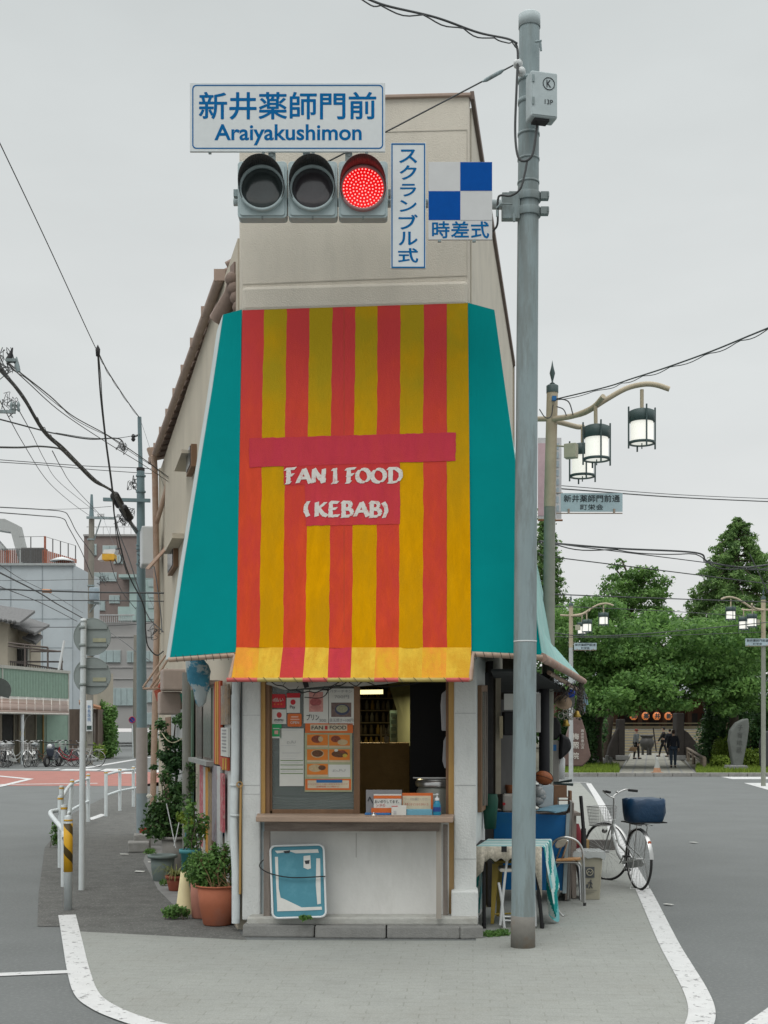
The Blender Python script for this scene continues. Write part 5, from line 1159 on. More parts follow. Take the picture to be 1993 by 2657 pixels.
for seg in (((977, 1680), (975, 1705)), ((975, 1705), (966, 1728)), ((976, 1705), (987, 1727)), ((977, 1683), (958, 1690)), ((978, 1684), (988, 1700))): m.tube([binpt(*seg[0], D - .008), binpt(*seg[1], D - .008)], .005, 5)
m.build('symbol_person', pk, bn)
m = MB(); m.prism([binpt(x, y, D - .008) for x, y in ((942, 1700), (960, 1700), (957, 1726), (945, 1726))], (0, .003, 0)); m.build('symbol_basket', pk, bn)
for k in range(3):
 m = MB(); m.prism([binpt(925, 1742 + 12 * k, D - .008), binpt(1020 - 20 * k, 1742 + 12 * k, D - .008), binpt(1020 - 20 * k, 1745 + 12 * k, D - .008), binpt(925, 1745 + 12 * k, D - .008)], (0, .002, 0)); m.build('printed_line', mat('bin_line', (.2, .2, .17)), bn)
# black pole, red and white cone, cardboard
bp_ = thing('black_pole', P(1515, 2215, 12.6), 'black pole leaning between the litter bin and the bicycle basket', 'pole')
m = MB(); m.tube([P(1507, 2066, 12.7), P(1514, 2150, 12.6)], .018, 8); m.build('upper_tube', black, bp_)
m = MB(); m.tube([P(1514, 2150, 12.6), P(1518, 2290, 12.5)], .026, 8); m.build('lower_tube', rubber, bp_)
cn_ = thing('traffic_cone', P(1500, 2230, 12.9), 'dark red and white cone behind the tube chair and litter bin', 'cone')
m = MB(); m.lathe([(.16, 0), (.10, .2)], P(1497, 2255, 12.9), 16); m.build('white_body', white_plastic, cn_)
m = MB(); m.lathe([(.10, .2), (.05, .36), (.02, .46)], P(1497, 2255, 12.9), 16); m.build('red_top', mat('cone_red', (.22, .02, .03), .6), cn_)
simple('cardboard_box', lambda m: drect(m, 1519, 2180, 1529, 2206, 12.6, .2), mat('cardboard', (.38, .25, .11), .8), 'bit of brown cardboard standing behind the litter bin liner', 'cardboard')
simple('grey_crate', lambda m: drect(m, 1530, 2180, 1600, 2206, 13.9, .1), mat('crate_grey', (.17, .16, .15), .8, .2), 'low grey crate on the paving behind the bicycle front wheel', 'crate')
# hanging clutter under the side canopy
rg = random.Random(21)
Zr = lambda x, y: (1380 + x * .18987, 1680 + y * .18987)
RL = ['metal ring hanging farthest left and low in the ring bunch under the straw hat', 'metal ring second from the left, just below the straw hat brim', 'largest metal ring in the middle of the hanging ring bunch', 'metal ring at the right of the bunch, nearest the dark ornaments', 'metal ring hanging lowest in the middle of the ring bunch', 'small metal ring at the top of the ring bunch', 'small metal ring low at the right, beside the brass bell'][:7]
for k, (x, y, r_) in enumerate(((398, 935, 38), (455, 880, 34), (520, 930, 42), (560, 870, 30), (480, 965, 36), (520, 840, 26), (545, 960, 26))):
 m = MB(); c = P(*Zr(x, y), 13.9 + .05 * k); m.ring(c, r_ * .19 * 14 / 3300, .006, Vector((rg.uniform(-.5, .5), -1, rg.uniform(-.3, .3))), 22, 6)
 tag(m.build('hanging_ring', mat('ring_metal', (.42, .40, .35), .5, .3, metal=.3)), RL[k], 'ring', 'bunch of hanging rings')
hat = thing('straw_hat', P(1464, 1828, 13.6), 'brown straw hat hanging under the side canopy above the rings', 'hat')
m = MB(); m.lathe([(.095, 0), (.05, .01), (.046, .045), (.035, .06), (0, .065)], P(1462, 1822, 13.6), 20, axis=(.1, -.8, .5)); m.build('crown', mat('straw', (.30, .22, .15), .85, .2, 40), hat)
for k, (x, y, r_) in enumerate(((618, 918, .045), (468, 1040, .04))):
 m = MB(); m.lathe([(0, .045), (.02, .04), (.03, .01), (.045, -.02), (.04, -.03), (0, -.02)], P(*Zr(x, y), 14.0), 14)
 tag(m.build('brass_bell', mat('brass', (.42, .28, .06), .35, .2, metal=.5)), ('brass bell hanging right of the metal rings', 'brass bell hanging lowest, under the metal rings')[k], 'bell', 'brass bells')
m = MB()
for k in range(34):
 a = P(*Zr(665 + rg.uniform(-45, 45), 480 + rg.uniform(-10, 30)), 14.2 + rg.uniform(-.2, .2)); b = a + Vector((rg.uniform(-.03, .03), rg.uniform(-.05, .05), -rg.uniform(.15, .42)))
 m.tube([a, (a + b) / 2 + Vector((rg.uniform(-.04, .04), 0, 0)), b], rg.uniform(.002, .006), 4)
 m.sphere(b, rg.uniform(.008, .018), 6, 5)
stuff(tag(m.build('tangled_ornaments', mat('tangle', (.10, .088, .075), .7, .6, 30)), 'dark tangle of chains and ornaments hanging from the end of the side canopy pipe', 'ornaments'))
m = MB()
for k in range(70):
 px_ = 1420 + rg.uniform(-5, 78); a = P(px_, 1742 + (px_ - 1420) * .35 + rg.uniform(-5, 32), 13.6 + rg.uniform(-.8, .9)); b = a + Vector((rg.uniform(-.2, .2), rg.uniform(-.2, .2), -rg.uniform(.02, .2)))
 m.tube([a, (a + b) / 2 + Vector((rg.uniform(-.08, .08), 0, 0)), b], rg.uniform(.002, .007), 4)
stuff(tag(m.build('wire_tangle', mat('wire_dark', (.07, .062, .055), .7, .7, 20)), 'mass of dark wires and cords tangled under the side canopy', 'wires'))
simple('blue_pouch', lambda m: m.sphere(P(*Zr(525, 625), 13.7), .06, 10, 8, (1, .5, .8)), mat('royal_blue', (.01, .05, .35), .5), 'small royal blue pouch hanging under the side canopy', 'pouch', bev=0)
simple('pale_blue_towel', lambda m: dpoly(m, [Zr(715, 580), Zr(745, 640), Zr(775, 780), Zr(730, 790), Zr(735, 880), Zr(725, 890), Zr(700, 820), Zr(685, 720), Zr(700, 650)], 14.4, .03), mat('towel_blue', (.22, .36, .45), .8, .25, 12), 'pale blue cloth hanging at the outer corner of the side canopy', 'cloth')
simple('red_cloth', lambda m: dpoly(m, [Zr(280, 620), Zr(420, 560), Zr(510, 700), Zr(430, 740), Zr(270, 780)], 14.1, .05), mat('cloth_maroon', (.09, .025, .02), .9, .4, 15), 'dark maroon cloth hanging behind the straw hat', 'cloth')
simple('white_bag', lambda m: dpoly(m, [Zr(510, 680), Zr(590, 670), Zr(585, 800), Zr(545, 830), Zr(515, 760)], 14.2, .05), mat('bag_pale', (.38, .38, .37), .7, .25, 15), 'small whitish bag hanging right of the straw hat', 'bag')
simple('black_bag', lambda m: dpoly(m, [Zr(262, 960), Zr(345, 950), Zr(400, 1050), Zr(405, 1180), Zr(350, 1260), Zr(265, 1260)], 13.9, .2), black, 'black bag hanging beside the dark post above the grey cabinet', 'bag', bev=.02)
um = thing('black_umbrella', P(1465, 1940, 13.8), 'black half folded umbrella hanging beside the grey cabinet', 'umbrella')
m = MB(); dpoly(m, [Zr(*q) for q in ((400, 1170), (455, 1205), (515, 1230), (540, 1300), (550, 1380), (500, 1445), (440, 1500), (385, 1545), (380, 1400))], 13.85, .14); m.build('canopy', mat('umbrella_black', (.012, .012, .014), .45, .2, 8, .8, 12), um, bev=.03)
m = MB(); m.tube([P(*Zr(390, 1540), 13.9), P(*Zr(385, 1590), 13.9)], .006, 6); m.build('ferrule', chrome, um)
simple('bottle_white', lambda m: m.lathe([(0, 0), (.05, 0), (.055, .22), (.03, .26), (.02, .3), (0, .3)], P(*Zr(388, 1800), 14.0) + Vector((0, 0, .0)), 12), white_plastic, 'white bottle standing beside the grey cabinet', 'bottle')
gc = thing('grey_cabinet', P(1440, 2030, 14.0), 'tall grey cabinet with a blue label behind the dark post', 'cabinet')
m = MB(); m.prism([P(1430, 1920, 13.9), P(1451, 1922, 13.9), P(1451, 2165, 13.9), P(1430, 2165, 13.9)], (.03, .35, 0)); m.build('body', mat('cabinet_grey', (.27, .26, .24), .6, .08), gc, bev=.008)
m = MB(); drect(m, 1431, 1932, 1444, 1948, 13.89, .004); m.build('label_plate', blue_print, gc)
# ================================================================ left flank of the shop
m = MB(); m.tube([Fp(613, 1765, -.02), Fp(611, 2000, -.02), Fp(606, 2140, -.02), Fp(612, 2260, -.02), Fp(612, 2395, -.02)], .033, 12)
dpp = m.build('downpipe', white_pole, shop)
for y in (2037, 2115):
 m = MB(); m.lathe([(.036, -.008), (.042, -.008), (.042, .008), (.036, .008)], Fp(610, y, -.02), 14); m.build('pipe_clip', white_pole, dpp)
m = MB(); m.tube([Fp(627, 1765, .02), Fp(626, 2030, .02), Fp(624, 2200, .02)], .007, 6); m.build('black_cable', cable, shop)
m = MB(); m.tube([Fp(625, 2036, .02), Fp(624, 2130, .02), Fp(623, 2320, .02)], .010, 6); m.build('stained_cable', wood_ochre, shop)
m = MB(); m.ring(Fp(622, 2036, .03), .022, .005, (0, -1, 0), 16, 6); m.build('cable_ring', wood_ochre, shop)
m = MB(); on_left(m, 620, 1800, 590, 2390, .02, .003); m.build('white_flank', white_wall, shop)
def left_panel(name, x1, y0, x0, y1, mt, label, cat, off=.03, th=.02, group=None, marks=()):
 m = MB(); on_left(m, x1, y0, x0, y1, th, off); o = tag(m.build(name, mt), label, cat, group)
 for nm, (a, b_, c_, d_), mm in marks:
  m = MB(); on_left(m, a, b_, c_, d_, .003, off + th + .001); m.build(nm, mm, o)
 return o
sr = mat('sign_stripe_red', (.42, .07, .03), .7, .15); sy = mat('sign_stripe_yellow', (.52, .34, .05), .7, .1)
left_panel('striped_board', 587, 1766, 570, 1985, sr, 'tall red and yellow striped board on the left wall beside the white drainpipe', 'board', marks=[('stripe', (582, 1768, 580, 1983), sy), ('stripe', (577, 1768, 575, 1983), sy)])
left_panel('striped_board', 606, 1966, 587, 2000, sr, 'short red and yellow striped board below the white timetable notice', 'board', marks=[('stripe', (604, 1968, 601, 1998), sy), ('stripe', (597, 1968, 594, 1998), sy)])
left_panel('timetable_notice', 607, 1888, 588, 1964, paper, 'white printed notice on the left wall beside the white drainpipe', 'notice', marks=[('print', (603, 1893 + 9 * k, 592, 1897 + 9 * k), mat('grey_ink', (.3, .3, .3))) for k in range(7)])
left_panel('weathered_poster', 607, 1775, 588, 1880, mat('weathered_poster', (.26, .22, .18), .8, .6, 30, stain=(.4, .2, .05), samt=.8), 'torn brown poster above the printed notice on the left wall', 'poster')
rg = random.Random(5)
cols = [mat('poster_pink', (.42, .10, .12), .7, .45, 22, stain=(.5, .45, .4), sscale=18, samt=.8), mat('poster_orange', (.50, .24, .03), .7, .3, 20, stain=(.35, .2, .05), samt=.6), mat('poster_brown', (.22, .16, .10), .8, .5, 30, stain=(.4, .3, .1), samt=.7),
  mat('poster_white', (.45, .46, .45), .7, .2, 20, stain=(.4, .12, .12), sscale=14, samt=.6, stthr=(.58, .64)), mat('poster_grey', (.24, .22, .24), .7, .4, 25, stain=(.4, .1, .12), samt=.6)]
strips = [(528, 538, 1987, 2200, 0, 'pink'), (539, 545, 1990, 2230, 3, 'white'), (546, 553, 1992, 2215, 1, 'orange'), (554, 564, 2005, 2220, 2, 'brown'), (566, 580, 1988, 2190, 4, 'grey'), (581, 590, 1990, 2215, 3, 'white'), (591, 598, 2008, 2160, 0, 'pink')]
for k, (x0, x1, y0, y1, c_, nm) in enumerate(strips):
 left_panel('faded_poster', x1, y0, x0, y1, cols[c_], ['faded pink poster strip farthest from the drainpipe on the left wall', 'narrow white poster strip between the pink and orange ones', 'bright orange poster strip low on the left wall', 'torn brown poster strip right of the orange one', 'grey poster strip with faint pictures in the middle of the left wall', 'pale peeling poster strip near the drainpipe', 'small pink poster strip nearest the drainpipe'][k], 'poster', off=.02 + .004 * k)
m = MB(); on_left(m, 570, 1768, 521, 1982, .05, .0); w = m.build('side_window', wood_grey, shop)
m = MB(); on_left(m, 566, 1785, 545, 1968, .02, .045); m.build('pane', mat('pane_green', (.10, .13, .11), .2, .2, spec=.6), w)
m = MB(); on_left(m, 541, 1785, 526, 1968, .02, .045); m.build('pane', mat('pane_dark', (.05, .045, .04), .2, .2, spec=.6), w)
m = MB(); on_left(m, 571, 1765, 520, 1776, .10, .0); m.build('window_lintel', wood_grey, w)
m = MB(); on_left(m, 570, 1976, 519, 1988, .12, .0); m.build('window_sill', mat('sill_grey', (.25, .26, .25), .7, .15), w)
m = MB(); m.tube([Lp(514, 1745) + LW_OUT * .12, Vector((Lp(514, 1745).x - .12, Lp(514, 1745).y, .05))], .045, 10); m.build('corner_post', mat('post_grey', (.20, .20, .18), .7, .3, 9, stretch=(1, 1, .15)), shop)
for k, (x0, x1, y0, y1, mt_, lb) in enumerate(((497, 508, 1790, 2200, mat('corr_green', (.06, .13, .09), .8, .4, 14, stretch=(1, 1, .1), stain=(.2, .25, .2), samt=.5), 'narrow dark green corrugated sheet on the left wall'),
  (486, 496, 1800, 2180, mat('corr_teal', (.03, .14, .15), .8, .4, 14, stretch=(1, 1, .1), stain=(.2, .25, .22), samt=.5), 'narrow faded teal sheet on the left wall behind the climbing plant'),
  (452, 484, 1840, 2180, mat('tarp_pale', (.36, .37, .36), .8, .25, 8, stretch=(1, 1, .3), stain=(.2, .2, .2), samt=.5), 'pale sheet covering the far end of the left wall'),
  (436, 450, 1860, 2170, wood_brown, 'brown timber boards at the far end of the left wall'))):
 left_panel('wall_sheet', x1, y0, x0, y1, mt_, lb, 'sheet', off=.02)
simple('teal_net', lambda m: dpoly(m, [(466, 1800), (488, 1796), (490, 1840), (486, 1850), (472, 1825)], 13.6, .04), mat('net_green', (.01, .09, .06), .8, .3, 30), 'dark green net bundle hanging on the left wall', 'net')
tp_ = MB(); n_ = 16; rows = [(1712, 505, 22), (1725, 512, 30), (1745, 515, 31), (1765, 516, 27), (1785, 520, 22), (1805, 522, 17), (1822, 521, 13), (1832, 521, 5)]; vs = []
for y, cx, hw in rows:
 for i in range(n_):
  a = 2 * math.pi * i / n_; k = 1 + .22 * noise.noise(Vector((i * .9, y * .06, 2))) * 1.6; c = P(cx, y, 10.4); w = hw / 3300 * 10.4; vs.append(c + Vector((math.cos(a) * w * k, math.sin(a) * w * .7 * k, .01 * math.sin(i * 2.1))))
tp_.add(vs, [(r * n_ + i, r * n_ + (i + 1) % n_, (r + 1) * n_ + (i + 1) % n_, (r + 1) * n_ + i) for r in range(7) for i in range(n_)], True)
tag(tp_.build('plastic_wrap', mat('wrap_blue', (.04, .20, .30), .4, .4, 9, .8, 14, stain=(.42, .47, .48), sscale=5, samt=.95, stthr=(.5, .54))), 'blue and clear plastic sheet bundled under the left teal awning panel', 'plastic sheet')
m = MB(); m.box(P(452, 1765, 15) , (.3, .4, .25), .24); tag(m.build('outdoor_unit', mat('unit_pinkish', (.36, .29, .25), .7, .1), bev=.02), 'upper pinkish box mounted on the left wall under the awning', 'box', 'boxes on the left wall')
m = MB(); m.box(P(440, 1825, 15.2), (.26, .35, .27), .24); tag(m.build('outdoor_unit', mat('unit_pinkish', (.36, .29, .25), .7, .1), bev=.02), 'lower pinkish box with a pipe on the left wall', 'box', 'boxes on the left wall')
m = MB(); m.tube([P(408, 1790, 16.2), P(416, 1818, 16.2)], .045, 10); m.tube([P(415, 1812, 16.2), P(420, 1830, 16.2)], .04, 10); m.tube(curve_pts([P(412, 1785, 16.2), P(420, 1772, 16.2), P(428, 1785, 16.2)], 5), .02, 8)
tag(m.build('red_lamp', mat('red_lamp', (.32, .07, .04), .5, .2)), 'rusty red outdoor lamp hanging left of the pinkish boxes', 'lamp')
m = MB()
for a, b_ in (((371, 1784), (430, 1700)), ((371, 1787), (436, 1785)), ((390, 1785), (435, 1712)), ((400, 1783), (436, 1735))): m.tube([P(*a, 16.5), P(*b_, 16.5)], .016, 6)
tag(m.build('rusty_bracket', brown_pipe), 'rusty triangular pipe bracket sticking out left of the shop', 'bracket')
# ---------------------------------------------------------------- plants
npr = np.random.default_rng(11)
def plant(name, c, label, cat, clumps, n, size, leaf, stems=0, stem_r=.006, group=None, stem_m=bark, sr_=.1):
 t = thing(name, c, label, cat, group); c = Vector(c)
 m = MB(); m.leaves([(c + Vector(q), r) for q, r in clumps], n, size, npr, shell=.25); m.build('foliage', leaf, t)
 if stems:
  m = MB(); rr = random.Random(len(label))
  for k in range(stems):
   q, r = clumps[k % len(clumps)]; a = c + Vector((rr.uniform(-sr_, sr_), rr.uniform(-sr_, sr_), 0)); b = c + Vector(q) + Vector((rr.uniform(-r[0], r[0]) * .6, rr.uniform(-r[1], r[1]) * .6, r[2] * .5))
   m.tube(curve_pts([a, (a + b) / 2 + Vector((rr.uniform(-.03, .03), rr.uniform(-.03, .03), 0)), b], 3), [stem_r] * 6 + [stem_r * .5], 5)
  m.build('stem', stem_m, t)
 return t
def pot(name, c, r0, r1, h, mt, label, rim=.012, n=28, cat='pot', rimh=.03, group=None):
 t = thing(name, c, label, cat, group); c = Vector(c)
 m = MB(); m.lathe([(0, .0), (r0 * .92, 0), (r0, .01), ((r0 + r1) / 2 + (r1 - r0) * .12, h * .5), (r1 - .004, h - rimh), (r1 - .006, h - rimh)], c, n); m.build('body', mt, t)
 m = MB(); m.lathe([(r1 - .004, h - rimh), (r1 + rim, h - rimh), (r1 + rim, h), (r1 - .006, h), (r1 - .012, h - .06)], c, n); m.build('rim', mt, t)
 m = MB(); m.lathe([(r1 - .01, h - .05), (0, h - .04)], c, n); m.build('soil', soil, t)
 return t
c1 = G(573, 2400); c1 = Vector((c1.x - .0, c1.y, .004)); c1.x = (574 - CX) / FPX * c1.y
c1 = Vector((-1.355, 10.32 + .02, .006))
pot('terracotta_pot', c1, .115, .168, .325, terra, 'large round terracotta pot at the left corner of the shop', rimh=.012, rim=.006)
plant('potted_herb', c1 + UP * .3, 'leafy green herb growing in the large terracotta pot', 'plant', [((-.10, 0, .16), (.11, .12, .13)), ((.0, .0, .17), (.10, .12, .16)), ((.06, .02, .20), (.06, .08, .16)), ((-.17, .04, .13), (.10, .10, .12)), ((.13, 0, .15), (.03, .07, .17)), ((-.05, 0, .04), (.16, .1, .06)), ((-.03, .02, .28), (.04, .05, .09)), ((.07, .02, .31), (.03, .04, .07)), ((-.16, 0, .24), (.04, .04, .07))], 2700, .017, leaf_e, 44, .003, stem_m=mat('stem_brown', (.20, .12, .06)), sr_=.13)
m = MB(); v = [c1 + Vector(q) for q in ((.15, 0, .30), (.24, -.03, .36), (.29, -.03, .44), (.31, -.03, .50))]
sp_ = thing('trailing_sprig', v[0], 'leafy sprig reaching right from the terracotta pot across the white pillar', 'plant'); m.tube(v, .003, 5); m.build('stem', mat('stem_brown', (.20, .12, .06)), sp_)
m = MB(); m.leaves([(v[1], (.03, .02, .02)), (v[2], (.025, .02, .05)), (v[3], (.03, .02, .05))], 110, .02, npr, shell=.2); m.build('foliage', leaf_d, sp_)
c2 = Vector((-1.52, 10.72, .006)); pot('terracotta_pot', c2, .10, .115, .33, terra2, 'narrow paler terracotta pot half hidden behind the large round one', rimh=.02, rim=.004)
plant('potted_herb', c2 + UP * .3, 'bushy green plant in the narrow terracotta pot', 'plant', [((-.03, 0, .14), (.14, .12, .13)), ((-.10, 0, .10), (.09, .1, .1))], 900, .018, leaf_e, 10, .003)
# cream cone shaped weight and teal planter
cz = G(478, 2372); cz = Vector((cz.x, cz.y, .005))
t = thing('cream_cone', cz, 'cream coloured tapering cone standing before the teal planter', 'cone'); m = MB(); m.lathe([(.085, 0), (.085, .01), (.075, .02), (.03, .36), (.025, .36), (0, .365)], cz, 18); m.build('body', cream, t)
m = MB(); m.lathe([(0, 0), (.095, 0), (.095, .012)], cz, 4, smooth=False); m.build('foot', cream, t)
tz = Vector((cz.x + .02, cz.y + .22, .005)); t = thing('teal_planter', tz, 'tall teal plastic planter behind the cream cone', 'planter')
m = MB(); m.lathe([(.06, 0), (.085, .52), (.09, .52)], tz, 20); m.build('body', tealplastic, t)
m = MB(); m.lathe([(.088, .50), (.1, .50), (.1, .535), (.088, .535), (.08, .5), (0, .48)], tz, 20); m.build('rim', tealplastic, t)
plant('spiky_plant', tz + UP * .5, 'thin mixed shoots growing from the tall teal planter', 'plant', [((.02, 0, .15), (.09, .09, .16)), ((.0, 0, .38), (.07, .06, .12)), ((.10, 0, .25), (.08, .06, .1))], 500, .022, leaf_a, 10, .004)
bz = G(452, 2386); plant('low_bush', Vector((bz.x, bz.y, .01)), 'low green bush growing from the pavement beside the cream cone', 'bush', [((0, 0, .06), (.09, .07, .055)), ((-.05, 0, .05), (.05, .05, .045)), ((.07, .02, .05), (.06, .05, .05))], 850, .015, leaf_a, 6, .003)
bz = G(424, 2300); plant('weed_tuft', Vector((bz.x, bz.y, .01)), 'small weed tuft at the foot of the grey green tub', 'weed', [((0, 0, .03), (.05, .04, .03))], 160, .012, leaf_a)
bz = G(390, 2222); plant('weed_tuft', Vector((bz.x, bz.y, .01)), 'small weed tuft beside the concrete block planter', 'weed', [((0, 0, .05), (.08, .06, .05))], 220, .015, leaf_a)
bz = G(640, 2412); plant('weed_tuft', Vector((bz.x - .03, bz.y + .15, .01)), 'tiny weeds between the large pot and the kerb stone', 'weed', [((0, 0, .03), (.025, .03, .04))], 60, .014, leaf_a)
bz = Fp(792, 2384, .28); plant('weed_tuft', bz, 'small weeds on the sill below the leaning blue board', 'weed', [((0, 0, .01), (.05, .02, .02))], 90, .016, leaf_a)
bz = G(1305, 2432); plant('weed_tuft', Vector((bz.x - .03, bz.y, .01)), 'patch of bright green weeds at the foot of the signal pole', 'weed', [((-.05, .05, .01), (.09, .1, .025)), ((.03, .1, .01), (.08, .1, .03))], 700, .012, leaf_a)
# red brown pot with long leaves
rz = G(458, 2312); rz = Vector((rz.x, rz.y, .006)); pot('terracotta_pot', rz, .075, .10, .15, mat('terra_dark', (.26, .07, .04), .7, .15), 'small dark terracotta pot holding a spiky long leaved plant', rim=.012)
rz2 = rz + Vector((.13, .1, 0)); pot('terracotta_pot', rz2, .07, .08, .18, terra2, 'small pale terracotta pot between the spiky plant and the teal planter')
t = thing('spiky_plant', rz + UP * .13, 'plant with long arching yellow green blades in the small dark pot', 'plant'); m = MB(); rr = random.Random(2)
for k in range(70):
 a = rr.uniform(0, 6.28); ln = rr.uniform(.15, .32); d = Vector((math.cos(a), math.sin(a), 0)); w = Vector((-d.y, d.x, 0)) * .006
 p = [rz + UP * .12 + d * ln * s + UP * (ln * 1.25 * s - ln * 1.3 * s * s * rr.uniform(.6, 1.1)) for s in (0, .35, .7, 1)]
 for i in range(3): m.quad(p[i] - w * (1 - i * .25), p[i] + w * (1 - i * .25), p[i + 1] + w * (.75 - i * .25), p[i + 1] - w * (.75 - i * .25))
m.build('foliage', leafmat('leaf_blade', (.05, .10, .02), (.28, .27, .09)), t)
# grey green tubs with big shrub
gz = G(422, 2286); gz = Vector((gz.x, gz.y, .006)); pot('plastic_tub', gz, .10, .13, .27, greygreen, 'grey green plastic tub with curled rim under the grey planter', rim=.025)
gz2 = Vector((gz.x + .05, gz.y + .55, .006)); pot('plastic_tub', gz2, .13, .16, .42, grey_plastic, 'grey round planter holding the big dark shrub', rim=.02)
plant('potted_shrub', gz2 + UP * .40, 'big dark leafy shrub in the grey planter on the left pavement', 'shrub', [((-.18, 0, .14), (.22, .2, .16)), ((-.05, 0, .35), (.22, .2, .18)), ((.10, 0, .22), (.2, .2, .2)), ((-.22, 0, .30), (.14, .15, .12)), ((.0, 0, .52), (.14, .14, .14)), ((-.12, 0, .66), (.08, .08, .10)), ((.17, .05, .48), (.12, .12, .15)), ((-.10, 0, .06), (.24, .2, .10))], 4200, .023, leaf_b, 26, .006)
m = MB(); c = P(388, 2066, gz2.y - .25); m.sphere(c, .022, 8, 6, (1, 1, .7))
for k in range(6): a = R(60 * k); m.sphere(c + Vector((math.cos(a) * .02, -.005, math.sin(a) * .014)), .013, 6, 5)
tag(m.build('white_rose', mat('petal', (.62, .60, .52), .6)), 'white rose blossom on the left of the dark shrub', 'flower')
# tall trained climber
tz2 = Vector((P(458, 0, 14.6).x, 14.6, 0.006)); pot('plastic_tub', tz2, .11, .13, .2, mat('pot_dark', (.09, .085, .08)), 'dark small pot at the foot of the tall climber behind the shrub')
t = thing('tall_climber', tz2 + UP * .2, 'tall thin tree like climber with tufts of leaves against the left wall', 'climber'); m = MB()
hh = [(458, 2190), (456, 2080), (458, 1990), (452, 1920), (456, 1870)]
m.tube(curve_pts([P(x, y, 14.5) for x, y in hh], 5), [.022 - i * .0008 for i in range(21)], 7); m.build('trunk', bark, t)
m = MB(); cl_ = []
for x, y, r_ in ((418, 1880, .09), (470, 1868, .10), (485, 1880, .08), (440, 1925, .10), (465, 1935, .10), (430, 1960, .12), (462, 1975, .13), (478, 1958, .09), (445, 1995, .12), (490, 1995, .09), (400, 1990, .05), (478, 2040, .07), (495, 2060, .05), (425, 1905, .06)): cl_.append((P(x, y, 14.4), (r_, r_, r_ * .8)))
m.leaves(cl_, 2300, .024, npr, shell=.2); m.build('foliage', leaf_f, t)
t = thing('leafy_vine', P(488, 2120, 13.4), 'thin vine with small leaves hanging on the teal sheet', 'vine'); m = MB()
m.leaves([(P(490 + 8 * math.sin(k * 1.3), 1990 + k * 26, 13.3), (.06, .05, .08)) for k in range(7)], 800, .018, npr, shell=.2); m.build('foliage', leaf_b, t)
m = MB(); m.tube(curve_pts([P(490 + 5 * math.sin(k), 1980 + k * 34, 13.35) for k in range(7)], 3), .005, 5); m.build('stem', bark, t)
t = thing('yellow_green_sprout', P(505, 2160, 12.2), 'bright yellow green sprout in front of the grey corner post', 'plant'); m = MB()
m.leaves([(P(492, 2130, 12.1), (.07, .06, .07)), (P(512, 2150, 12.1), (.06, .05, .05)), (P(530, 2165, 12.1), (.06, .05, .04)), (P(470, 2120, 12.2), (.05, .05, .06))], 330, .028, npr, shell=.2); m.build('foliage', leaf_d, t)
m = MB();
for a, b_ in (((500, 2240), (495, 2130)), ((500, 2240), (515, 2150)), ((505, 2240), (533, 2160))): m.tube([P(*a, 12.2), P(*b_, 12.1)], .004, 5)
m.build('stem', mat('stem_green', (.12, .16, .05)), t)
# canes, strings, sticks
for k, (a, b_, d, mt_, lb) in enumerate((((506, 2090), (518, 2225), 11.6, white_pole, 'long white cane leaning right among the pots'), ((432, 2085), (456, 2200), 13.0, white_pole, 'thin white cane leaning beside the dark shrub'), ((470, 2110), (452, 2195), 13.0, white_pole, 'thin pale cane crossing the white one by the shrub'),
  ((575, 2195), (584, 2140), 11.0, mat('cane_blue', (.05, .14, .28)), 'short blue cane standing in the herb pot'), ((495, 2215), (530, 2165), 11.9, white_pole, 'short grey stick leaning low behind the herb'), ((487, 2100), (478, 2210), 12.6, mat('cane_teal', (.04, .2, .24)), 'teal stick standing behind the teal planter'))):
 m = MB(); m.tube([P(*a, d), P(*b_, d - .02)], .006 if k else .008, 6); tag(m.build('garden_cane', mt_), lb, 'cane', 'garden canes among the pots')
m = MB(); m.tube(curve_pts([P(420, 1902, 14.2), P(436, 1922, 14.1), P(455, 1926, 14.1), P(485, 1905, 14.0), P(505, 1870, 13.9), P(515, 1828, 13.8)], 6), .006, 6)
tag(m.build('garden_hose', mat('hose_cream', (.40, .36, .24))), 'cream hose looping across the tall climber', 'hose')
# concrete trough and red pot
tr_ = thing('concrete_trough', G(355, 2222), 'weathered concrete trough on the left pavement', 'trough'); c = G(356, 2212)
m = MB(); m.box((c.x, c.y + .1, .07), (.27, .32, .13), .2); m.build('body', concrete, tr_, bev=.015)
m = MB(); m.box((c.x, c.y + .35, .11), (.22, .3, .2), .2); tag(m.build('concrete_block', concrete, bev=.015), 'grey concrete block lying behind the trough', 'block')
rz3 = G(374, 2196); t = thing('red_pot', Vector((rz3.x, rz3.y, .1)), 'small square red pot behind the concrete trough', 'pot'); m = MB(); m.lathe([(.05, 0), (.065, .12), (.068, .12), (.068, .145), (.05, .145), (.05, .1), (0, .1)], Vector((rz3.x, rz3.y, .1)), 4, smooth=False); m.build('body', mat('red_plastic', (.30, .035, .02), .6), t)
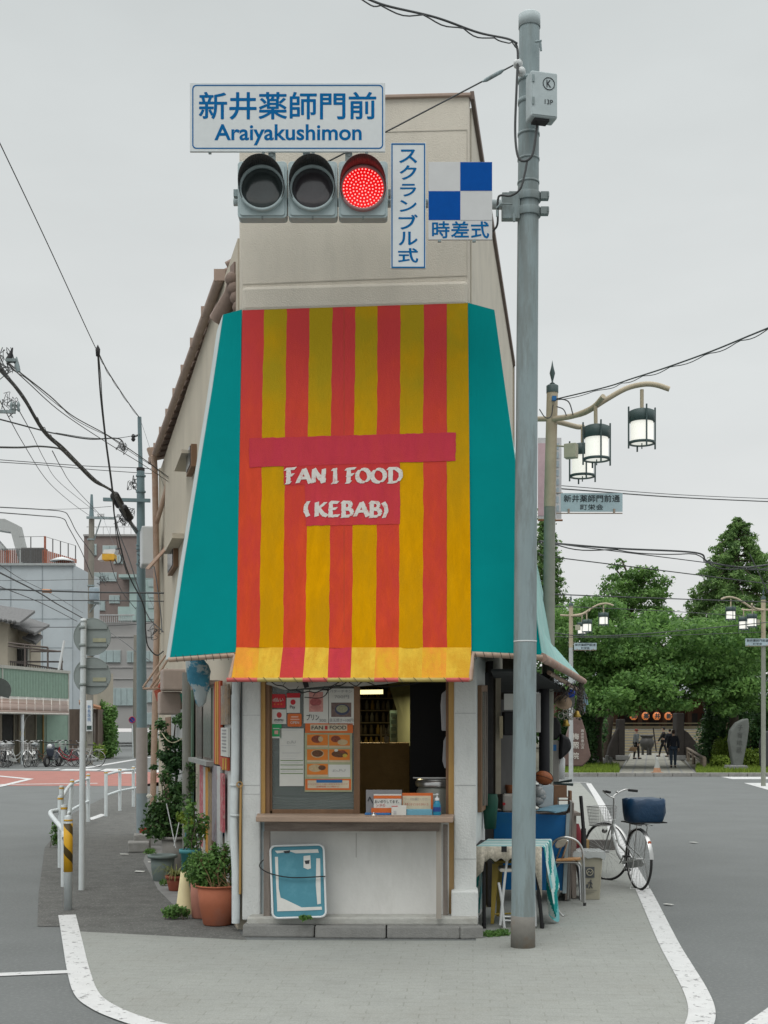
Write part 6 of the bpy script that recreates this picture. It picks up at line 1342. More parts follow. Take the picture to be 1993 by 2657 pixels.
# thin paper litter
for k, (x, y) in enumerate(((363, 2264), (395, 2240), (323, 2219), (1800, 2188), (1735, 2350))):
 g_ = G(x, y); m = MB(); m.box((g_.x, g_.y, .014), (.10 if k < 4 else .05, .08, .004), .4 * k, Matrix.Rotation(.2 * k, 3, 'Z') @ Matrix.Rotation(.06, 3, 'Y')); tag(m.build('paper_scrap', paper), ('flat white paper scrap on the left footpath', 'white scrap beside the grey green tub', 'small white scrap in front of the concrete trough', 'white scrap lying on the road right of the bicycle', 'tiny pale scrap on the road beside the white line')[k], 'litter', 'scraps of litter')
w_ = G(142, 2200); plant('tall_weed', Vector((w_.x, w_.y, .01)), 'wispy tall weed growing left of the guard rail', 'weed', [((0, 0, .2), (.06, .05, .17)), ((.0, 0, .34), (.03, .03, .08)), ((.03, 0, .08), (.06, .04, .08))], 230, .022, leaf_e, 6, .003)
# ---------------------------------------------------------------- guard rails, bollard, sign post
yb = thing('striped_bollard', G(177, 2362), 'white bollard wrapped in a yellow and black spiral band', 'bollard'); c = G(177, 2362); c = Vector((c.x, c.y, 0))
m = MB(); m.lathe([(0, 0), (.036, 0), (.036, .80), (.030, .815), (.030, .83), (.0, .84)], c, 20); m.build('post', white_pole, yb)
spm = mat('spiral_band', (.62, .34, .015), .5, .1, 12, stain=(.4, .2, .02), samt=.4)
nn, ll = spm.node_tree.nodes, spm.node_tree.links
b_ = nn['Principled BSDF']; src = b_.inputs['Base Color'].links[0].from_socket
tcx = nn.new('ShaderNodeTexCoord'); sx_ = nn.new('ShaderNodeSeparateXYZ'); ll.new(tcx.outputs['Object'], sx_.inputs[0])
at2 = nn.new('ShaderNodeMath'); at2.operation = 'ARCTAN2'; ll.new(sx_.outputs['Y'], at2.inputs[0]); ll.new(sx_.outputs['X'], at2.inputs[1])
ma = nn.new('ShaderNodeMath'); ma.operation = 'MULTIPLY_ADD'; ll.new(at2.outputs[0], ma.inputs[0]); ma.inputs[1].default_value = 1 / 6.2832
mz = nn.new('ShaderNodeMath'); mz.operation = 'MULTIPLY'; ll.new(sx_.outputs['Z'], mz.inputs[0]); mz.inputs[1].default_value = 4.1; ll.new(mz.outputs[0], ma.inputs[2])
fr_ = nn.new('ShaderNodeMath'); fr_.operation = 'FRACT'; ll.new(ma.outputs[0], fr_.inputs[0])
gt = nn.new('ShaderNodeMath'); gt.operation = 'GREATER_THAN'; ll.new(fr_.outputs[0], gt.inputs[0]); gt.inputs[1].default_value = .66
mxx = nn.new('ShaderNodeMix'); mxx.data_type = 'RGBA'; ll.new(gt.outputs[0], mxx.inputs[0]); ll.new(src, mxx.inputs[6]); mxx.inputs[7].default_value = (.07, .045, .01, 1); ll.new(mxx.outputs[2], b_.inputs['Base Color'])
m = MB(); m.lathe([(.036, .34), (.0395, .34), (.0395, .765), (.036, .765)], c, 24); m.build('spiral_band', spm, yb)
m = MB(); m.lathe([(.0365, .785), (.038, .785), (.038, .80), (.0365, .80)], c, 20); m.build('cap_band', yellow, yb)
def rail_post(root, c, h=.83, lean=0, r=.031):
 c = Vector((c[0], c[1], 0)); t_ = c + Vector((lean, 0, h)); m = MB(); m.tube([c, t_ - UP * .02, t_], [r, r, r * .8], 14); p = m.build('post', white_pole, root)
 m = MB(); m.tube([t_ - UP * .045, t_ - UP * .025], r + .003, 14, cap=False); m.build('cap_band', yellow, p); return t_
def rail(root, pts, r=.022):
 m = MB(); m.tube(curve_pts(pts, 5), r, 10); m.build('rail', white_pole, root)
def gp(x, ytop): d = .77 * FPX / (ytop - HY); return Vector(((x - CX) / FPX * d, d, 0))
A_, B_, C_, D_, E_, F_, G_, H_ = [gp(*q) for q in ((166, 2088), (157, 2064), (160, 2038), (177, 2022), (229, 2007), (275, 2000), (311, 1993), (346, 1988))]
g1 = thing('guard_rail', A_, 'short two post white guard rail just behind the striped bollard', 'guard rail', 'white guard rails')
rail_post(g1, A_); rail_post(g1, B_); rail(g1, [B_ + Vector((-.03, .0, .66)), B_ + Vector((-.05, -.25, .64)), A_ + Vector((-.03, .1, .56)), A_ + Vector((.03, -.1, .50))], .026)
g2 = thing('guard_rail', D_, 'middle white guard rail curving round the pavement corner', 'guard rail', 'white guard rails')
rail_post(g2, C_, lean=0); rail_post(g2, D_, lean=.06); rail_post(g2, E_); rail(g2, [C_ + UP * .66, D_ + Vector((.05, 0, .76)), E_ + UP * .74]); rail(g2, [C_ + UP * .30, D_ + Vector((.02, 0, .34)), E_ + UP * .36])
g3 = thing('guard_rail', G_, 'far white guard rail with three posts beside the blue utility pole', 'guard rail', 'white guard rails')
for q in (F_, G_, H_): rail_post(g3, q)
I_ = H_ + (H_ - G_) * .9
rail_post(g3, I_)
rail(g3, [F_ + UP * .76, G_ + UP * .77, H_ + UP * .76, I_ + UP * .76]); rail(g3, [F_ + UP * .38, G_ + UP * .39, H_ + UP * .38, I_ + UP * .38])
sgp = thing('sign_post', G(212, 2310), 'white post with the grey backs of two round signs', 'sign post'); c = G(212, 2310); top = P(217, 1614, c.y)
m = MB(); m.tube([Vector((c.x, c.y, 0)), top], [.031, .029], 16); m.lathe([(.029, 0), (.033, 0), (.033, .02), (.02, .035), (0, .035)], top, 14); m.build('post', white_pole, sgp)
sb = mat('sign_back', (.26, .295, .285), .55, .1, 4, stain=(.17, .18, .17), samt=.5)
for cy in (1652, 1754):
 cc = P(239.5, cy, c.y + .06); m = MB(); m.disc(cc, .183, (0, -1, 0), .006, 44); dsk = m.build('round_sign', sb, sgp)
 m = MB(); m.ring(cc, .183, .004, (0, -1, 0), 44, 6); m.build('edge', sb, dsk)
 for dy in (-24, 22):
  y = cy + dy; m = MB(); drect(m, 206, y - 4, 278, y + 4, c.y + .045, .012); m.build('brace', sb, dsk)
  m = MB(); m.lathe([(.031, -.015), (.035, -.015), (.035, .015), (.031, .015)], P(215, y, c.y), 12); m.build('clamp', sb, dsk)
 m = MB(); drect(m, 241, cy + 4, 275, cy + 14, c.y + .052, .004); m.build('sticker', mat('sticker_pale', (.36, .36, .25)), dsk)
# ================================================================ bicycles
def lerp(a, b, t): return a + (b - a) * t
def bicycle(name, label, rear, front, col, group=None, basket='wire', rear_basket=None, r=None, steer=0, lean=0, spokes=18, detail=True, parts=True, seat_col=None):
 """rear and front are ground contact points"""
 rear = Vector(rear); front = Vector(front); wb = (front - rear).length; s = wb / 1.06; r = r or .33 * s
 root = thing(name, rear, label, 'bicycle', group)
 f = (front - rear).normalized(); sd = Vector((f.y, -f.x, 0)); up = (UP + sd * lean).normalized()
 def Q(x, y, z): return rear + f * (x * s) + sd * (y * s) + up * (z * s)
 fm = mat('frame_' + col[0], col[1], .35, .08)
 R_ = Q(0, 0, 0) + up * r; F_ = Q(1.06, 0, 0) + up * r
 head_t, head_b = Q(.80, 0, .82), Q(.86, 0, .62); bb = Q(.46, 0, .28); seat_t = Q(.27, 0, .72); seat_b = Q(.42, 0, .30)
 m = MB(); tr = .017 * s
 m.tube([head_t, head_b], tr * 1.3, 8); m.tube([head_b, Q(.66, 0, .38), bb], tr * 1.25, 8); m.tube([lerp(head_t, head_b, .3), Q(.62, 0, .50), Q(.385, 0, .42)], tr, 8)
 m.tube([seat_t, bb], tr, 8)
 for y in (-.05, .05): m.tube([R_ + sd * y * s, Q(.46, y * .5, .28)], tr * .6, 6); m.tube([R_ + sd * y * s, Q(.35, y * .3, .52)], tr * .55, 6)
 m.build('frame', fm, root)
 st = Matrix.Rotation(steer, 3, 'Z'); f2 = st @ f; s2 = st @ sd
 ax = lambda fwd, side, z: F_ + f2 * fwd * s + s2 * side * s + up * z * s
 m = MB()
 for y in (-.045, .045): m.tube([ax(0, y, 0), ax(-.06, y, .2), ax(-.12, y * .8, .36)], tr * .6, 6)
 m.tube([ax(-.12, -.04, .36), ax(-.12, .04, .36)], tr * .8, 6); m.tube([head_t + up * .10 * s, head_t], tr * .8, 8); m.build('fork', chrome, root)
 for nm, C_, sdv, fv in (('wheel', R_, sd, f), ('wheel', F_, s2, f2)):
  m = MB(); m.ring(C_, r - .012 * s, .0075 * s, sdv, 40 if detail else 24, 6); w = m.build(nm, chrome, root)
  m = MB(); m.ring(C_, r - .002 * s, .0165 * s, sdv, 44 if detail else 26, 8 if detail else 6); m.build('tyre', rubber, w)
  m = MB()
  for k in range(spokes):
   a = 2 * math.pi * k / spokes; d = fv * math.cos(a) + up * math.sin(a); y = .025 * (-1) ** k
   m.tube([C_ + sdv * y * s, C_ + d * (r - .014 * s)], .0016 * s * (1 if detail else 2), 3, cap=False)
  m.tube([C_ - sdv * .045 * s, C_ + sdv * .045 * s], .018 * s, 8); m.build('spokes', chrome, w)
  fd = MB()     # mudguard
  a0, a1 = (R(20), R(175)) if C_ is R_ else (R(35), R(160))
  pr = []
  for k in range(15):
   a = a0 + (a1 - a0) * k / 14; d = fv * math.cos(a) + up * math.sin(a); pr.append(C_ + d * (r + .022 * s))
  vs = []
  for k, p in enumerate(pr): vs += [p - sdv * .026 * s - (p - C_).normalized() * .01 * s, p, p + sdv * .026 * s - (p - C_).normalized() * .01 * s]
  fd.add(vs, [(3 * k + j, 3 * k + j + 1, 3 * k + j + 4, 3 * k + j + 3) for k in range(14) for j in (0, 1)], True); fd.build('mudguard', chrome, root)
 ht = head_t + up * (.28 if detail else .16) * s
 m = MB(); hb = [ht, ht + f2 * .04 * s + s2 * .06 * s + up * .03 * s, ht + f2 * .0 * s + s2 * .22 * s + up * .10 * s, ht - f2 * .14 * s + s2 * .27 * s + up * .09 * s]
 hl = [ht, ht + f2 * .04 * s - s2 * .06 * s + up * .03 * s, ht + f2 * .0 * s - s2 * .22 * s + up * .10 * s, ht - f2 * .14 * s - s2 * .27 * s + up * .09 * s]
 m.tube(curve_pts(hb, 4), .011 * s, 7); m.tube(curve_pts(hl, 4), .011 * s, 7); m.tube([head_t, ht], .012 * s, 8); m.build('handlebar', chrome, root)
 for h in (hb, hl):
  m = MB(); m.tube([lerp(h[2], h[3], .35), h[3] + (h[3] - h[2]) * .2], .017 * s, 8); m.build('grip', rubber, root)
 m = MB(); m.tube([seat_t, seat_t + up * .14 * s], .012 * s, 8); m.build('seat_post', chrome, root)
 m = MB(); sc = seat_t + up * .16 * s; pts = []
 m.prism([sc + f * x * s + sd * y * s for x, y in ((.16, -.02), (.16, .02), (.0, .05), (-.10, .10), (-.13, .06), (-.13, -.06), (-.10, -.10), (.0, -.05))], up * .045 * s); m.build('saddle', mat('saddle_' + (seat_col or 'black'), (.03, .03, .03) if not seat_col else (.2, .12, .07), .6), root, bev=.015 * s)
 m = MB(); cw = bb + sd * .05 * s; m.ring(cw, .075 * s, .006 * s, sd, 20, 5); m.tube([cw, cw + f * .12 * s - up * .1 * s], .009 * s, 6); m.tube([bb - sd * .06 * s, bb - sd * .06 * s - f * .12 * s + up * .1 * s], .009 * s, 6); m.build('crank', chrome, root)
 for q in (cw + f * .12 * s - up * .1 * s, bb - sd * .06 * s - f * .12 * s + up * .1 * s):
  m = MB(); m.box(q + sd * (.04 if q is not None else 0) * s, (.09 * s, .08 * s, .02 * s), math.atan2(f.y, f.x)); m.build('pedal', rubber, root)
 m = MB()   # chain cover
 m.prism([cw + sd * .012 * s + f * x * s + up * z * s for x, z in ((.09, .0), (.06, .08), (-.42, .075), (-.46, .03), (-.42, -.0), (.05, -.08))], sd * .012 * s); m.build('chain_cover', fm, root)
 rk = R_ + up * (r + .06 * s)
 m = MB()
 for y in (-.07, 0, .07): m.tube([rk + sd * y * s + f * .12 * s, rk + sd * y * s - f * .26 * s], .006 * s, 5)
 for y in (-.07, .07): m.tube([R_ + sd * y * s, rk + sd * y * s - f * .1 * s], .006 * s, 5)
 m.tube([rk - sd * .07 * s - f * .2 * s, rk + sd * .07 * s - f * .2 * s], .006 * s, 5); m.tube([rk - sd * .07 * s + f * .05 * s, rk + sd * .07 * s + f * .05 * s], .006 * s, 5); m.build('rack', chrome, root)
 m = MB(); q = [R_ + sd * .07 * s, R_ + sd * .13 * s - f * .03 * s - up * (r - .012), R_ - sd * .13 * s - f * .03 * s - up * (r - .012), R_ - sd * .07 * s]
 if detail: m.tube(q, .007 * s, 6); m.build('stand', chrome, root)
 if basket:
  bc = ht + f2 * .20 * s - up * (.12 if detail else .02) * s; W_, Dp, H_ = .19, .15, .25; m = MB(); tr_ = .0035 * s if detail else .006 * s
  def bp(a, z): k = 1 - .18 * (1 - z); x = math.cos(a); y = math.sin(a); q = (abs(x) ** 4 + abs(y) ** 4) ** -.25; return bc + f2 * (x * q * Dp * k) * s + s2 * (y * q * W_ * k) * s + up * ((z - 1) * H_) * s
  if basket == 'wire' or basket == 'bag':
   na = 36 if detail else 18; nz = 7 if detail else 4
   for k in range(nz): m.tube([bp(2 * math.pi * i / na, k / (nz - 1)) for i in range(na)], tr_ * (1.6 if k in (0, nz - 1) else .8), 4, closed=True)
   for i in range(na): m.tube([bp(2 * math.pi * i / na, 0), bp(2 * math.pi * i / na, 1)], tr_ * .8, 3, cap=False)
   for k in range(-2, 3): m.tube([bp(math.asin(k * .3), 0), bp(math.pi - math.asin(k * .3), 0)], tr_ * .8, 3, cap=False)
   m.build('basket', chrome, root)
  if basket == 'bag':
   m = MB(); m.sphere(bc - up * .06 * s, .15 * s, 10, 8, (1, 1.1, .7)); m.build('basket_cover', mat('basket_cover_grey', (.30, .33, .34), .5, .3, 12), root)
 m = MB(); m.lathe([(0, 0), (.03 * s, .005), (.035 * s, .04 * s), (.02 * s, .06 * s)], F_ + up * .27 * s + f2 * .06 * s, 10, axis=-f2); m.build('headlight', chrome, root)
 m = MB(); m.disc(R_ + up * (r * .62) - f * (r * .86), .022 * s, -f, .01, 12); m.build('reflector', mat('reflector', (.45, .09, .03), .4), root)
 return root, dict(R=R_, F=F_, f=f, sd=sd, up=up, s=s, r=r, rk=rk, ht=ht, f2=f2, s2=s2)
mb_, I = bicycle('city_bicycle', 'silver city bicycle with wire basket and blue covered rear basket by the paving edge', (2.525, 12.60, .006), (2.345, 13.42, .006), ('silver', (.48, .50, .49)), r=.298, steer=R(28), spokes=32)
m = MB(); c = I['rk'] + I['up'] * .02 - I['f'] * .03 + I['sd'] * .04; zr = math.atan2(I['sd'].y, I['sd'].x) + .18
M3 = Matrix.Rotation(zr - .2, 3, 'Z')
n_ = 22
vs = [];
for (k, z) in ((.80, 0.0), (.93, .02), (1.0, .10), (1.03, .17), (1.0, .225), (.9, .238)):
 for i in range(n_):
  a = 2 * math.pi * i / n_; x, y = math.cos(a), math.sin(a); q = (abs(x) ** 5 + abs(y) ** 5) ** -.2
  w = 1 + .025 * math.sin(i * 2.7 + z * 40); vs.append(c + M3 @ Vector((x * q * .192 * k * w, y * q * .14 * k * w, z + .008 * math.sin(i * 1.9 + k * 9))))
m.add(vs, [(r_ * n_ + i, r_ * n_ + (i + 1) % n_, (r_ + 1) * n_ + (i + 1) % n_, (r_ + 1) * n_ + i) for r_ in range(5) for i in range(n_)] , True)
m.add(vs[-n_:], [tuple(range(n_))], False); m.add(vs[:n_], [tuple(range(n_ - 1, -1, -1))], False)
m.build('rear_basket_cover', mat('cover_blue', (.006, .036, .085), .42, .2, 6, .9, 16, spec=.5), mb_)
m = MB(); m.tube([c + M3 @ Vector((x * .185, y * .13, .005)) for x, y in ((1, 1), (-1, 1), (-1, -1), (1, -1))], .006, 5, closed=True); m.build('rear_basket_frame', black, mb_)
m = MB(); hbt = I['ht']; m.sphere(hbt + I['s2'] * .05 + I['up'] * .06, .014, 8, 6); m.build('bell', chrome, mb_)
# parked row across the road, left
rg = random.Random(77)
BK = [('black', (.03, .03, .035)), ('silver', (.48, .50, .49)), ('white', (.5, .5, .48)), ('red', (.25, .02, .03)), ('dark_blue', (.02, .03, .07)), ('teal', (.1, .25, .25)), ('brown', (.15, .07, .04))]
def bike_at(px, d, ang, wb, col, basket, label, dx=0):
 a = R(ang); c = Vector(((px - CX) / FPX * d, d, .006)); f = Vector((math.cos(a), math.sin(a), 0)) * wb / 2
 bicycle('parked_bicycle', label, c - f, c + f, BK[col], 'bicycles parked across the road', basket=basket, detail=False, spokes=14, steer=rg.uniform(-.4, .4), lean=rg.uniform(-.05, .08))
for px, d, ang, wb, col, bk_, lb in (
 (-12, 52.5, -40, 1.06, 4, 'bag', 'dark bicycle cut by the left edge of the picture with a covered basket'),
 (14, 52.0, -60, 1.06, 0, 'wire', 'black bicycle second from the left in the far row across the road'),
 (45, 52.6, -25, 1.08, 1, None, 'silver bicycle with a large bare front wheel left of the white canopy post'),
 (80, 52.4, -95, 1.06, 2, 'wire', 'white bicycle seen head on with a pale green basket right of the canopy post'),
 (96, 54.0, -75, 1.06, 5, 'bag', 'teal bicycle behind the white one in the far row'),
 (112, 53.6, -150, 1.06, 6, None, 'brown bicycle half hidden left of the dark scooter'),
 (155, 54.5, 170, 1.06, 0, None, 'black bicycle behind the red one, right of the scooter'),
 (172, 52.8, 178, 1.08, 3, None, 'red framed bicycle seen side on, right of the dark scooter'),
 (186, 54.0, 175, 1.06, 4, 'wire', 'dark blue bicycle behind the white sign post'),
 (222, 53.4, 172, 1.06, 1, None, 'silver bicycle at the right end of the far row'),
 (30, 54.6, -70, 1.06, 6, 'bag', 'brown bicycle at the back between the black and silver ones')):
 bike_at(px, d, ang, wb, col, bk_, lb)
# small scooter
scb = P(136, 1995, 53.2); sc_ = thing('motor_scooter', Vector((scb.x, scb.y, 0)), 'small dark motor scooter among the bicycles across the road', 'scooter'); o_ = Vector((scb.x, 53.2, 0))
for x, y in ((-.12, -.45), (.12, .55)):
 m = MB(); m.ring(o_ + Vector((x, y, .24)), .2, .055, Vector((1, -.2, 0)), 20, 8); w = m.build('wheel', rubber, sc_); m = MB(); m.disc(o_ + Vector((x + .03, y, .24)), .13, (1, -.2, 0), .06, 16); m.build('rim', chrome, w)
m = MB(); m.prism([o_ + Vector((-.15, y, z)) for y, z in ((-.35, .45), (-.45, .75), (-.30, .98), (-.2, .9), (-.12, .42), (.15, .36), (.25, .68), (.75, .72), (.8, .5), (.4, .3), (-.1, .26))], (.3, 0, 0)); m.build('body', mat('scooter_dark', (.05, .06, .08), .3), sc_, bev=.03)
m = MB(); m.box(o_ + Vector((0, .5, .76)), (.26, .6, .09)); m.build('seat', black, sc_, bev=.03)
m = MB(); m.lathe([(0, .05), (.09, .03), (.1, 0)], o_ + Vector((0, -.42, .86)), 14, axis=(0, -1, 0)); m.build('headlight', white_plastic, sc_)
m = MB(); m.tube([o_ + Vector((-.32, -.25, 1.03)), o_ + Vector((0, -.32, 1.0)), o_ + Vector((.32, -.25, 1.03))], .02, 6); m.build('handlebar', black, sc_)
# ================================================================ far left: houses
def bld(name, c, label, cat='building'): return thing(name, c, label, cat)
def wallquad(mb, p0, d0, p1, d1, ytop, ybot, th=.3, refy=None):
 """wall standing between two places; ytop/ybot measured at the first"""
 a = P(p0, ytop, d0); zb = HC - (ybot - HY) / FPX * d0; b = P(p1, ytop, d1)
 dr = Vector((b.x - a.x, b.y - a.y, 0)).normalized(); n = Vector((-dr.y, dr.x, 0)); n = n if n.y > 0 else -n
 return mb.prism([(a.x, a.y, a.z), (b.x, b.y, a.z), (b.x, b.y, zb), (a.x, a.y, zb)], n * th)
green_w = mat('green_wall', (.27, .38, .31), .8, .06, 3, stain=(.2, .26, .22), samt=.5)
GA, GB = Vector(((-300 - CX) / FPX * 49.5, 49.5, 0)), Vector(((181 - CX) / FPX * 63.7, 63.7, 0))
GD = (GB - GA).normalized(); GN = Vector((-GD.y, GD.x, 0)); GN = GN if GN.y > 0 else -GN
def gpt(px, z, off=0):       # place on the green shop's front, off metres towards us
 k = (px - CX) / FPX; A = GA - GN * off; u = (k * A.y - A.x) / (GD.x - k * GD.y); return Vector((A.x + GD.x * u, A.y + GD.y * u, z))
gs = bld('green_shop', gpt(80, 0), 'low pale green shop with a curved brown canopy behind the parked bicycles')
def gpan(mb, x0, x1, z0, z1, off, th): return mb.prism([gpt(x0, z1, off), gpt(x1, z1, off), gpt(x1, z0, off), gpt(x0, z0, off)], GN * th)
m = MB(); gpan(m, -250, 180, 2.65, 4.34, 0, .3); gpan(m, 122, 180, 0, 2.65, 0, .3); m.build('wall', green_w, gs)
m = MB()
for k in range(60): x = -60 + k * 4; gpan(m, x, x + .8, 2.66, 4.3, .015, .02)
m.build('wall_ribs', mat('green_rib', (.20, .29, .235)), gs)
m = MB(); gpan(m, -250, 183, 4.34, 4.48, .05, .4); gpan(m, 6, 8.5, 2.65, 4.34, .04, .05); gpan(m, 178, 180, 0, 4.34, .04, .05); m.build('trim', mat('trim_white', (.42, .42, .38)), gs)
m = MB(); gpan(m, -250, 122, 0, 2.65, -1.4, .3); m.build('inner_wall', mat('shop_inner', (.06, .055, .05), .8, .5, 2), gs)
for k, (x0, x1, mt_) in enumerate(((-60, -20, 'd'), (7, 36, 'd'), (38, 48, 'b'), (52, 64, 'b'), (66, 92, 'b'), (95, 112, 'g'))):
 m = MB(); gpan(m, x0, x1, .1, 2.45, -.1, .02); m.build('shop_pane', {'d': mat('pane_black', (.02, .022, .025), .2, .3, spec=.6), 'b': mat('pane_brown', (.10, .085, .06), .3, .4, 3), 'g': mat('pane_olive', (.06, .09, .065), .3, .3, 3)}[mt_], gs)
for x in (4, 37, 50, 65, 94, 113, 120):
 m = MB(); gpan(m, x, x + 1.6, 0, 2.6, -.05, .08); m.build('frame_post', wood_ochre if x > 110 else mat('frame_beige', (.30, .27, .21)), gs)
can = thing('curved_canopy', gpt(65, 0, 1.5), 'long curved brown translucent canopy along the front of the green shop', 'canopy')
m = MB(); prof = [(0, 3.05), (.35, 3.02), (.8, 2.9), (1.2, 2.68), (1.45, 2.38), (1.5, 2.28)]
for i in range(5):
 m.mat(0 if i < 2 else 1); a, b = prof[i], prof[i + 1]; m.add([gpt(-260, a[1], a[0]), gpt(178, a[1], a[0]), gpt(178 + 0, b[1], b[0]), gpt(-260, b[1], b[0])], [(0, 1, 2, 3)], True)
cnp = m.build('sheet', [mat('canopy_grey', (.36, .34, .32), .4, .04, 4), mat('canopy_brown', (.27, .19, .155), .35, .05, 4)], can); cnp.modifiers.new('s', 'SOLIDIFY').thickness = .03
for k in range(12):
 x = -60 + k * 21.5; m = MB(); m.tube([gpt(x, z + .02, o) for o, z in prof], .022, 5); m.build('rib', mat('rib_pale', (.48, .46, .42)), can)
m = MB(); m.tube([gpt(-260, 2.27, 1.5), gpt(178, 2.27, 1.5)], .05, 6); m.build('edge_rail', mat('rib_pale', (.48, .46, .42)), can)
for x in (58, -120):
 m = MB(); m.tube([gpt(x, 0, 1.45), gpt(x, 2.3, 1.45)], .075, 8); m.build('post', white_pole, can)
m = MB(); m.tube(curve_pts([gpt(60, 1.5, 1.3), gpt(66, 2.0, 1.0), gpt(80, 2.25, .5), gpt(110, 2.3, .1)], 4), .035, 6); m.build('brace', mat('rib_pale', (.48, .46, .42)), can)
simple('yellow_sticker', lambda m: m.disc(gpt(58, 1.35, -.05), .2, -GN, .02, 10), mat('sticker_yellow', (.5, .35, .04)), 'yellow mark on the shop glass behind the canopy post', 'sticker')
m = MB(); q = gpt(-3, 3.3, .3); m.disc(q, .55, (0, -1, 0), .05, 28); tag(m.build('traffic_mirror', mat('mirror_dark', (.07, .08, .075), .3)), 'dark round mirror cut by the left edge of the picture', 'mirror')
# cream house behind
ch_ = bld('cream_house', P(30, 1900, 68), 'old cream house with dark tiled roof above the green shop')
m = MB(); drect(m, -260, 1612, 20, 1890, 67, 3); drect(m, 20, 1625, 80, 1890, 69, 2); m.build('wall', mat('house_cream', (.40, .36, .29), .9, .08, 2), ch_)
def tiled(x0, y0, x1, y1, d, dep, up, label=None):
 m = MB(); n = 14
 for i in range(n):
  t0, t1 = i / n, (i + 1) / n
  a, b = P(x0 + (x1 - x0) * t0, y0 + (y1 - y0) * t0, d), P(x0 + (x1 - x0) * t1, y0 + (y1 - y0) * t1, d)
  m.prism([a, b, b + Vector((0, dep, up)), a + Vector((0, dep, up))], (0, 0, -.1 - .04 * (i % 2))); m.sphere(a, .10, 6, 5)
 m.build('roof', grey_tile, ch_)
tiled(-120, 1590, 50, 1615, 66, 3, .9); tiled(20, 1620, 90, 1642, 67.5, 3, .7); tiled(62, 1655, 92, 1668, 68, 1.5, .5)
m = MB(); drect(m, 37, 1677, 74, 1735, 68.8, .2); w = m.build('window', mat('trim_white', (.42, .42, .38)), ch_)
m = MB(); drect(m, 41, 1684, 55, 1732, 68.7, .05); drect(m, 57, 1684, 70, 1732, 68.72, .05); m.build('pane', mat('pane_black', (.02, .022, .025), .2, .3), w)
m = MB()
for k in range(30): drect(m, 27 + k * 4.6, 1716 + k * .75, 28.6 + k * 4.6, 1743 + k * .4, 66, .05)
drect(m, 25, 1715, 163, 1719, 65.95, .1); m.prism([P(25, 1714, 65.9), P(163, 1736, 65.9), P(163, 1740, 65.9), P(25, 1718, 65.9)], (0, .08, 0)); m.build('balcony_rail', mat('rail_dark', (.07, .06, .055), .8), ch_)
m = MB()
for a, b in (((22, 1668), (125, 1680)), ((22, 1676), (150, 1690)), ((65, 1672), (65, 1740)), ((124, 1682), (124, 1738)), ((160, 1690), (160, 1742)), ((80, 1690), (160, 1690))): m.tube([P(*a, 65.5), P(*b, 65.5)], .05, 5)
m.build('pergola', mat('pergola', (.12, .10, .09), .8), ch_)
m = MB(); m.tube([P(167, 1662, 64), P(152, 1742, 64)], .07, 6); tag(m.build('leaning_pole', white_plastic), 'white pole leaning on the balcony of the cream house', 'pole')
# white panelled building
wb = bld('panelled_building', P(90, 1900, 86), 'large blank pale blue grey panelled building')
pw = mat('panel_pale', (.44, .485, .51), .6, .05, .8, stain=(.36, .38, .39), sscale=.5, samt=.5)
m = MB(); drect(m, -420, 1465, 190, 1900, 86, 8); m.build('wall', pw, wb)
m = MB(); a = P(189.5, 1463, 86.2); m.prism([a, P(232, 1493, 99), Vector((P(232, 1493, 99).x, 99, 0)), Vector((a.x, a.y, 0))], (-.2, 0, 0)); m.build('side_wall', mat('panel_side', (.44, .42, .40), .7, .1), wb)
m = MB()
for x in (-60, 27, 109, 188): drect(m, x, 1466, x + 1.4, 1890, 85.96, .05)
for y in (1530, 1605, 1680): drect(m, -400, y, 189, y + .5, 85.97, .05)
m.build('panel_seam', mat('seam_grey', (.27, .31, .33)), wb)
m = MB(); drect(m, -420, 1461, 192, 1467, 85.8, .5); m.build('parapet_cap', mat('cap_grey', (.33, .35, .35)), wb)
m = MB()
for k in range(9): a = P(194, 1478 + k * 13, 87); b = P(228, 1502 + k * 11, 99); m.beam(a, b, .05, .12)
m.build('louvre', white_plastic, wb)
of = thing('roof_fence', P(100, 1462, 88), 'rust orange slatted fence and railing on the roof of the pale building', 'fence')
om = mat('fence_orange', (.30, .10, .06), .7, .2)
m = MB()
for k in range(46):
 x = -30 + k * 5; y = 1427 + (0 if x < 70 else 0) + max(0, (x - 115) * .30) * (x > 115)
 if 45 < x < 66: continue
 drect(m, x, y, x + 3.2, 1461, 88 + (2 if x < 110 else 0), .1)
m.build('slats', om, of)
rm = mat('rail_grey', (.10, .10, .10), .6)
m = MB()
for k in range(26): x = 2 + k * 4.4; m.tube([P(x, 1423, 87), P(x, 1461, 87)], .02, 4)
m.tube([P(-30, 1425, 87), P(118, 1424, 87)], .03, 5); m.build('railing', rm, of)
m = MB()
for x, y in ((80, 1393), (137, 1398), (157, 1404), (177, 1410), (196, 1416)): m.tube([P(x, y, 88.5), P(x, 1461, 88.5)], .04, 5)
m.tube([P(50, 1393, 88.5), P(116, 1392, 88.5), P(197, 1416, 88.5)], .02, 4); m.build('tall_rail', rm, of)
m = MB(); drect(m, 114, 1391, 118, 1461, 88.2, .2); m.build('post', om, of)
m = MB(); m.box(P(90, 1442, 90), (1.6, 1, 1.0)); m.build('stair_box', mat('stair_dark', (.08, .075, .07)), of)
fr2 = MB(); dpoly(fr2, [(-60, 1346), (12, 1346), (45, 1362), (69, 1462), (50, 1462), (28, 1380), (-60, 1366)], 90, 1.2); dpoly(fr2, [(-20, 1398), (-10, 1398), (16, 1428), (5, 1428)], 90, 1.0)
tag(fr2.build('roof_arch', mat('arch_grey', (.36, .37, .36), .7, .08)), 'pale grey angular roof frame at the left edge of the picture', 'roof frame')
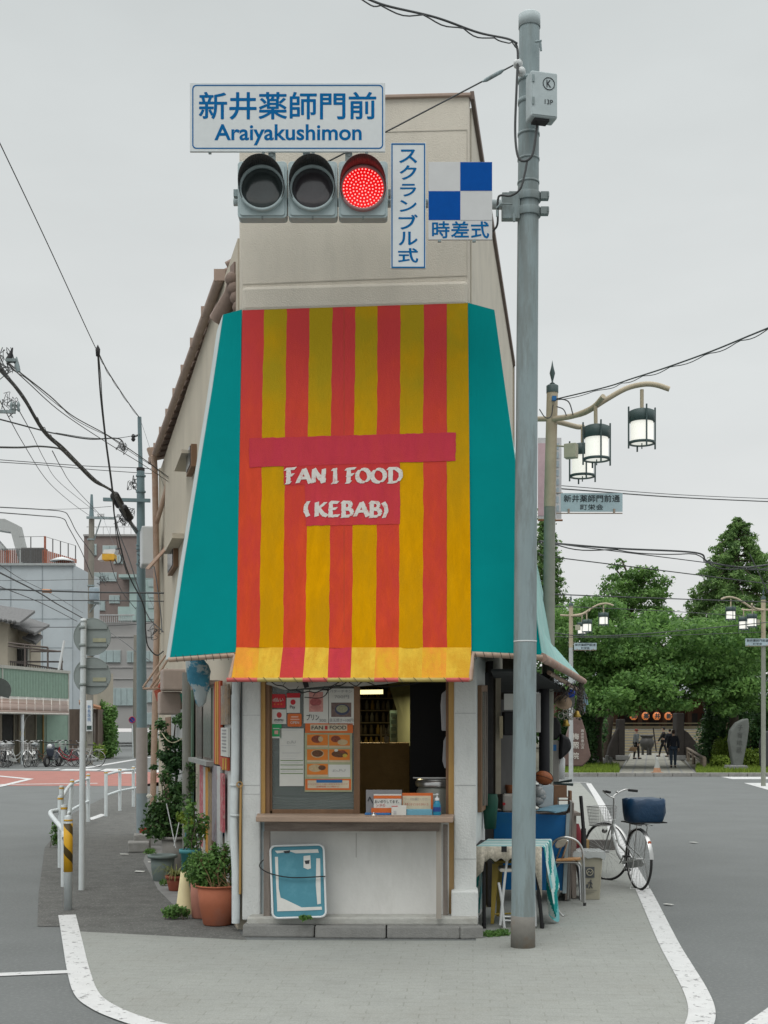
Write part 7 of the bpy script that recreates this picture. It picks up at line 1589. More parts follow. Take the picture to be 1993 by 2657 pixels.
um_ = thing('parasol', P(162, 1461, 87), 'white parasol open on the roof of the pale building', 'parasol'); m = MB(); c = P(161, 1450, 87.5); m.lathe([(0, .15), (.4, .05), (.85, -.15), (.83, -.18)], c, 12); m.build('canopy', white_plastic, um_)
m = MB(); m.tube([c, c + UP * -.4], .02, 5); m.build('pole', rm, um_)
# brown apartment
ab = bld('brown_apartment', P(310, 1900, 132), 'tall brown tiled apartment block with pale balconies behind the utility poles', 'apartment block')
m = MB(); drect(m, 218, 1390, 440, 1890, 132, 12); m.build('wall', mat('apartment_brown', (.22, .175, .16), .85, .12, .6, stain=(.18, .15, .145), samt=.5), ab)
m = MB(); drect(m, 216, 1386, 442, 1391, 131.8, 12.4); m.build('roof_edge', mat('apt_grey', (.3, .29, .28)), ab)
m = MB(); m.tube([P(225, 1367, 133), P(440, 1367, 133)], .05, 4)
for k in range(12): m.tube([P(232 + k * 18, 1367, 133), P(232 + k * 18, 1388, 133)], .035, 4)
m.build('roof_rail', mat('apt_rail', (.4, .4, .4)), ab)
wp_ = mat('win_pale', (.33, .40, .40), .3, .2, 1); wt_ = mat('win_trim', (.42, .46, .45))
for (x0, y0, x1, y1) in ((267, 1416, 302, 1434), (240, 1486, 302, 1508), (240, 1560, 272, 1584), (296, 1440, 318, 1462), (241, 1412, 250, 1440), (284, 1545, 310, 1565), (228, 1525, 258, 1560)):
 m = MB(); drect(m, x0 - 1, y0 - 1, x1 + 1, y1 + 1, 131.9, .2); w = m.build('window', wt_, ab)
 m = MB(); drect(m, x0 + .5, y0 + .5, (x0 + x1) / 2 - .5, y1 - .5, 131.8, .05); drect(m, (x0 + x1) / 2 + .5, y0 + .5, x1 - .5, y1 - .5, 131.82, .05); m.build('pane', wp_, w)
m = MB(); drect(m, 306, 1574, 352, 1610, 130.5, 1.5); drect(m, 336, 1500, 440, 1612, 131, 1); drect(m, 308, 1490, 360, 1498, 130, 2); m.build('balcony_block', mat('balcony_mint', (.33, .43, .41), .7, .12, .8), ab)
for k in range(4):
 for x in (385, 412):
  m = MB(); drect(m, x, 1505 + k * 28, x + 20, 1522 + k * 28, 130.9, .05); m.build('balcony_window', wp_, ab)
ax_ = bld('grey_annex', P(330, 1900, 112), 'pale grey three storey building below the brown apartment block')
m = MB(); drect(m, 252, 1614, 450, 1890, 112, 9); m.build('wall', mat('annex_grey', (.34, .33, .32), .85, .06, .7), ax_)
m = MB()
for k in range(18): drect(m, 256 + k * 5, 1596, 257.5 + k * 5, 1616, 111.5, .1)
drect(m, 254, 1594, 348, 1597, 111.4, .2); m.build('roof_railing', mat('apt_rail', (.4, .4, .4)), ax_)
for (x0, y0, x1, y1) in ((258, 1688, 312, 1718), (330, 1690, 352, 1718), (268, 1786, 345, 1830), (376, 1690, 400, 1716), (382, 1795, 405, 1822), (380, 1850, 410, 1880)):
 m = MB(); drect(m, x0 - 1.5, y0 - 1.5, x1 + 1.5, y1 + 1.5, 111.9, .2); w = m.build('window', wt_, ax_)
 m = MB()
 n_ = max(2, int((x1 - x0) / 14))
 for k in range(n_): drect(m, x0 + (x1 - x0) * k / n_ + .5, y0, x0 + (x1 - x0) * (k + 1) / n_ - .5, y1, 111.8, .05)
 m.build('pane', wp_, w)
m = MB()
for y in (1650, 1730, 1760): drect(m, 252, y, 450, y + 2, 111.9, .1)
m.build('string_course', mat('course', (.40, .39, .38)), ax_)
ow = bld('old_timber_house', P(225, 1970, 64), 'old brown timber building beside the hedge behind the white sign post')
m = MB(); drect(m, 176, 1840, 254, 1990, 66, 4); m.build('wall', mat('timber_dark', (.13, .10, .08), .9, .4, 3, stretch=(1, 1, .2)), ow)
m = MB(); drect(m, 213, 1740, 252, 1845, 67, 4); m.build('upper_wall', mat('house_cream', (.40, .36, .29), .9, .08, 2), ow)
m = MB(); m.prism([P(205, 1828, 64), P(262, 1842, 64), P(262, 1838, 66), P(205, 1822, 66)], (0, 0, .12)); m.build('eave', rust, ow)
m = MB()
for x in (206, 212, 219, 232, 243): drect(m, x, 1850, x + 2.5, 1985, 65.8, .2)
m.build('timber_post', wood_grey, ow)
m = MB(); drect(m, 156, 1880, 176, 1990, 66, .2); m.build('gate', mat('gate_brown', (.16, .13, .11)), ow)
m = MB(); dpoly(m, [(228, 1672), (247, 1660), (252, 1680), (236, 1684)], 66, .5); tag(m.build('orange_sheet', mat('sheet_orange', (.32, .15, .10), .8, .2)), 'faded orange sheet sticking out between the two round signs', 'sheet')
# hedge and roadside greens
def bush(name, c, label, clumps, n, size, leaf, cat='shrub', group=None, shell=.5):
 t = thing(name, c, label, cat, group); c = Vector(c)
 m = MB(); m.leaves([(c + Vector(q), r) for q, r in clumps], n, size, npr, shell=shell); m.build('foliage', leaf, t)
 m = MB()
 for q, r in clumps[:5]: m.tube([c + Vector((q[0] * .4, q[1] * .4, 0)), c + Vector(q)], [.05, .02], 5)
 m.build('stem', bark, t); return t
cb = G(275, 1968); bush('hedge', (cb.x, cb.y, 0), 'tall leafy hedge on the pavement left of the no parking sign', [((-.1, 0, 2.0), (.55, .6, 1.0)), ((-.45, 0, .9), (.5, .6, .8)), ((.25, 0, 1.2), (.4, .5, 1.1)), ((-.9, -.3, .45), (.4, .5, .5)), ((.0, -.2, .5), (.7, .6, .5)), ((-.35, .2, 2.7), (.3, .3, .45)), ((.3, .2, 2.4), (.3, .3, .5))], 7000, .075, leaf_a, 'hedge')
cb = G(232, 1975); bush('hedge', (cb.x, cb.y, 0), 'low bright bush in front of the old timber building', [((-.0, 0, .5), (.4, .4, .5)), ((.5, -.2, .45), (.35, .3, .4))], 1300, .07, leaf_d)
cb = G(398, 1962); bush('hedge', (cb.x, cb.y, 0), 'dark bush seen between the blue utility pole and the shop', [((-.2, 0, .7), (.5, .5, .7)), ((.3, 0, .5), (.5, .5, .5)), ((0, 0, 1.4), (.3, .3, .4))], 1600, .075, leaf_b)
np_ = thing('no_parking_sign', G(345, 1967), 'round blue and red no parking sign on a thin pole', 'sign'); c = G(345, 1967)
m = MB(); m.tube([Vector((c.x, c.y, 0)), P(343, 1860, c.y)], .04, 7); m.build('pole', white_pole, np_)
cc = P(343, 1868, c.y - .08); m = MB(); m.disc(cc, .19, (0, -1, 0), .02, 24); m.build('disc', mat('sign_blue_round', (.02, .06, .3)), np_)
m = MB(); m.ring(cc + Vector((0, -.02, 0)), .165, .022, (0, -1, 0), 24, 6); m.build('red_ring', mat('sign_red', (.45, .05, .07)), np_)
m = MB(); m.beam(cc + Vector((-.11, -.03, .11)), cc + Vector((.11, -.03, -.11)), .035, .02); m.build('red_bar', mat('sign_red', (.45, .05, .07)), np_)
# ---------------------------------------------------------------- utility poles on the left
steel_blue = mat('steel_blue', (.15, .215, .23), .5, .1, 5)
up_ = thing('utility_pole', G(369, 2165), 'blue grey steel utility pole with a beige wrapped lower part', 'utility pole'); c = G(369, 2165); D2 = c.y
def zat(py): return HC - (py - HY) / FPX * D2
xx = lambda px: (px - CX) / FPX * D2
m = MB(); m.tube([(xx(369), D2, 0), (xx(368), D2, zat(2058))], .084, 18); m.build('lower_sleeve', mat('sleeve_blue', (.24, .29, .31), .6, .1), up_)
m = MB(); m.tube([(xx(368), D2, zat(2058)), (xx(368), D2, zat(1888))], .086, 18); m.build('beige_wrap', mat('wrap_beige', (.33, .30, .28), .7, .08), up_)
m = MB(); m.tube([(xx(368), D2, zat(1888)), (xx(365), D2, zat(1218))], [.078, .058], 18); m.build('pole', steel_blue, up_)
m = MB(); m.tube([(xx(365), D2, zat(1218)), (xx(362), D2, zat(1082))], [.034, .030], 12); m.build('top_pole', steel_blue, up_)
m = MB(); m.tube([(xx(365), D2, zat(1222)), (xx(365), D2, zat(1214))], .062, 16); m.build('dark_collar', dark, up_)
for y in (1235, 1415, 1424, 1464, 1276):
 m = MB(); m.tube([(xx(365.5), D2, zat(y + 2)), (xx(365.5), D2, zat(y - 2))], .075, 16); m.build('band', steel_blue, up_)
m = MB(); m.beam((xx(272), D2 - .1, zat(1299)), (xx(393), D2 - .1, zat(1302)), .05, .05); m.build('cross_arm', steel_blue, up_)
m = MB(); m.tube([(xx(347), D2, zat(1135)), (xx(362), D2, zat(1128))], .01, 5); m.lathe([(.0, -.06), (.02, -.05), (.035, -.02), (.02, 0), (.035, .02), (.02, .05), (0, .06)], (xx(346), D2, zat(1136)), 10); m.build('insulator', dark, up_)
def pole_far(px0, py0, px1, py1, r0, r1, label, mt_, y=None):
 c = G(px0, py0); t = thing('utility_pole', c, label, 'utility pole'); m = MB(); m.tube([Vector((c.x, c.y, 0)), P(px1, py1, c.y)], [r0, r1], 12); m.build('pole', mt_, t); return t, c.y
t2, d2 = pole_far(232, 1985, 238, 1345, .15, .12, 'concrete utility pole with transformer behind the white sign post', mat('pole_concrete', (.22, .21, .18), .85, .15))
m = MB(); m.tube([P(237.5, 1345, d2), P(238, 1283, d2)], [.11, .05], 8); m.build('top_section', steel_blue, t2)
m = MB(); m.beam(P(225, 1343, d2 - .2), P(300, 1345, d2 - .2), .1, .1); m.build('cross_arm', galv, t2)
m = MB(); m.tube([P(245, 1400, d2), P(262, 1348, d2)], .03, 5); m.build('arm_brace', galv, t2)
for x in (255, 262, 268):
 m = MB(); m.lathe([(0, 0), (.06, .02), (.03, .06), (.06, .1), (.03, .16), (0, .2)], P(x, 1341, d2 - .2), 8); m.build('insulator', white_plastic, t2)
m = MB(); m.lathe([(0, 0), (.2, 0), (.22, .05), (.22, .5), (.2, .55), (0, .56)], P(244, 1558, d2 - .4), 14); m.build('transformer', mat('trafo', (.27, .34, .38), .5), t2)
m = MB(); m.beam(P(228, 1563, d2 - .3), P(262, 1566, d2 - .3), .1, .1); m.tube([P(232, 1590, d2 - .1), P(250, 1566, d2 - .3)], .03, 5); m.build('bracket', galv, t2)
for y in (1400, 1520, 1640, 1700):
 m = MB(); m.tube([P(236, y + 2, d2), P(236, y - 2, d2)], .16, 10); m.build('band', galv, t2)
cs2 = thing('clinic_sign', P(231, 1860, d2 - .2), 'narrow white vertical sign with blue characters on the concrete pole', 'sign')
m = MB(); drect(m, 224, 1817, 239, 1897, d2 - .25, .06); m.build('board', sign_face, cs2)
for k, chh in enumerate('新島医院'):
 m = MB(); text_mb(m, chh, P(231.5, 1834 + k * 11, d2 - .27), Vector((1, 0, 0)), UP, .14, .15); m.build('lettering', sign_blue, cs2)
m = MB(); drect(m, 225.5, 1883, 237.5, 1893, d2 - .27, .02); m.build('arrow_panel', mat('arrow_dark', (.04, .07, .06)), cs2)
t3, d3 = pole_far(350, 1966, 352, 1648, .13, .10, 'thin concrete utility pole close behind the blue steel pole', mat('pole_concrete', (.22, .21, .18), .85, .15))
slm = thing('lamp_head', P(280, 1440, 48), 'white street light head with a yellow side hanging in the wires', 'lamp');
m = MB(); dpoly(m, [(266, 1436), (269, 1426), (302, 1424), (296, 1437)], 48, .5); dpoly(m, [(254, 1450), (264, 1437), (266, 1452), (254, 1453)], 48, .5); m.build('housing', white_plastic, slm)
m = MB(); drect(m, 265, 1437, 296, 1452, 47.9, .5); m.build('yellow_side', mat('lamp_side_yellow', (.62, .36, .04)), slm)
m = MB(); m.tube(curve_pts([P(300, 1425, 48), P(315, 1425, 48), P(315, 1455, 48), P(305, 1463, 48), P(298, 1450, 48)], 4), .03, 5); m.build('lead', cable, slm)
# ================================================================ temple side
def tree(name, c, label, trunk, clumps, n, size, leaf, limbs=(), shell=.45, group='trees of the temple grounds', cat='tree'):
 t = thing(name, c, label, cat, group)
 m = MB(); m.tube(curve_pts(trunk, 4), [ .22 * (1 - .6 * i / (len(trunk) * 4)) for i in range((len(trunk) - 1) * 4 + 1)], 8)
 for l_ in limbs: k = (len(l_) - 1) * 4 + 1; m.tube(curve_pts(l_, 4), [.10 * (1 - .75 * i / k) for i in range(k)], 6)
 m.build('trunk', bark, t)
 m = MB(); m.leaves(clumps, n, size, npr, shell=shell); m.build('crown', leaf, t); return t
def clus(cx, cy, d, rx, ry, k, rr, dd=2.5, seed=1):      # clumps filling an oval seen at (cx,cy)
 r = random.Random(seed); out = []
 while len(out) < k:
  u, v = r.uniform(-1, 1), r.uniform(-1, 1)
  if u * u + v * v > 1: continue
  q = r.uniform(*rr); out.append((P(cx + u * rx, cy + v * ry, d + r.uniform(-dd, dd)), (q * 1.35, q * 1.2, q * .55)))
 return out
def limbs(base, targets): return [[base, base + (t - base) * .4 + UP * .3, t] for t in targets]
b1 = Vector((P(1552, 0, 53).x, 53, 0)); f1 = P(1600, 1700, 53)
tree('cherry_tree', b1, 'broad green tree spreading left of the temple path', [b1, b1 + UP * 1.8, P(1590, 1760, 52.5), P(1575, 1700, 52)], clus(1520, 1690, 51, 115, 130, 46, (.5, .95), 2.5, 3) + clus(1590, 1800, 49, 60, 45, 10, (.4, .7), 1, 5), 25000, .082, leaf_a, limbs(P(1590, 1760, 52.5), [P(1500, 1640, 51), P(1560, 1580, 52), P(1640, 1660, 51), P(1480, 1750, 50)]))
b2 = Vector((P(1848, 0, 54).x, 54, 0))
tree('cherry_tree', b2, 'broad green tree spreading over the temple path entrance', [b2, b2 + UP * 2.0, P(1800, 1740, 52), P(1750, 1680, 51.5)], clus(1715, 1700, 50.5, 120, 115, 46, (.5, .95), 2.5, 8) + clus(1690, 1800, 48, 90, 34, 14, (.35, .6), 1, 9) + clus(1620, 1835, 48, 40, 18, 4, (.3, .45), .6, 19) + clus(1765, 1835, 48, 40, 20, 5, (.3, .45), .6, 29), 25000, .082, leaf_a, limbs(P(1758, 1740, 52), [P(1680, 1650, 51), P(1700, 1720, 50), P(1800, 1640, 51), P(1640, 1740, 50)]))
b3 = Vector((P(1905, 0, 51).x, 51, 0))
tree('cherry_tree', b3, 'broad green tree at the right edge in front of the tall cedar', [b3, b3 + UP * 1.8, P(1900, 1760, 51), P(1915, 1680, 51)], clus(1905, 1700, 50.5, 120, 110, 46, (.5, .95), 2.5, 12) + clus(1890, 1810, 49, 90, 40, 12, (.4, .7), 1, 15), 25000, .082, leaf_a, limbs(P(1900, 1760, 51), [P(1850, 1650, 51), P(1960, 1640, 51), P(1830, 1720, 50), P(1980, 1740, 50)]))
b5 = Vector((21.5, 52, 0)); tree('cherry_tree', b5, 'broad green tree beyond the right edge of the picture', [b5, b5 + UP * 2, b5 + UP * 4], [(b5 + Vector((npr.uniform(-3.2, 3.2), npr.uniform(-2, 2), npr.uniform(3, 6.4))), (1.1, 1, .5)) for _ in range(40)], 9000, .11, leaf_a)
b4 = Vector((P(1570, 0, 63).x, 63, 0))
tree('slender_tree', b4, 'lighter rounded tree top rising behind the cherry trees at the middle', [b4, P(1600, 1700, 62), P(1645, 1560, 62), P(1650, 1500, 62)], clus(1655, 1545, 62, 72, 70, 26, (.35, .7), 2, 21) + [(P(1600, 1470, 62), (.5, .4, .15)), (P(1585, 1500, 62), (.5, .4, .2)), (P(1610, 1455, 62), (.3, .3, .12))], 8000, .085, leaf_e, limbs(P(1645, 1560, 62), [P(1600, 1480, 62), P(1690, 1500, 62), P(1612, 1450, 62), P(1710, 1560, 62)]), shell=.3)
# conifers
def conifer(c, label, top, rad, n, seed, leaf=leaf_c, low=5):
 c = Vector(c); t = thing('conifer_tree', c, label, 'tree', 'trees of the temple grounds'); r = random.Random(seed)
 m = MB(); m.tube([c, c + UP * top * .5, c + UP * top], [.3, .18, .03], 8); cl = []
 z = top * .995; k = 0
 while z > low:
  fr = 1 - z / top; R0 = rad * (fr ** .68) * r.uniform(.85, 1.1); nb = 3 + int(7 * fr ** .5)
  for i in range(nb):
   a = k * 1.3 + i * 6.283 / nb + r.uniform(-.3, .3); L0 = max(R0, .15) * r.uniform(.75, 1.12)
   tip = c + Vector((math.cos(a) * L0, math.sin(a) * L0, z - L0 * .18)); o = c + UP * (z + .1 * L0)
   m.tube([o, (o + tip) / 2 + UP * .12 * L0, tip], [.035, .025, .008], 4)
   for s in (.45, .72, .95):
    q = o + (tip - o) * s + UP * .1 * L0 * (1 - s); w = .16 + .20 * L0 * .5 * s; cl.append((q + Vector((0, 0, -w * .5)), (w * 1.25, w * 1.25, w * .75)))
  z -= .22 + .32 * fr; k += 1
 m.build('trunk', bark, t); m = MB(); m.leaves(cl, n, .11, npr, shell=.35, asp=.35); m.build('crown', leaf, t)
cc_ = Vector((P(1914, 0, 62).x, 62, 0)); conifer(cc_, 'tall pointed cedar rising above the other trees at the right', 11.9, 5.3, 40000, 31)
cc_ = Vector((P(1418, 0, 60).x, 60, 0)); conifer(cc_, 'dark conifer partly hidden behind the signal pole and nearest street lamp', 12.6, 1.75, 9000, 37)
# low dark undergrowth
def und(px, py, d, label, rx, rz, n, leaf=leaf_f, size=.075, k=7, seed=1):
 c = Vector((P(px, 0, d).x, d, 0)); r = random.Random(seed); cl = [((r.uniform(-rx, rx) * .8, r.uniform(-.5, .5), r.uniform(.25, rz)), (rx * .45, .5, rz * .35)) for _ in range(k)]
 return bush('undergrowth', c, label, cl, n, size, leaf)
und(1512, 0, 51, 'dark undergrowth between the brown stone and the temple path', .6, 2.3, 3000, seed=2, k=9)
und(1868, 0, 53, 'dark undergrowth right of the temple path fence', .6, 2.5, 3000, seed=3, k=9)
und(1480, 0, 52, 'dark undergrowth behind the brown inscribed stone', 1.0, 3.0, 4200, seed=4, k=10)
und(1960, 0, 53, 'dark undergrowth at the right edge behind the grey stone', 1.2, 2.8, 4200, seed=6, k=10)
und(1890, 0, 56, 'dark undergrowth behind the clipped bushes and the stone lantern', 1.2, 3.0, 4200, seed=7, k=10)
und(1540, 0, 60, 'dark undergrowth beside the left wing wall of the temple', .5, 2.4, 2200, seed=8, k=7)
def mound(px, py, rx, rz, label, seed):
 c = G(px, py); c.z = 0; s = c.y / FPX; r = random.Random(seed)
 cl = [((r.uniform(-.5, .5) * rx * s, r.uniform(-.3, .3), rz * s * r.uniform(.35, .6)), (rx * s * .6, .5, rz * s * .42)) for _ in range(6)]
 bush('clipped_bush', c, label, cl, 2600, .05, leaf_d, group='clipped bushes beside the grey stone', shell=.8)
mound(1880, 1992, 26, 82, 'rounded yellow green bush left of the grey stone, the taller one', 1); mound(1872, 1998, 24, 40, 'low rounded bush at the front left of the grey stone', 2)
mound(1952, 1996, 36, 58, 'wide yellow green bush directly right of the grey stone', 3); mound(1975, 1988, 40, 95, 'large yellow green bush at the right edge behind the wide one', 4); mound(1956, 1985, 24, 112, 'tall rounded bush behind the right side of the grey stone', 5)
# grass strips
def grass(name, px0, px1, py0, py1, n, h, label):
 m = MB(); r = np.random.default_rng(n); u, v = r.random(n), r.random(n); vs = []
 for a, b in zip(u, v):
  g_ = G(px0 + (px1 - px0) * a, py0 + (py1 - py0) * b); q = r.random(4); hh_ = h * (.5 + q[0]); w = .018 + .02 * q[1]; dx = (q[2] - .5) * .2; an = q[3] * 3.14
  vs.append([(g_.x - w * math.cos(an), g_.y - w * math.sin(an), .01), (g_.x + w * math.cos(an), g_.y + w * math.sin(an), .01), (g_.x + dx, g_.y, hh_)])
 for t in vs: m.add(t, [(0, 1, 2)])
 stuff(tag(m.build(name, leaf_d), label, 'grass'))
grass('grass', 1440, 1604, 1990, 2011, 5200, .19, 'strip of bright grass along the kerb left of the temple path')
grass('grass', 1808, 2030, 1990, 2011, 5600, .17, 'strip of bright grass along the kerb right of the temple path')
# inscribed stones
st_ = thing('inscribed_stone', G(1495, 1990), 'reddish brown pointed stone with white characters behind the thin street lamp pole', 'stone'); ds = 45.5
m = MB(); dpoly(m, [(1462, 1988), (1458, 1966), (1470, 1915), (1486, 1864), (1497, 1855), (1511, 1868), (1521, 1900), (1528, 1935), (1534, 1962), (1527, 1974), (1512, 1989)], ds, .45); m.build('body', mat('stone_red', (.15, .10, .088), .8, .2, 3, .4, 20), st_, bev=.05)
for chh, y in (('梅', 1911), ('照', 1934), ('院', 1961)):
 m = MB(); text_mb(m, chh, P(1494, y, ds - .03), Vector((1, 0, 0)), UP, .22, .23, bold=.02); m.build('lettering', mat('stone_letter', (.55, .52, .48)), st_)
for k, chh in enumerate('真言宗豊山派'):
 m = MB(); text_mb(m, chh, P(1511.5, 1896 + k * 8.7, ds - .03), Vector((1, 0, 0)), UP, .11, .10, bold=.01); m.build('lettering', mat('stone_letter', (.55, .52, .48)), st_)
s2 = thing('inscribed_stone', G(1920, 1992), 'tall grey leaf shaped stone with dark carved characters at the right', 'stone'); ds = 46.5
m = MB(); dpoly(m, [(1904, 1990), (1897, 1950), (1893, 1922), (1897, 1895), (1912, 1875), (1930, 1866), (1943, 1864), (1945, 1886), (1940, 1925), (1933, 1960), (1927, 1990)], ds, .35); m.build('body', mat('stone_grey', (.13, .14, .13), .85, .2, 4, .4, 20, stain=(.13, .14, .13), samt=.6), s2, bev=.05)
for k, chh in enumerate('子育地蔵'):
 m = MB(); text_mb(m, chh, P(1921 - k, 1888 + k * 19, ds - .03), Vector((1, 0, 0)), UP, .20, .2, bold=.0); m.build('lettering', mat('carved', (.07, .075, .07)), s2)
m = MB(); dpoly(m, [(1890, 1998), (1895, 1986), (1940, 1986), (1945, 1998)], 46.2, .8); tag(m.build('plinth_stone', concrete_dark, bev=.04), 'rough low stone plinth under the grey inscribed stone', 'plinth')
m = MB(); dpoly(m, [(1978, 1990), (1976, 1930), (1985, 1898), (2010, 1895), (2010, 1990)], 47, .4); tag(m.build('dark_stone', mat('stone_dark', (.05, .055, .055), .8, .2), bev=.05), 'dark standing stone cut by the right edge of the picture', 'stone')
for k, (x, y, w_, h_) in enumerate(((1530, 1992, 9, 18), (1545, 1990, 12, 24), (1562, 1986, 9, 16))):
 c = G(x, y); m = MB(); m.sphere((c.x, c.y, h_ * .006), .16 + .02 * k, 8, 6, (1.1, .9, 1.3)); tag(m.build('garden_rock', concrete_dark), ('small rock nearest the brown inscribed stone', 'middle rock in the grass left of the temple path', 'rock nearest the temple path on its left')[k], 'rock')
# path furniture
cone = thing('path_cone', G(1705, 2012), 'faded pale orange traffic cone in the middle of the temple path entrance', 'cone'); c = G(1705, 2011); cm = mat('cone_faded', (.36, .20, .12), .6, .1); cw_ = mat('cone_pale', (.32, .33, .31), .5)
m = MB(); m.box((c.x, c.y, .08), (.36, .36, .05)); m.build('foot', cm, cone); m = MB(); m.lathe([(.14, .1), (.105, .25)], (c.x, c.y, 0), 14); m.build('lower_band', cm, cone)
m = MB(); m.lathe([(.105, .25), (.045, .53), (.03, .6), (0, .61)], (c.x, c.y, 0), 14); m.build('upper_cone', cw_, cone)
dkw = mat('dark_wood', (.035, .03, .027), .85, .3, 3)
for k, (tr, wing, base, lb) in enumerate((((1606, 1866, 1622, 1968), ((1574, 1970), (1580, 1940), (1591, 1913), (1606, 1886), (1607, 1970)), (1600, 1960, 1632, 1973), 'dark curved wing wall with a tall post left of the temple path'),
        ((1756, 1850, 1776, 1968), ((1774, 1893), (1786, 1900), (1806, 1925), (1822, 1950), (1828, 1964), (1774, 1968)), (1750, 1960, 1780, 1973), 'dark curved wing wall with a tall post right of the temple path'))):
 t = thing('wing_wall', P((tr[0] + tr[2]) / 2, 1970, 62), lb, 'wing wall'); m = MB(); drect(m, *tr, 62, .9); m.build('post', dkw, t, bev=.05); m = MB(); dpoly(m, wing, 62.1, .5); m.build('wing', dkw, t, bev=.05); m = MB(); drect(m, *base, 61.8, 1.3); m.build('base', concrete_dark, t, bev=.03)
ff = thing('path_fence', P(1805, 1980, 52), 'low brown wooden handrail along the right side of the temple path', 'fence'); hb_ = mat('handrail', (.19, .155, .12), .8, .2)
m = MB(); m.tube([P(1783, 1941, 62), P(1822, 1964, 50), P(1828, 1966, 48.5)], .06, 6); m.tube([P(1783, 1950, 62), P(1822, 1976, 50)], .04, 6); m.build('rail', hb_, ff)
for x, y0, y1, d in ((1822, 1963, 1994, 50), (1828, 1966, 1998, 48.5), (1800, 1951, 1980, 56), (1786, 1943, 1972, 61)):
 m = MB(); m.tube([P(x, y0, d), Vector((P(x, y0, d).x, d, 0))], .08, 7); m.build('post', hb_, ff)
for k, x in enumerate((1585, 1575)):
 c = G(x, 1992 - 6 * k); m = MB(); m.box((c.x, c.y, .22), (.12, .12, .44)); tag(m.build('stone_post', concrete_dark, bev=.01), ('short stone post at the left edge of the temple path', 'short stone post set back behind another on the left of the path')[k], 'post', 'stone posts left of the path')
sl_ = thing('stone_lantern', G(1834, 1985), 'grey stone lantern among the dark bushes right of the path', 'stone lantern'); c = Vector((P(1832, 0, 57).x, 57, 0))
m = MB(); m.lathe([(.3, 0), (.3, .2), (.22, .26), (.11, .34), (.10, 1.0), (.12, 1.05)], c, 12); m.build('base', concrete_dark, sl_); m = MB(); m.lathe([(.12, 1.05), (.25, 1.14), (.2, 1.2), (.18, 1.5), (.2, 1.52)], c, 6, smooth=False); m.build('light_box', concrete, sl_); m = MB(); m.lathe([(.38, 1.5), (.3, 1.58), (.1, 1.75), (.06, 1.85), (0, 1.92)], c, 6, smooth=False); m.build('cap', concrete_dark, sl_)
gl = thing('globe_lamp', G(1832, 1975), 'thin pole with a white globe lamp right of the temple path', 'lamp'); c = Vector((P(1831, 0, 60).x, 60, 0)); m = MB(); m.tube([c, P(1831, 1842, 60)], .04, 6); m.build('pole', galv, gl); m = MB(); m.sphere(P(1831, 1837, 60), .1, 10, 8); m.build('globe', white_plastic, gl)
# bronze incense burner
ib = thing('incense_burner', G(1679, 1952), 'big round dark bronze incense burner in front of the temple steps', 'incense burner'); c = Vector((P(1679, 0, 74).x, 74, 0)); br = mat('bronze', (.06, .058, .055), .45, .2, metal=.3)
m = MB(); m.lathe([(0, .32), (.25, .36), (.40, .62), (.42, .85), (.33, 1.0), (.30, 1.06), (.40, 1.14), (.42, 1.2), (.36, 1.22), (.3, 1.12), (0, 1.0)], c, 20); m.build('bowl', br, ib)
for a in (30, 150, 270): m = MB(); q = c + Vector((math.cos(R(a)) * .26, math.sin(R(a)) * .26, 0)); m.tube([q + UP * .5, q * 1 + Vector((0, 0, .25)), q], [.09, .07, .08], 7); m.build('leg', br, ib)
m = MB(); m.tube([P(1695, 1888, 73), P(1703, 1950, 73)], .04, 6); tag(m.build('leaning_stake', dkw), 'thin dark stake leaning right of the incense burner', 'stake')
# temple hall
th = bld('temple_hall', P(1680, 1956, 88), 'temple hall with beige steps, lanterns and a grey tiled roof behind the trees', 'temple')
stp = mat('step_beige', (.30, .26, .17), .85, .12, 1)
for k in range(9):
 m = MB(); m.box((P(1680, 0, 82).x, 80.5 + k * .42 + 2, (k + .5) * .175), (7.6, 4.2, .175));
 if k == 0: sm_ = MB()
 sm_.box((P(1680, 0, 82).x + .3, 79.5 + k * .42 + 2, (k + .5) * .172), (7.8, 4.2, .168)); sm_.mat(1); sm_.box((P(1680, 0, 82).x + .3, 79.5 + k * .42 - .105, (k + .5) * .172 + .06), (7.8, .02, .07)); sm_.mat(0)  # dark strip on each riser paints in the step's shadow line
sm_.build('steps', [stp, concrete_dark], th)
hx = P(1690, 0, 88).x
hallm = mat('hall_wood', (.11, .045, .03), .8, .3, 1)
m = MB(); m.box((hx, 90, 3.3), (13, 3, 3.6)); m.build('wall', hallm, th)
m = MB()
for k in range(8): m.box((hx - 6 + k * 1.7, 87.5, 3.0), (.28, .28, 3.0))
m.build('pillar', mat('pillar_brown', (.10, .055, .035), .8), th)
m = MB()
for k in range(14): m.box((hx - 6 + k * .9, 88.4, 2.2), (.6, .05, .9))
m.build('screen', mat('screen_dark', (.03, .025, .022)), th)
m = MB(); m.box((hx, 87.2, 1.66), (13, .3, .22)); m.box((hx, 87.0, 1.95), (13, .1, .08)); m.build('veranda_edge', stp, th)
m = MB(); m.add([(hx - 9, 84.5, 3.9), (hx + 9, 84.5, 3.9), (hx + 6, 91, 7.2), (hx - 6, 91, 7.2), (hx - 9, 84.5, 3.6), (hx + 9, 84.5, 3.6)], [(0, 1, 2, 3), (0, 4, 5, 1)]);
for k in range(40): x = hx - 8.6 + k * .44; m.tube([(x, 84.4, 3.95), (hx + (x - hx) * .68, 91, 7.25)], .07, 5)
m.build('roof', mat('hall_tile', (.26, .28, .29), .6, .15, 1), th)
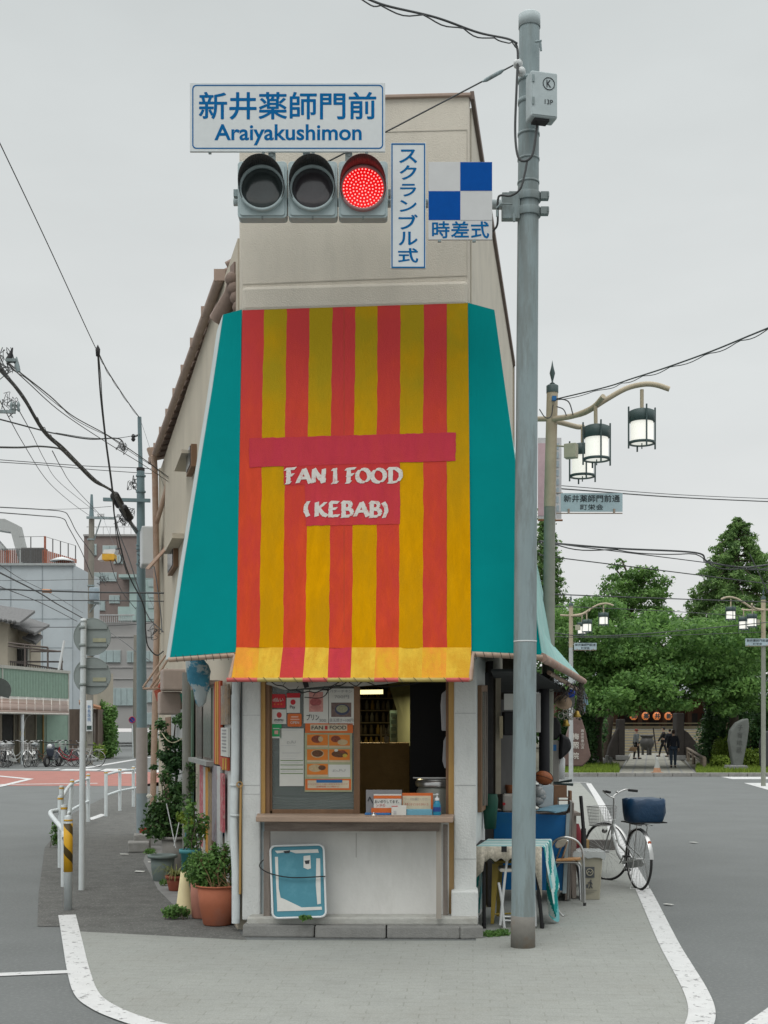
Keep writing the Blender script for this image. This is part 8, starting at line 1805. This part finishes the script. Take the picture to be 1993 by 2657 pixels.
for k, (x, chh) in enumerate(((1644, '師'), (1675, '薬'), (1704, '井'), (1734, '新'))):
 c = P(x, 1858, 84); lt = thing('paper_lantern', c, ('glowing orange lantern farthest left under the temple eaves', 'glowing orange lantern second from the left under the temple eaves', 'glowing orange lantern third from the left under the temple eaves', 'glowing orange lantern farthest right under the temple eaves')[k], 'lantern', 'lanterns under the temple eaves')
 m = MB(); m.lathe([(.0, -.25), (.12, -.25), (.24, -.12), (.26, 0), (.24, .12), (.12, .25), (0, .25)], c, 16); m.build('shade', emis('lantern_orange', (1, .30, .07), .32, (.35, .12, .05)), lt)
 m = MB(); text_mb(m, chh, c + Vector((0, -.28, 0)), Vector((1, 0, 0)), UP, .34, .34, bold=.05); m.build('lettering', ink, lt)
 m = MB(); m.lathe([(.12, .24), (.12, .3), (0, .31)], c, 12); m.lathe([(.12, -.24), (.12, -.3), (0, -.31)], c, 12); m.build('cap', black, lt)
# temple wood backdrop and far buildings
sb2 = MB(); r_ = random.Random(5); cl = [(Vector((6 + r_.uniform(0, 46), 100 + r_.uniform(-4, 6), r_.uniform(1, 7.5))), (2.6, 2, 1.6)) for _ in range(110)]
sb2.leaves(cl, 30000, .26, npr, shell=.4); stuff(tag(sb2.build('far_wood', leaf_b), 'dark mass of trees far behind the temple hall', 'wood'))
# ================================================================ people
def skinmesh(name, verts, edges, radii, mt_, parent, sub=2, root=0):
 me = bpy.data.meshes.new(name); org = ORG[parent.name]; me.from_pydata([tuple(Vector(v) - org) for v in verts], edges, [])
 o = bpy.data.objects.new(name, me); COL.objects.link(o)
 sk_ = o.modifiers.new('skin', 'SKIN'); sd_ = me.skin_vertices[0].data
 for i, r in enumerate(radii): sd_[i].radius = r if isinstance(r, tuple) else (r, r)
 sd_[root].use_root = True
 ss = o.modifiers.new('sub', 'SUBSURF'); ss.levels = sub; ss.render_levels = sub
 dg = bpy.context.evaluated_depsgraph_get(); dg.update(); nm = bpy.data.meshes.new_from_object(o.evaluated_get(dg))
 nm.materials.clear(); nm.materials.append(mt_); nm.polygons.foreach_set('use_smooth', [True] * len(nm.polygons))
 o.modifiers.clear(); o.data = nm; o.parent = parent; return o
def person(px, py, head_y, face, label, coat, trousers, stride=.15, hat=None, hair=(.02, .018, .016), arm=None, coat_len=.0):
 c = G(px, py); c.z = .052; h = HC - (head_y - HY) / FPX * c.y - c.z; s = h / 1.7
 t = thing('person', c, label, 'person'); fw = Vector((math.cos(R(face)), math.sin(R(face)), 0)); rt_ = Vector((fw.y, -fw.x, 0))
 Q = lambda f, r, z: c + fw * (f * s) + rt_ * (r * s) + UP * (z * s)
 V = []; E = []; Rd = []
 def add(p, r, par=None):
  V.append(p); Rd.append(tuple(q * s for q in r) if isinstance(r, tuple) else r * s); i = len(V) - 1
  if par is not None: E.append((par, i))
  return i
 pel = add(Q(0, 0, .95), (.13, .10)); wa = add(Q(.01, 0, 1.12), (.125, .09), pel); ch0 = add(Q(.0, 0, 1.30), (.15, .105), wa); nk = add(Q(.0, 0, 1.44), (.06, .06), ch0); nk2 = add(Q(.01, 0, 1.49), .052, nk)
 hd1 = add(Q(.025, 0, 1.55), (.066, .072), nk2); hd2 = add(Q(.02, 0, 1.62), (.074, .088), hd1); hd3 = add(Q(.01, 0, 1.675), (.05, .06), hd2); add(Q(.115, 0, 1.585), .012, hd1)
 legs = {}; arms = {}
 for sd2 in (-1, 1):
  st2 = stride * sd2
  hp = add(Q(0, .09 * sd2, .90), .088, pel); kn = add(Q(st2 * .55 + .03, .095 * sd2, .50), .06, hp); an = add(Q(st2, .095 * sd2, .09), .04, kn); ft = add(Q(st2 + .13, .105 * sd2, .035), (.035, .03), an); legs[sd2] = (hp, kn, an, ft)
  sh = add(Q(0, .17 * sd2, 1.38), .056, ch0)
  ep, wp2 = (Q(-st2 * .5, .23 * sd2, 1.12), Q(-st2 * .9 + .05, .24 * sd2, .88)) if not (arm and arm[0] == sd2) else (Q(*arm[1]), Q(*arm[2]))
  el = add(ep, .042, sh); wr = add(wp2, .028, el); d_ = (wp2 - ep).normalized(); pm = add(wp2 + d_ * .06 * s, (.034, .018), wr); arms[sd2] = (sh, el, wr)
  for k in range(4):
   b_ = add(wp2 + d_ * .10 * s + fw * (.026 - .017 * k) * s, .009, pm); add(wp2 + d_ * (.155 - .008 * abs(k - 1)) * s + fw * (.028 - .018 * k) * s, .008, b_)
  b_ = add(wp2 + d_ * .06 * s + fw * .045 * s, .010, pm); add(wp2 + d_ * .10 * s + fw * .055 * s, .009, b_)
 skinmesh('body', V, E, Rd, skin, t)
 def sub(idx, grow, name, mt_, extra=None):
  mpx = {i: k for k, i in enumerate(idx)}; vv = [V[i] for i in idx]; ee = [(mpx[a], mpx[b]) for a, b in E if a in mpx and b in mpx]
  rr2 = [((Rd[i][0] + grow * s, Rd[i][1] + grow * s) if isinstance(Rd[i], tuple) else (Rd[i] + grow * s,) * 2) for i in idx]
  if extra: extra(vv, ee, rr2, mpx)
  return skinmesh(name, vv, ee, rr2, mt_, t)
 skirt = None
 if 1:
  coat_len = coat_len or .09
  def skirt(vv, ee, rr2, mpx): vv.append(Q(0, 0, .95 - coat_len)); rr2.append((.17 * s, .13 * s)); ee.append((mpx[pel], len(vv) - 1))
 sub([pel, wa, ch0, nk] + [arms[k][j] for k in (-1, 1) for j in range(3)], .022, 'coat', coat, skirt)
 sub([pel] + [legs[k][j] for k in (-1, 1) for j in range(3)], .016, 'trousers', trousers)
 for sd2 in (-1, 1):
  m = MB(); a = V[legs[sd2][2]]; b = V[legs[sd2][3]]; m.tube([a - fw * .05 * s - UP * .05 * s, (a + b) / 2 - UP * .02 * s, b + fw * .05 * s], [.045 * s, .045 * s, .03 * s], 8); m.build('shoe', black, t)
 m = MB(); m.sphere(Q(-.008, 0, 1.628), .098 * s, 14, 10, (1, .86, 1.0), Matrix.Rotation(R(face), 3, 'Z')); m.build('hair', mat('hair_%d' % int(hair[0] * 1000), hair, .7), t) if not hat else None
 if hat:
  m = MB(); m.lathe([(.105 * s, .0), (.108 * s, .04 * s), (.07 * s, .1 * s), (0, .115 * s)], Q(-.0, 0, 1.61), 14); m.prism([Q(.08, -.07, 1.615), Q(.08, .07, 1.615), Q(.17, .05, 1.60), Q(.17, -.05, 1.60)], (0, 0, .01)); m.build('cap', hat, t)
 return t, Q, s
navy = mat('navy_cloth', (.012, .014, .022), .8); jeans = mat('jeans', (.03, .045, .07), .8, .2, 20); blackc = mat('black_cloth', (.012, .012, .013), .8); greyc = mat('grey_coat', (.13, .145, .15), .8, .15, 10)
_, Q_, s_ = person(1651, 1972, 1892, 20, 'man in grey coat and red cap carrying a flat brown bag on the temple path', greyc, blackc, .10, hat=mat('cap_red', (.22, .04, .03), .8), coat_len=.18, arm=(-1, (-.02, -.2, 1.10), (-.02, -.2, .88)))
bg_ = thing('brown_bag', P(1640, 1945, 63.6), 'flat brown bag held by the man in the red cap', 'bag'); m = MB(); dpoly(m, [(1630, 1948), (1637, 1938), (1654, 1939), (1650, 1951)], 63.7, .12); m.build('body', mat('bag_brown', (.20, .13, .075), .7), bg_, bev=.02)
m = MB(); m.tube(curve_pts([P(1640, 1939, 63.75), P(1644, 1933, 63.75), P(1649, 1939, 63.75)], 4), .012, 5); m.build('handle', black, bg_)
person(1722, 1966, 1887, 160, 'person in black walking left, the farther left of the dark clothed group', blackc, blackc, .26)
person(1738, 1967, 1892, 100, 'person in dark clothes walking away, half hidden behind the one in jeans', navy, blackc, .16)
person(1747, 1995, 1895, 85, 'person in navy jacket and blue jeans walking away down the temple path', navy, jeans, .07, hair=(.05, .03, .025))
# ================================================================ overhead cables
def wire(pts, r, label, d, name='overhead_cable', mt_=None, n=6, twist=0, group=None):
 """pts: places along the wire; d: distances at them"""
 k = len(pts); ds = d if isinstance(d, (list, tuple)) else [d] * k
 if len(ds) == 2 and k != 2: ds = [ds[0] + (ds[1] - ds[0]) * i / (k - 1) for i in range(k)]
 v = [P(x, y, q) for (x, y), q in zip(pts, ds)]
 core = curve_pts(v, 8) if k > 2 else v; c = list(core)
 if not (0 < pts[0][0] < 1993 and pts[0][1] > 0): c.insert(0, c[0] + (c[0] - c[1]).normalized() * 14)
 if not (0 < pts[-1][0] < 1993 and pts[-1][1] > 0): c.append(c[-1] + (c[-1] - c[-2]).normalized() * 14)
 r *= .72; m = MB(); m.tube(c, r, n)
 if twist:
  c2 = []
  for i, p in enumerate(core): c2.append(p + Vector((0, math.cos(i * 1.1) * r, -abs(math.sin(i * twist)) * r * 3.2 - r)))
  m.tube(c2, r * .6, 5)
 return tag(m.build(name, mt_ or cable), label, 'cable', group)
wire([(930, -14), (1000, 14), (1130, 45), (1240, 84), (1315, 100), (1341, 112)], .011, 'cable falling from the top of the picture to the head of the signal pole', (7.6, 9.2), twist=.45)
wire([(1441, 1036), (1570, 1005), (1638, 983), (1725, 955), (1842, 913), (1947, 870), (2040, 832)], .009, 'twisted cable rising from the nearest street lamp to the right edge', (13.4, 8.5), twist=.5)
wire([(1454, 1260), (1768, 1284), (2100, 1298)], .007, 'thin cable passing just above the street name plate to the right', (16, 22))
wire([(1454, 1268), (1768, 1291), (2100, 1306)], .012, 'thicker cable passing level with the street name plate to the right', (16, 22))
wire([(1400, 1404), (1443, 1410), (1602, 1423), (1805, 1434), (1838, 1457), (1934, 1472), (2050, 1455)], .024, 'thick bundled cable crossing in front of the cedar', (20, 26), twist=.4)
wire([(1400, 1404), (1498, 1418), (1740, 1448), (2050, 1488)], .012, 'cable just below the thick bundled one over the cedar', (20, 24))
wire([(1400, 1438), (1441, 1446), (1700, 1478), (2050, 1522)], .014, 'cable crossing the sky gap left of the cedar', (20, 24))
wire([(1400, 1540), (1439, 1542), (1700, 1552), (2050, 1564)], .014, 'upper dark cable crossing the tree tops', (20, 24))
wire([(1400, 1571), (1439, 1573), (1700, 1584), (1930, 1598)], .012, 'dark cable crossing the trees level with the far lanterns', (24, 34))
wire([(1400, 1640), (1439, 1642), (1528, 1651), (1700, 1642), (1927, 1621), (2020, 1612)], .016, 'dark cable sagging across the middle of the trees', (26, 34))
wire([(1400, 1650), (1528, 1654), (1700, 1650), (1980, 1640)], .010, 'thin cable just below the sagging one across the trees', (26, 34))
wire([(1945, 1437), (1993, 1538), (2020, 1600)], .012, 'steep cable falling at the right edge in front of the cedar', (22, 22))
# left cluster
bund = thing('cable_bundle', P(0, 961, 9), 'thick bundle of telephone cables sloping down from the left edge to the blue pole', 'cable')
base = [(-60, 900), (0, 958), (58, 1032), (116, 1117), (162, 1167), (202, 1207), (246, 1248), (289, 1277), (304, 1296), (330, 1345), (356, 1382)]
r_ = random.Random(3)
for k in range(5):
 v = [P(x + r_.uniform(-2, 2), y + r_.uniform(-5, 5) - k * 1.5, 8.5 + (D2 - 8.9) * i / 10) for i, (x, y) in enumerate(base)]; m = MB(); m.tube(curve_pts(v, 8), (.015, .010, .006, .004, .007)[k], 7); m.build('strand', cable, bund)
m = MB(); v = curve_pts([P(x, y - 4, 8.45 + (D2 - 8.9) * i / 10) for i, (x, y) in enumerate(base[1:9])], 14)
m.tube([p + Vector((0, math.cos(i * 1.4) * .014, math.sin(i * 1.4) * .014)) for i, p in enumerate(v)], .003, 5); m.build('spiral_wrap', cable, bund)
for k, (a, b_) in enumerate((((296, 1283), (312, 1312)), ((318, 1316), (336, 1346)))):
 m = MB(); va, vb = P(*a, 17.5), P(*b_, 17.8); m.tube([va, va + (vb - va) * .1, va + (vb - va) * .9, vb], [.03, .065, .065, .03], 12); tag(m.build('splice_closure', black), ('upper black splice case on the cable bundle left of the blue pole', 'lower black splice case on the cable bundle beside the blue pole')[k], 'splice case', 'splice cases')
m = MB(); m.tube([P(313, 1318, 17.5), P(355, 1384, 19.3)], .02, 6); tag(m.build('strut_bar', galv), 'grey strut running from the splice cases down to the blue pole', 'strut')
wire([(-40, 290), (0, 372), (120, 625), (228, 860), (253, 912)], .006, 'thin wire from the upper left edge to the hanging junction', (8, 13))
wire([(256, 916), (275, 955), (300, 995), (330, 1040), (361, 1082)], .008, 'twisted wire from the hanging junction to the top of the blue pole', (13, D2), twist=.5)
wire([(254, 915), (258, 985), (263, 1045), (275, 1150), (290, 1262), (298, 1345), (318, 1440), (338, 1500), (373, 1572), (378, 1637), (384, 1676), (406, 1700), (424, 1690)], .012, 'long heavy cable dropping from the hanging junction past the blue pole', (13, 16))
wire([(256, 918), (262, 985), (266, 1048), (277, 1150), (293, 1270), (303, 1400), (330, 1490)], .007, 'thinner cable dropping beside the long heavy one', (13, 17))
m = MB(); m.lathe([(.0, -.05), (.02, -.04), (.025, .03), (.0, .08)], P(254, 914, 13), 8); tag(m.build('cable_junction', dark), 'small dark junction where the wires meet in the open sky', 'junction')
for pts, r, lb, dd, tw in (
 ([(-20, 1084), (0, 1088), (110, 1117), (145, 1125), (231, 1139), (300, 1137), (318, 1146), (320, 1160)], .014, 'thick cable running level then curling down left of the blue pole top', (14, D2), 0),
 ([(145, 1123), (231, 1136), (300, 1137), (348, 1130), (362, 1126)], .006, 'thin cable ending at the insulator on the blue pole', (16, D2), 0),
 ([(-20, 1160), (50, 1161), (100, 1158), (150, 1163), (165, 1172)], .014, 'short thick cable from the left edge joining the bundle', (12, 15), 0),
 ([(-20, 1191), (0, 1193), (120, 1202), (240, 1210), (359, 1214), (440, 1222)], .008, 'upper of two thin level wires crossing behind the bundle', (17, 21), 0),
 ([(-20, 1197), (0, 1199), (120, 1207), (248, 1219), (440, 1232)], .008, 'lower of two thin level wires crossing behind the bundle', (17, 21), 0),
 ([(0, 1040), (60, 1150), (121, 1245), (180, 1300), (231, 1337)], .012, 'leftmost of three wires falling toward the concrete pole', (20, 54), 0),
 ([(38, 1045), (80, 1120), (116, 1193), (153, 1250), (249, 1329)], .012, 'middle of three wires falling toward the concrete pole', (20, 54), 0),
 ([(136, 1170), (160, 1215), (191, 1262), (272, 1349)], .014, 'rightmost of three wires falling toward the concrete pole', (24, 54), 0),
 ([(20, 940), (49, 964), (130, 1028), (190, 1080), (289, 1135), (380, 1196), (460, 1255)], .008, 'long wire sloping from upper left to the shop wall', (9, 18), .3),
 ([(20, 944), (70, 990), (160, 1070), (280, 1150), (370, 1205), (455, 1262)], .006, 'thinner wire just below the long one sloping to the shop wall', (9, 18), 0),
 ([(-20, 1314), (0, 1316), (110, 1322), (165, 1328), (180, 1343), (202, 1385), (246, 1444)], .022, 'upper of two cables bending steeply down to the concrete pole', (30, 55), 0),
 ([(-20, 1328), (0, 1330), (100, 1338), (162, 1345), (178, 1368), (212, 1432), (240, 1500)], .022, 'lower of two cables bending steeply down to the concrete pole', (30, 55), 0),
 ([(110, 1322), (200, 1320), (289, 1314)], .006, 'thin wire linking the bent cables to the blue pole arm', (30, 20), 0),
 ([(-20, 1474), (0, 1486), (98, 1536), (150, 1568), (213, 1603), (240, 1622)], .020, 'dark cable falling in front of the pale building, the thicker one', (16, 40), 0),
 ([(0, 1466), (60, 1505), (140, 1545), (215, 1590)], .008, 'thin cable falling just above the thicker one by the pale building', (16, 40), 0),
 ([(-20, 1514), (0, 1522), (112, 1567), (200, 1612)], .014, 'lower cable falling in front of the pale building', (16, 40), 0),
 ([(-20, 1527), (0, 1528), (112, 1533), (260, 1537), (425, 1539)], .016, 'thick level cable crossing the pale building with an orange sleeve', (20, 18), 0),
 ([(-20, 1556), (0, 1556), (200, 1558), (425, 1560)], .010, 'thin level cable below the sleeved one', (20, 18), 0),
 ([(78, 1627), (200, 1627), (350, 1620), (425, 1612)], .012, 'level cable crossing behind the upper round sign', (30, 24), 0),
 ([(-20, 1506), (100, 1506), (240, 1503), (350, 1503), (425, 1501)], .007, 'very thin level wire across the top of the pale building', (30, 24), 0),
 ([(300, 1345), (312, 1390), (335, 1450), (360, 1530), (385, 1600), (424, 1640)], .010, 'wire falling steeply across the blue pole to the shop downpipe', (18, 17), 0),
 ([(270, 1350), (290, 1400), (318, 1450), (360, 1500), (396, 1570), (426, 1640)], .007, 'thin wire falling diagonally behind the blue pole', (50, 20), 0),
 ([(286, 1455), (300, 1500), (320, 1540), (352, 1580)], .02, 'wire falling from the lamp head to the thin concrete pole', (48, 60), 0),
 ([(362, 1082), (375, 1120), (395, 1180), (425, 1260)], .004, 'fine wire from the blue pole top to the shop eave', (D2, 18), 0),
 ([(400, 1470), (408, 1520), (418, 1600), (420, 1640)], .010, 'short cable hanging below the white wall cabinet', (16, 15), 0),
 ([(285, 1640), (330, 1672), (352, 1690), (420, 1735)], .012, 'thin cable sloping from the upper round sign to the shop', (40, 20), 0)):
 wire(pts, r, lb, dd, twist=tw)
m = MB(); m.tube([P(112, 1533, 19.6), P(132, 1534, 19.5)], .03, 8); tag(m.build('orange_sleeve', mat('sleeve_orange', (.45, .22, .12))), 'orange sleeve on the level cable before the pale building', 'sleeve')
m = MB(); rr = random.Random(9)
for (cx, cy, d, n_, sp2) in ((20, 945, 9, 16, 22), (28, 1050, 19, 14, 16), (318, 1165, D2 - .1, 12, 10), (345, 1255, D2, 14, 10), (325, 1345, 18.3, 22, 18), (378, 1440, D2 - .3, 12, 14), (270, 1500, 54, 10, 12), (400, 1640, 17.5, 8, 10)):
 for k in range(n_):
  a = P(cx + rr.uniform(-sp2, sp2), cy + rr.uniform(-sp2, sp2), d); s = d / 3300 * sp2
  m.tube(curve_pts([a, a + Vector((rr.uniform(-s, s), 0, rr.uniform(-s, s))), a + Vector((rr.uniform(-s, s), 0, rr.uniform(-s, s) * 1.6)), a + Vector((rr.uniform(-s, s), 0, rr.uniform(-s, s) * 1.2))], 4), .0016 * d / 9 + .0012, 4)
stuff(tag(m.build('wire_loops', cable), 'tangles of thin looped wires around the cable joints on the left', 'wires'))
ca = thing('cross_arm', P(0, 1067, 19), 'grey steel cross arm with insulators entering from the left edge', 'cross arm')
m = MB(); m.beam(P(-60, 1066, 19), P(40, 1069, 19), .045, .045); m.build('arm', galv, ca)
for x in (30, 38, 48): m = MB(); m.lathe([(0, -.03), (.03, 0), (.015, .04), (.03, .07), (.012, .12), (0, .14)], P(x, 1064, 19), 8); m.build('insulator', galv, ca)
ca = thing('cable_clamp', P(25, 930, 9), 'bulky cable clamp with a spike at the upper left edge', 'clamp')
m = MB(); m.tube([P(33, 902, 9), P(26, 925, 9), P(20, 935, 9)], [.004, .018, .02], 7); m.build('spike', dark, ca); m = MB(); m.box(P(30, 936, 9), (.07, .05, .02)); m.tube([P(43, 926, 9), P(44, 950, 9), P(48, 965, 9)], [.004, .02, .015], 7); m.build('clamp_body', galv, ca)
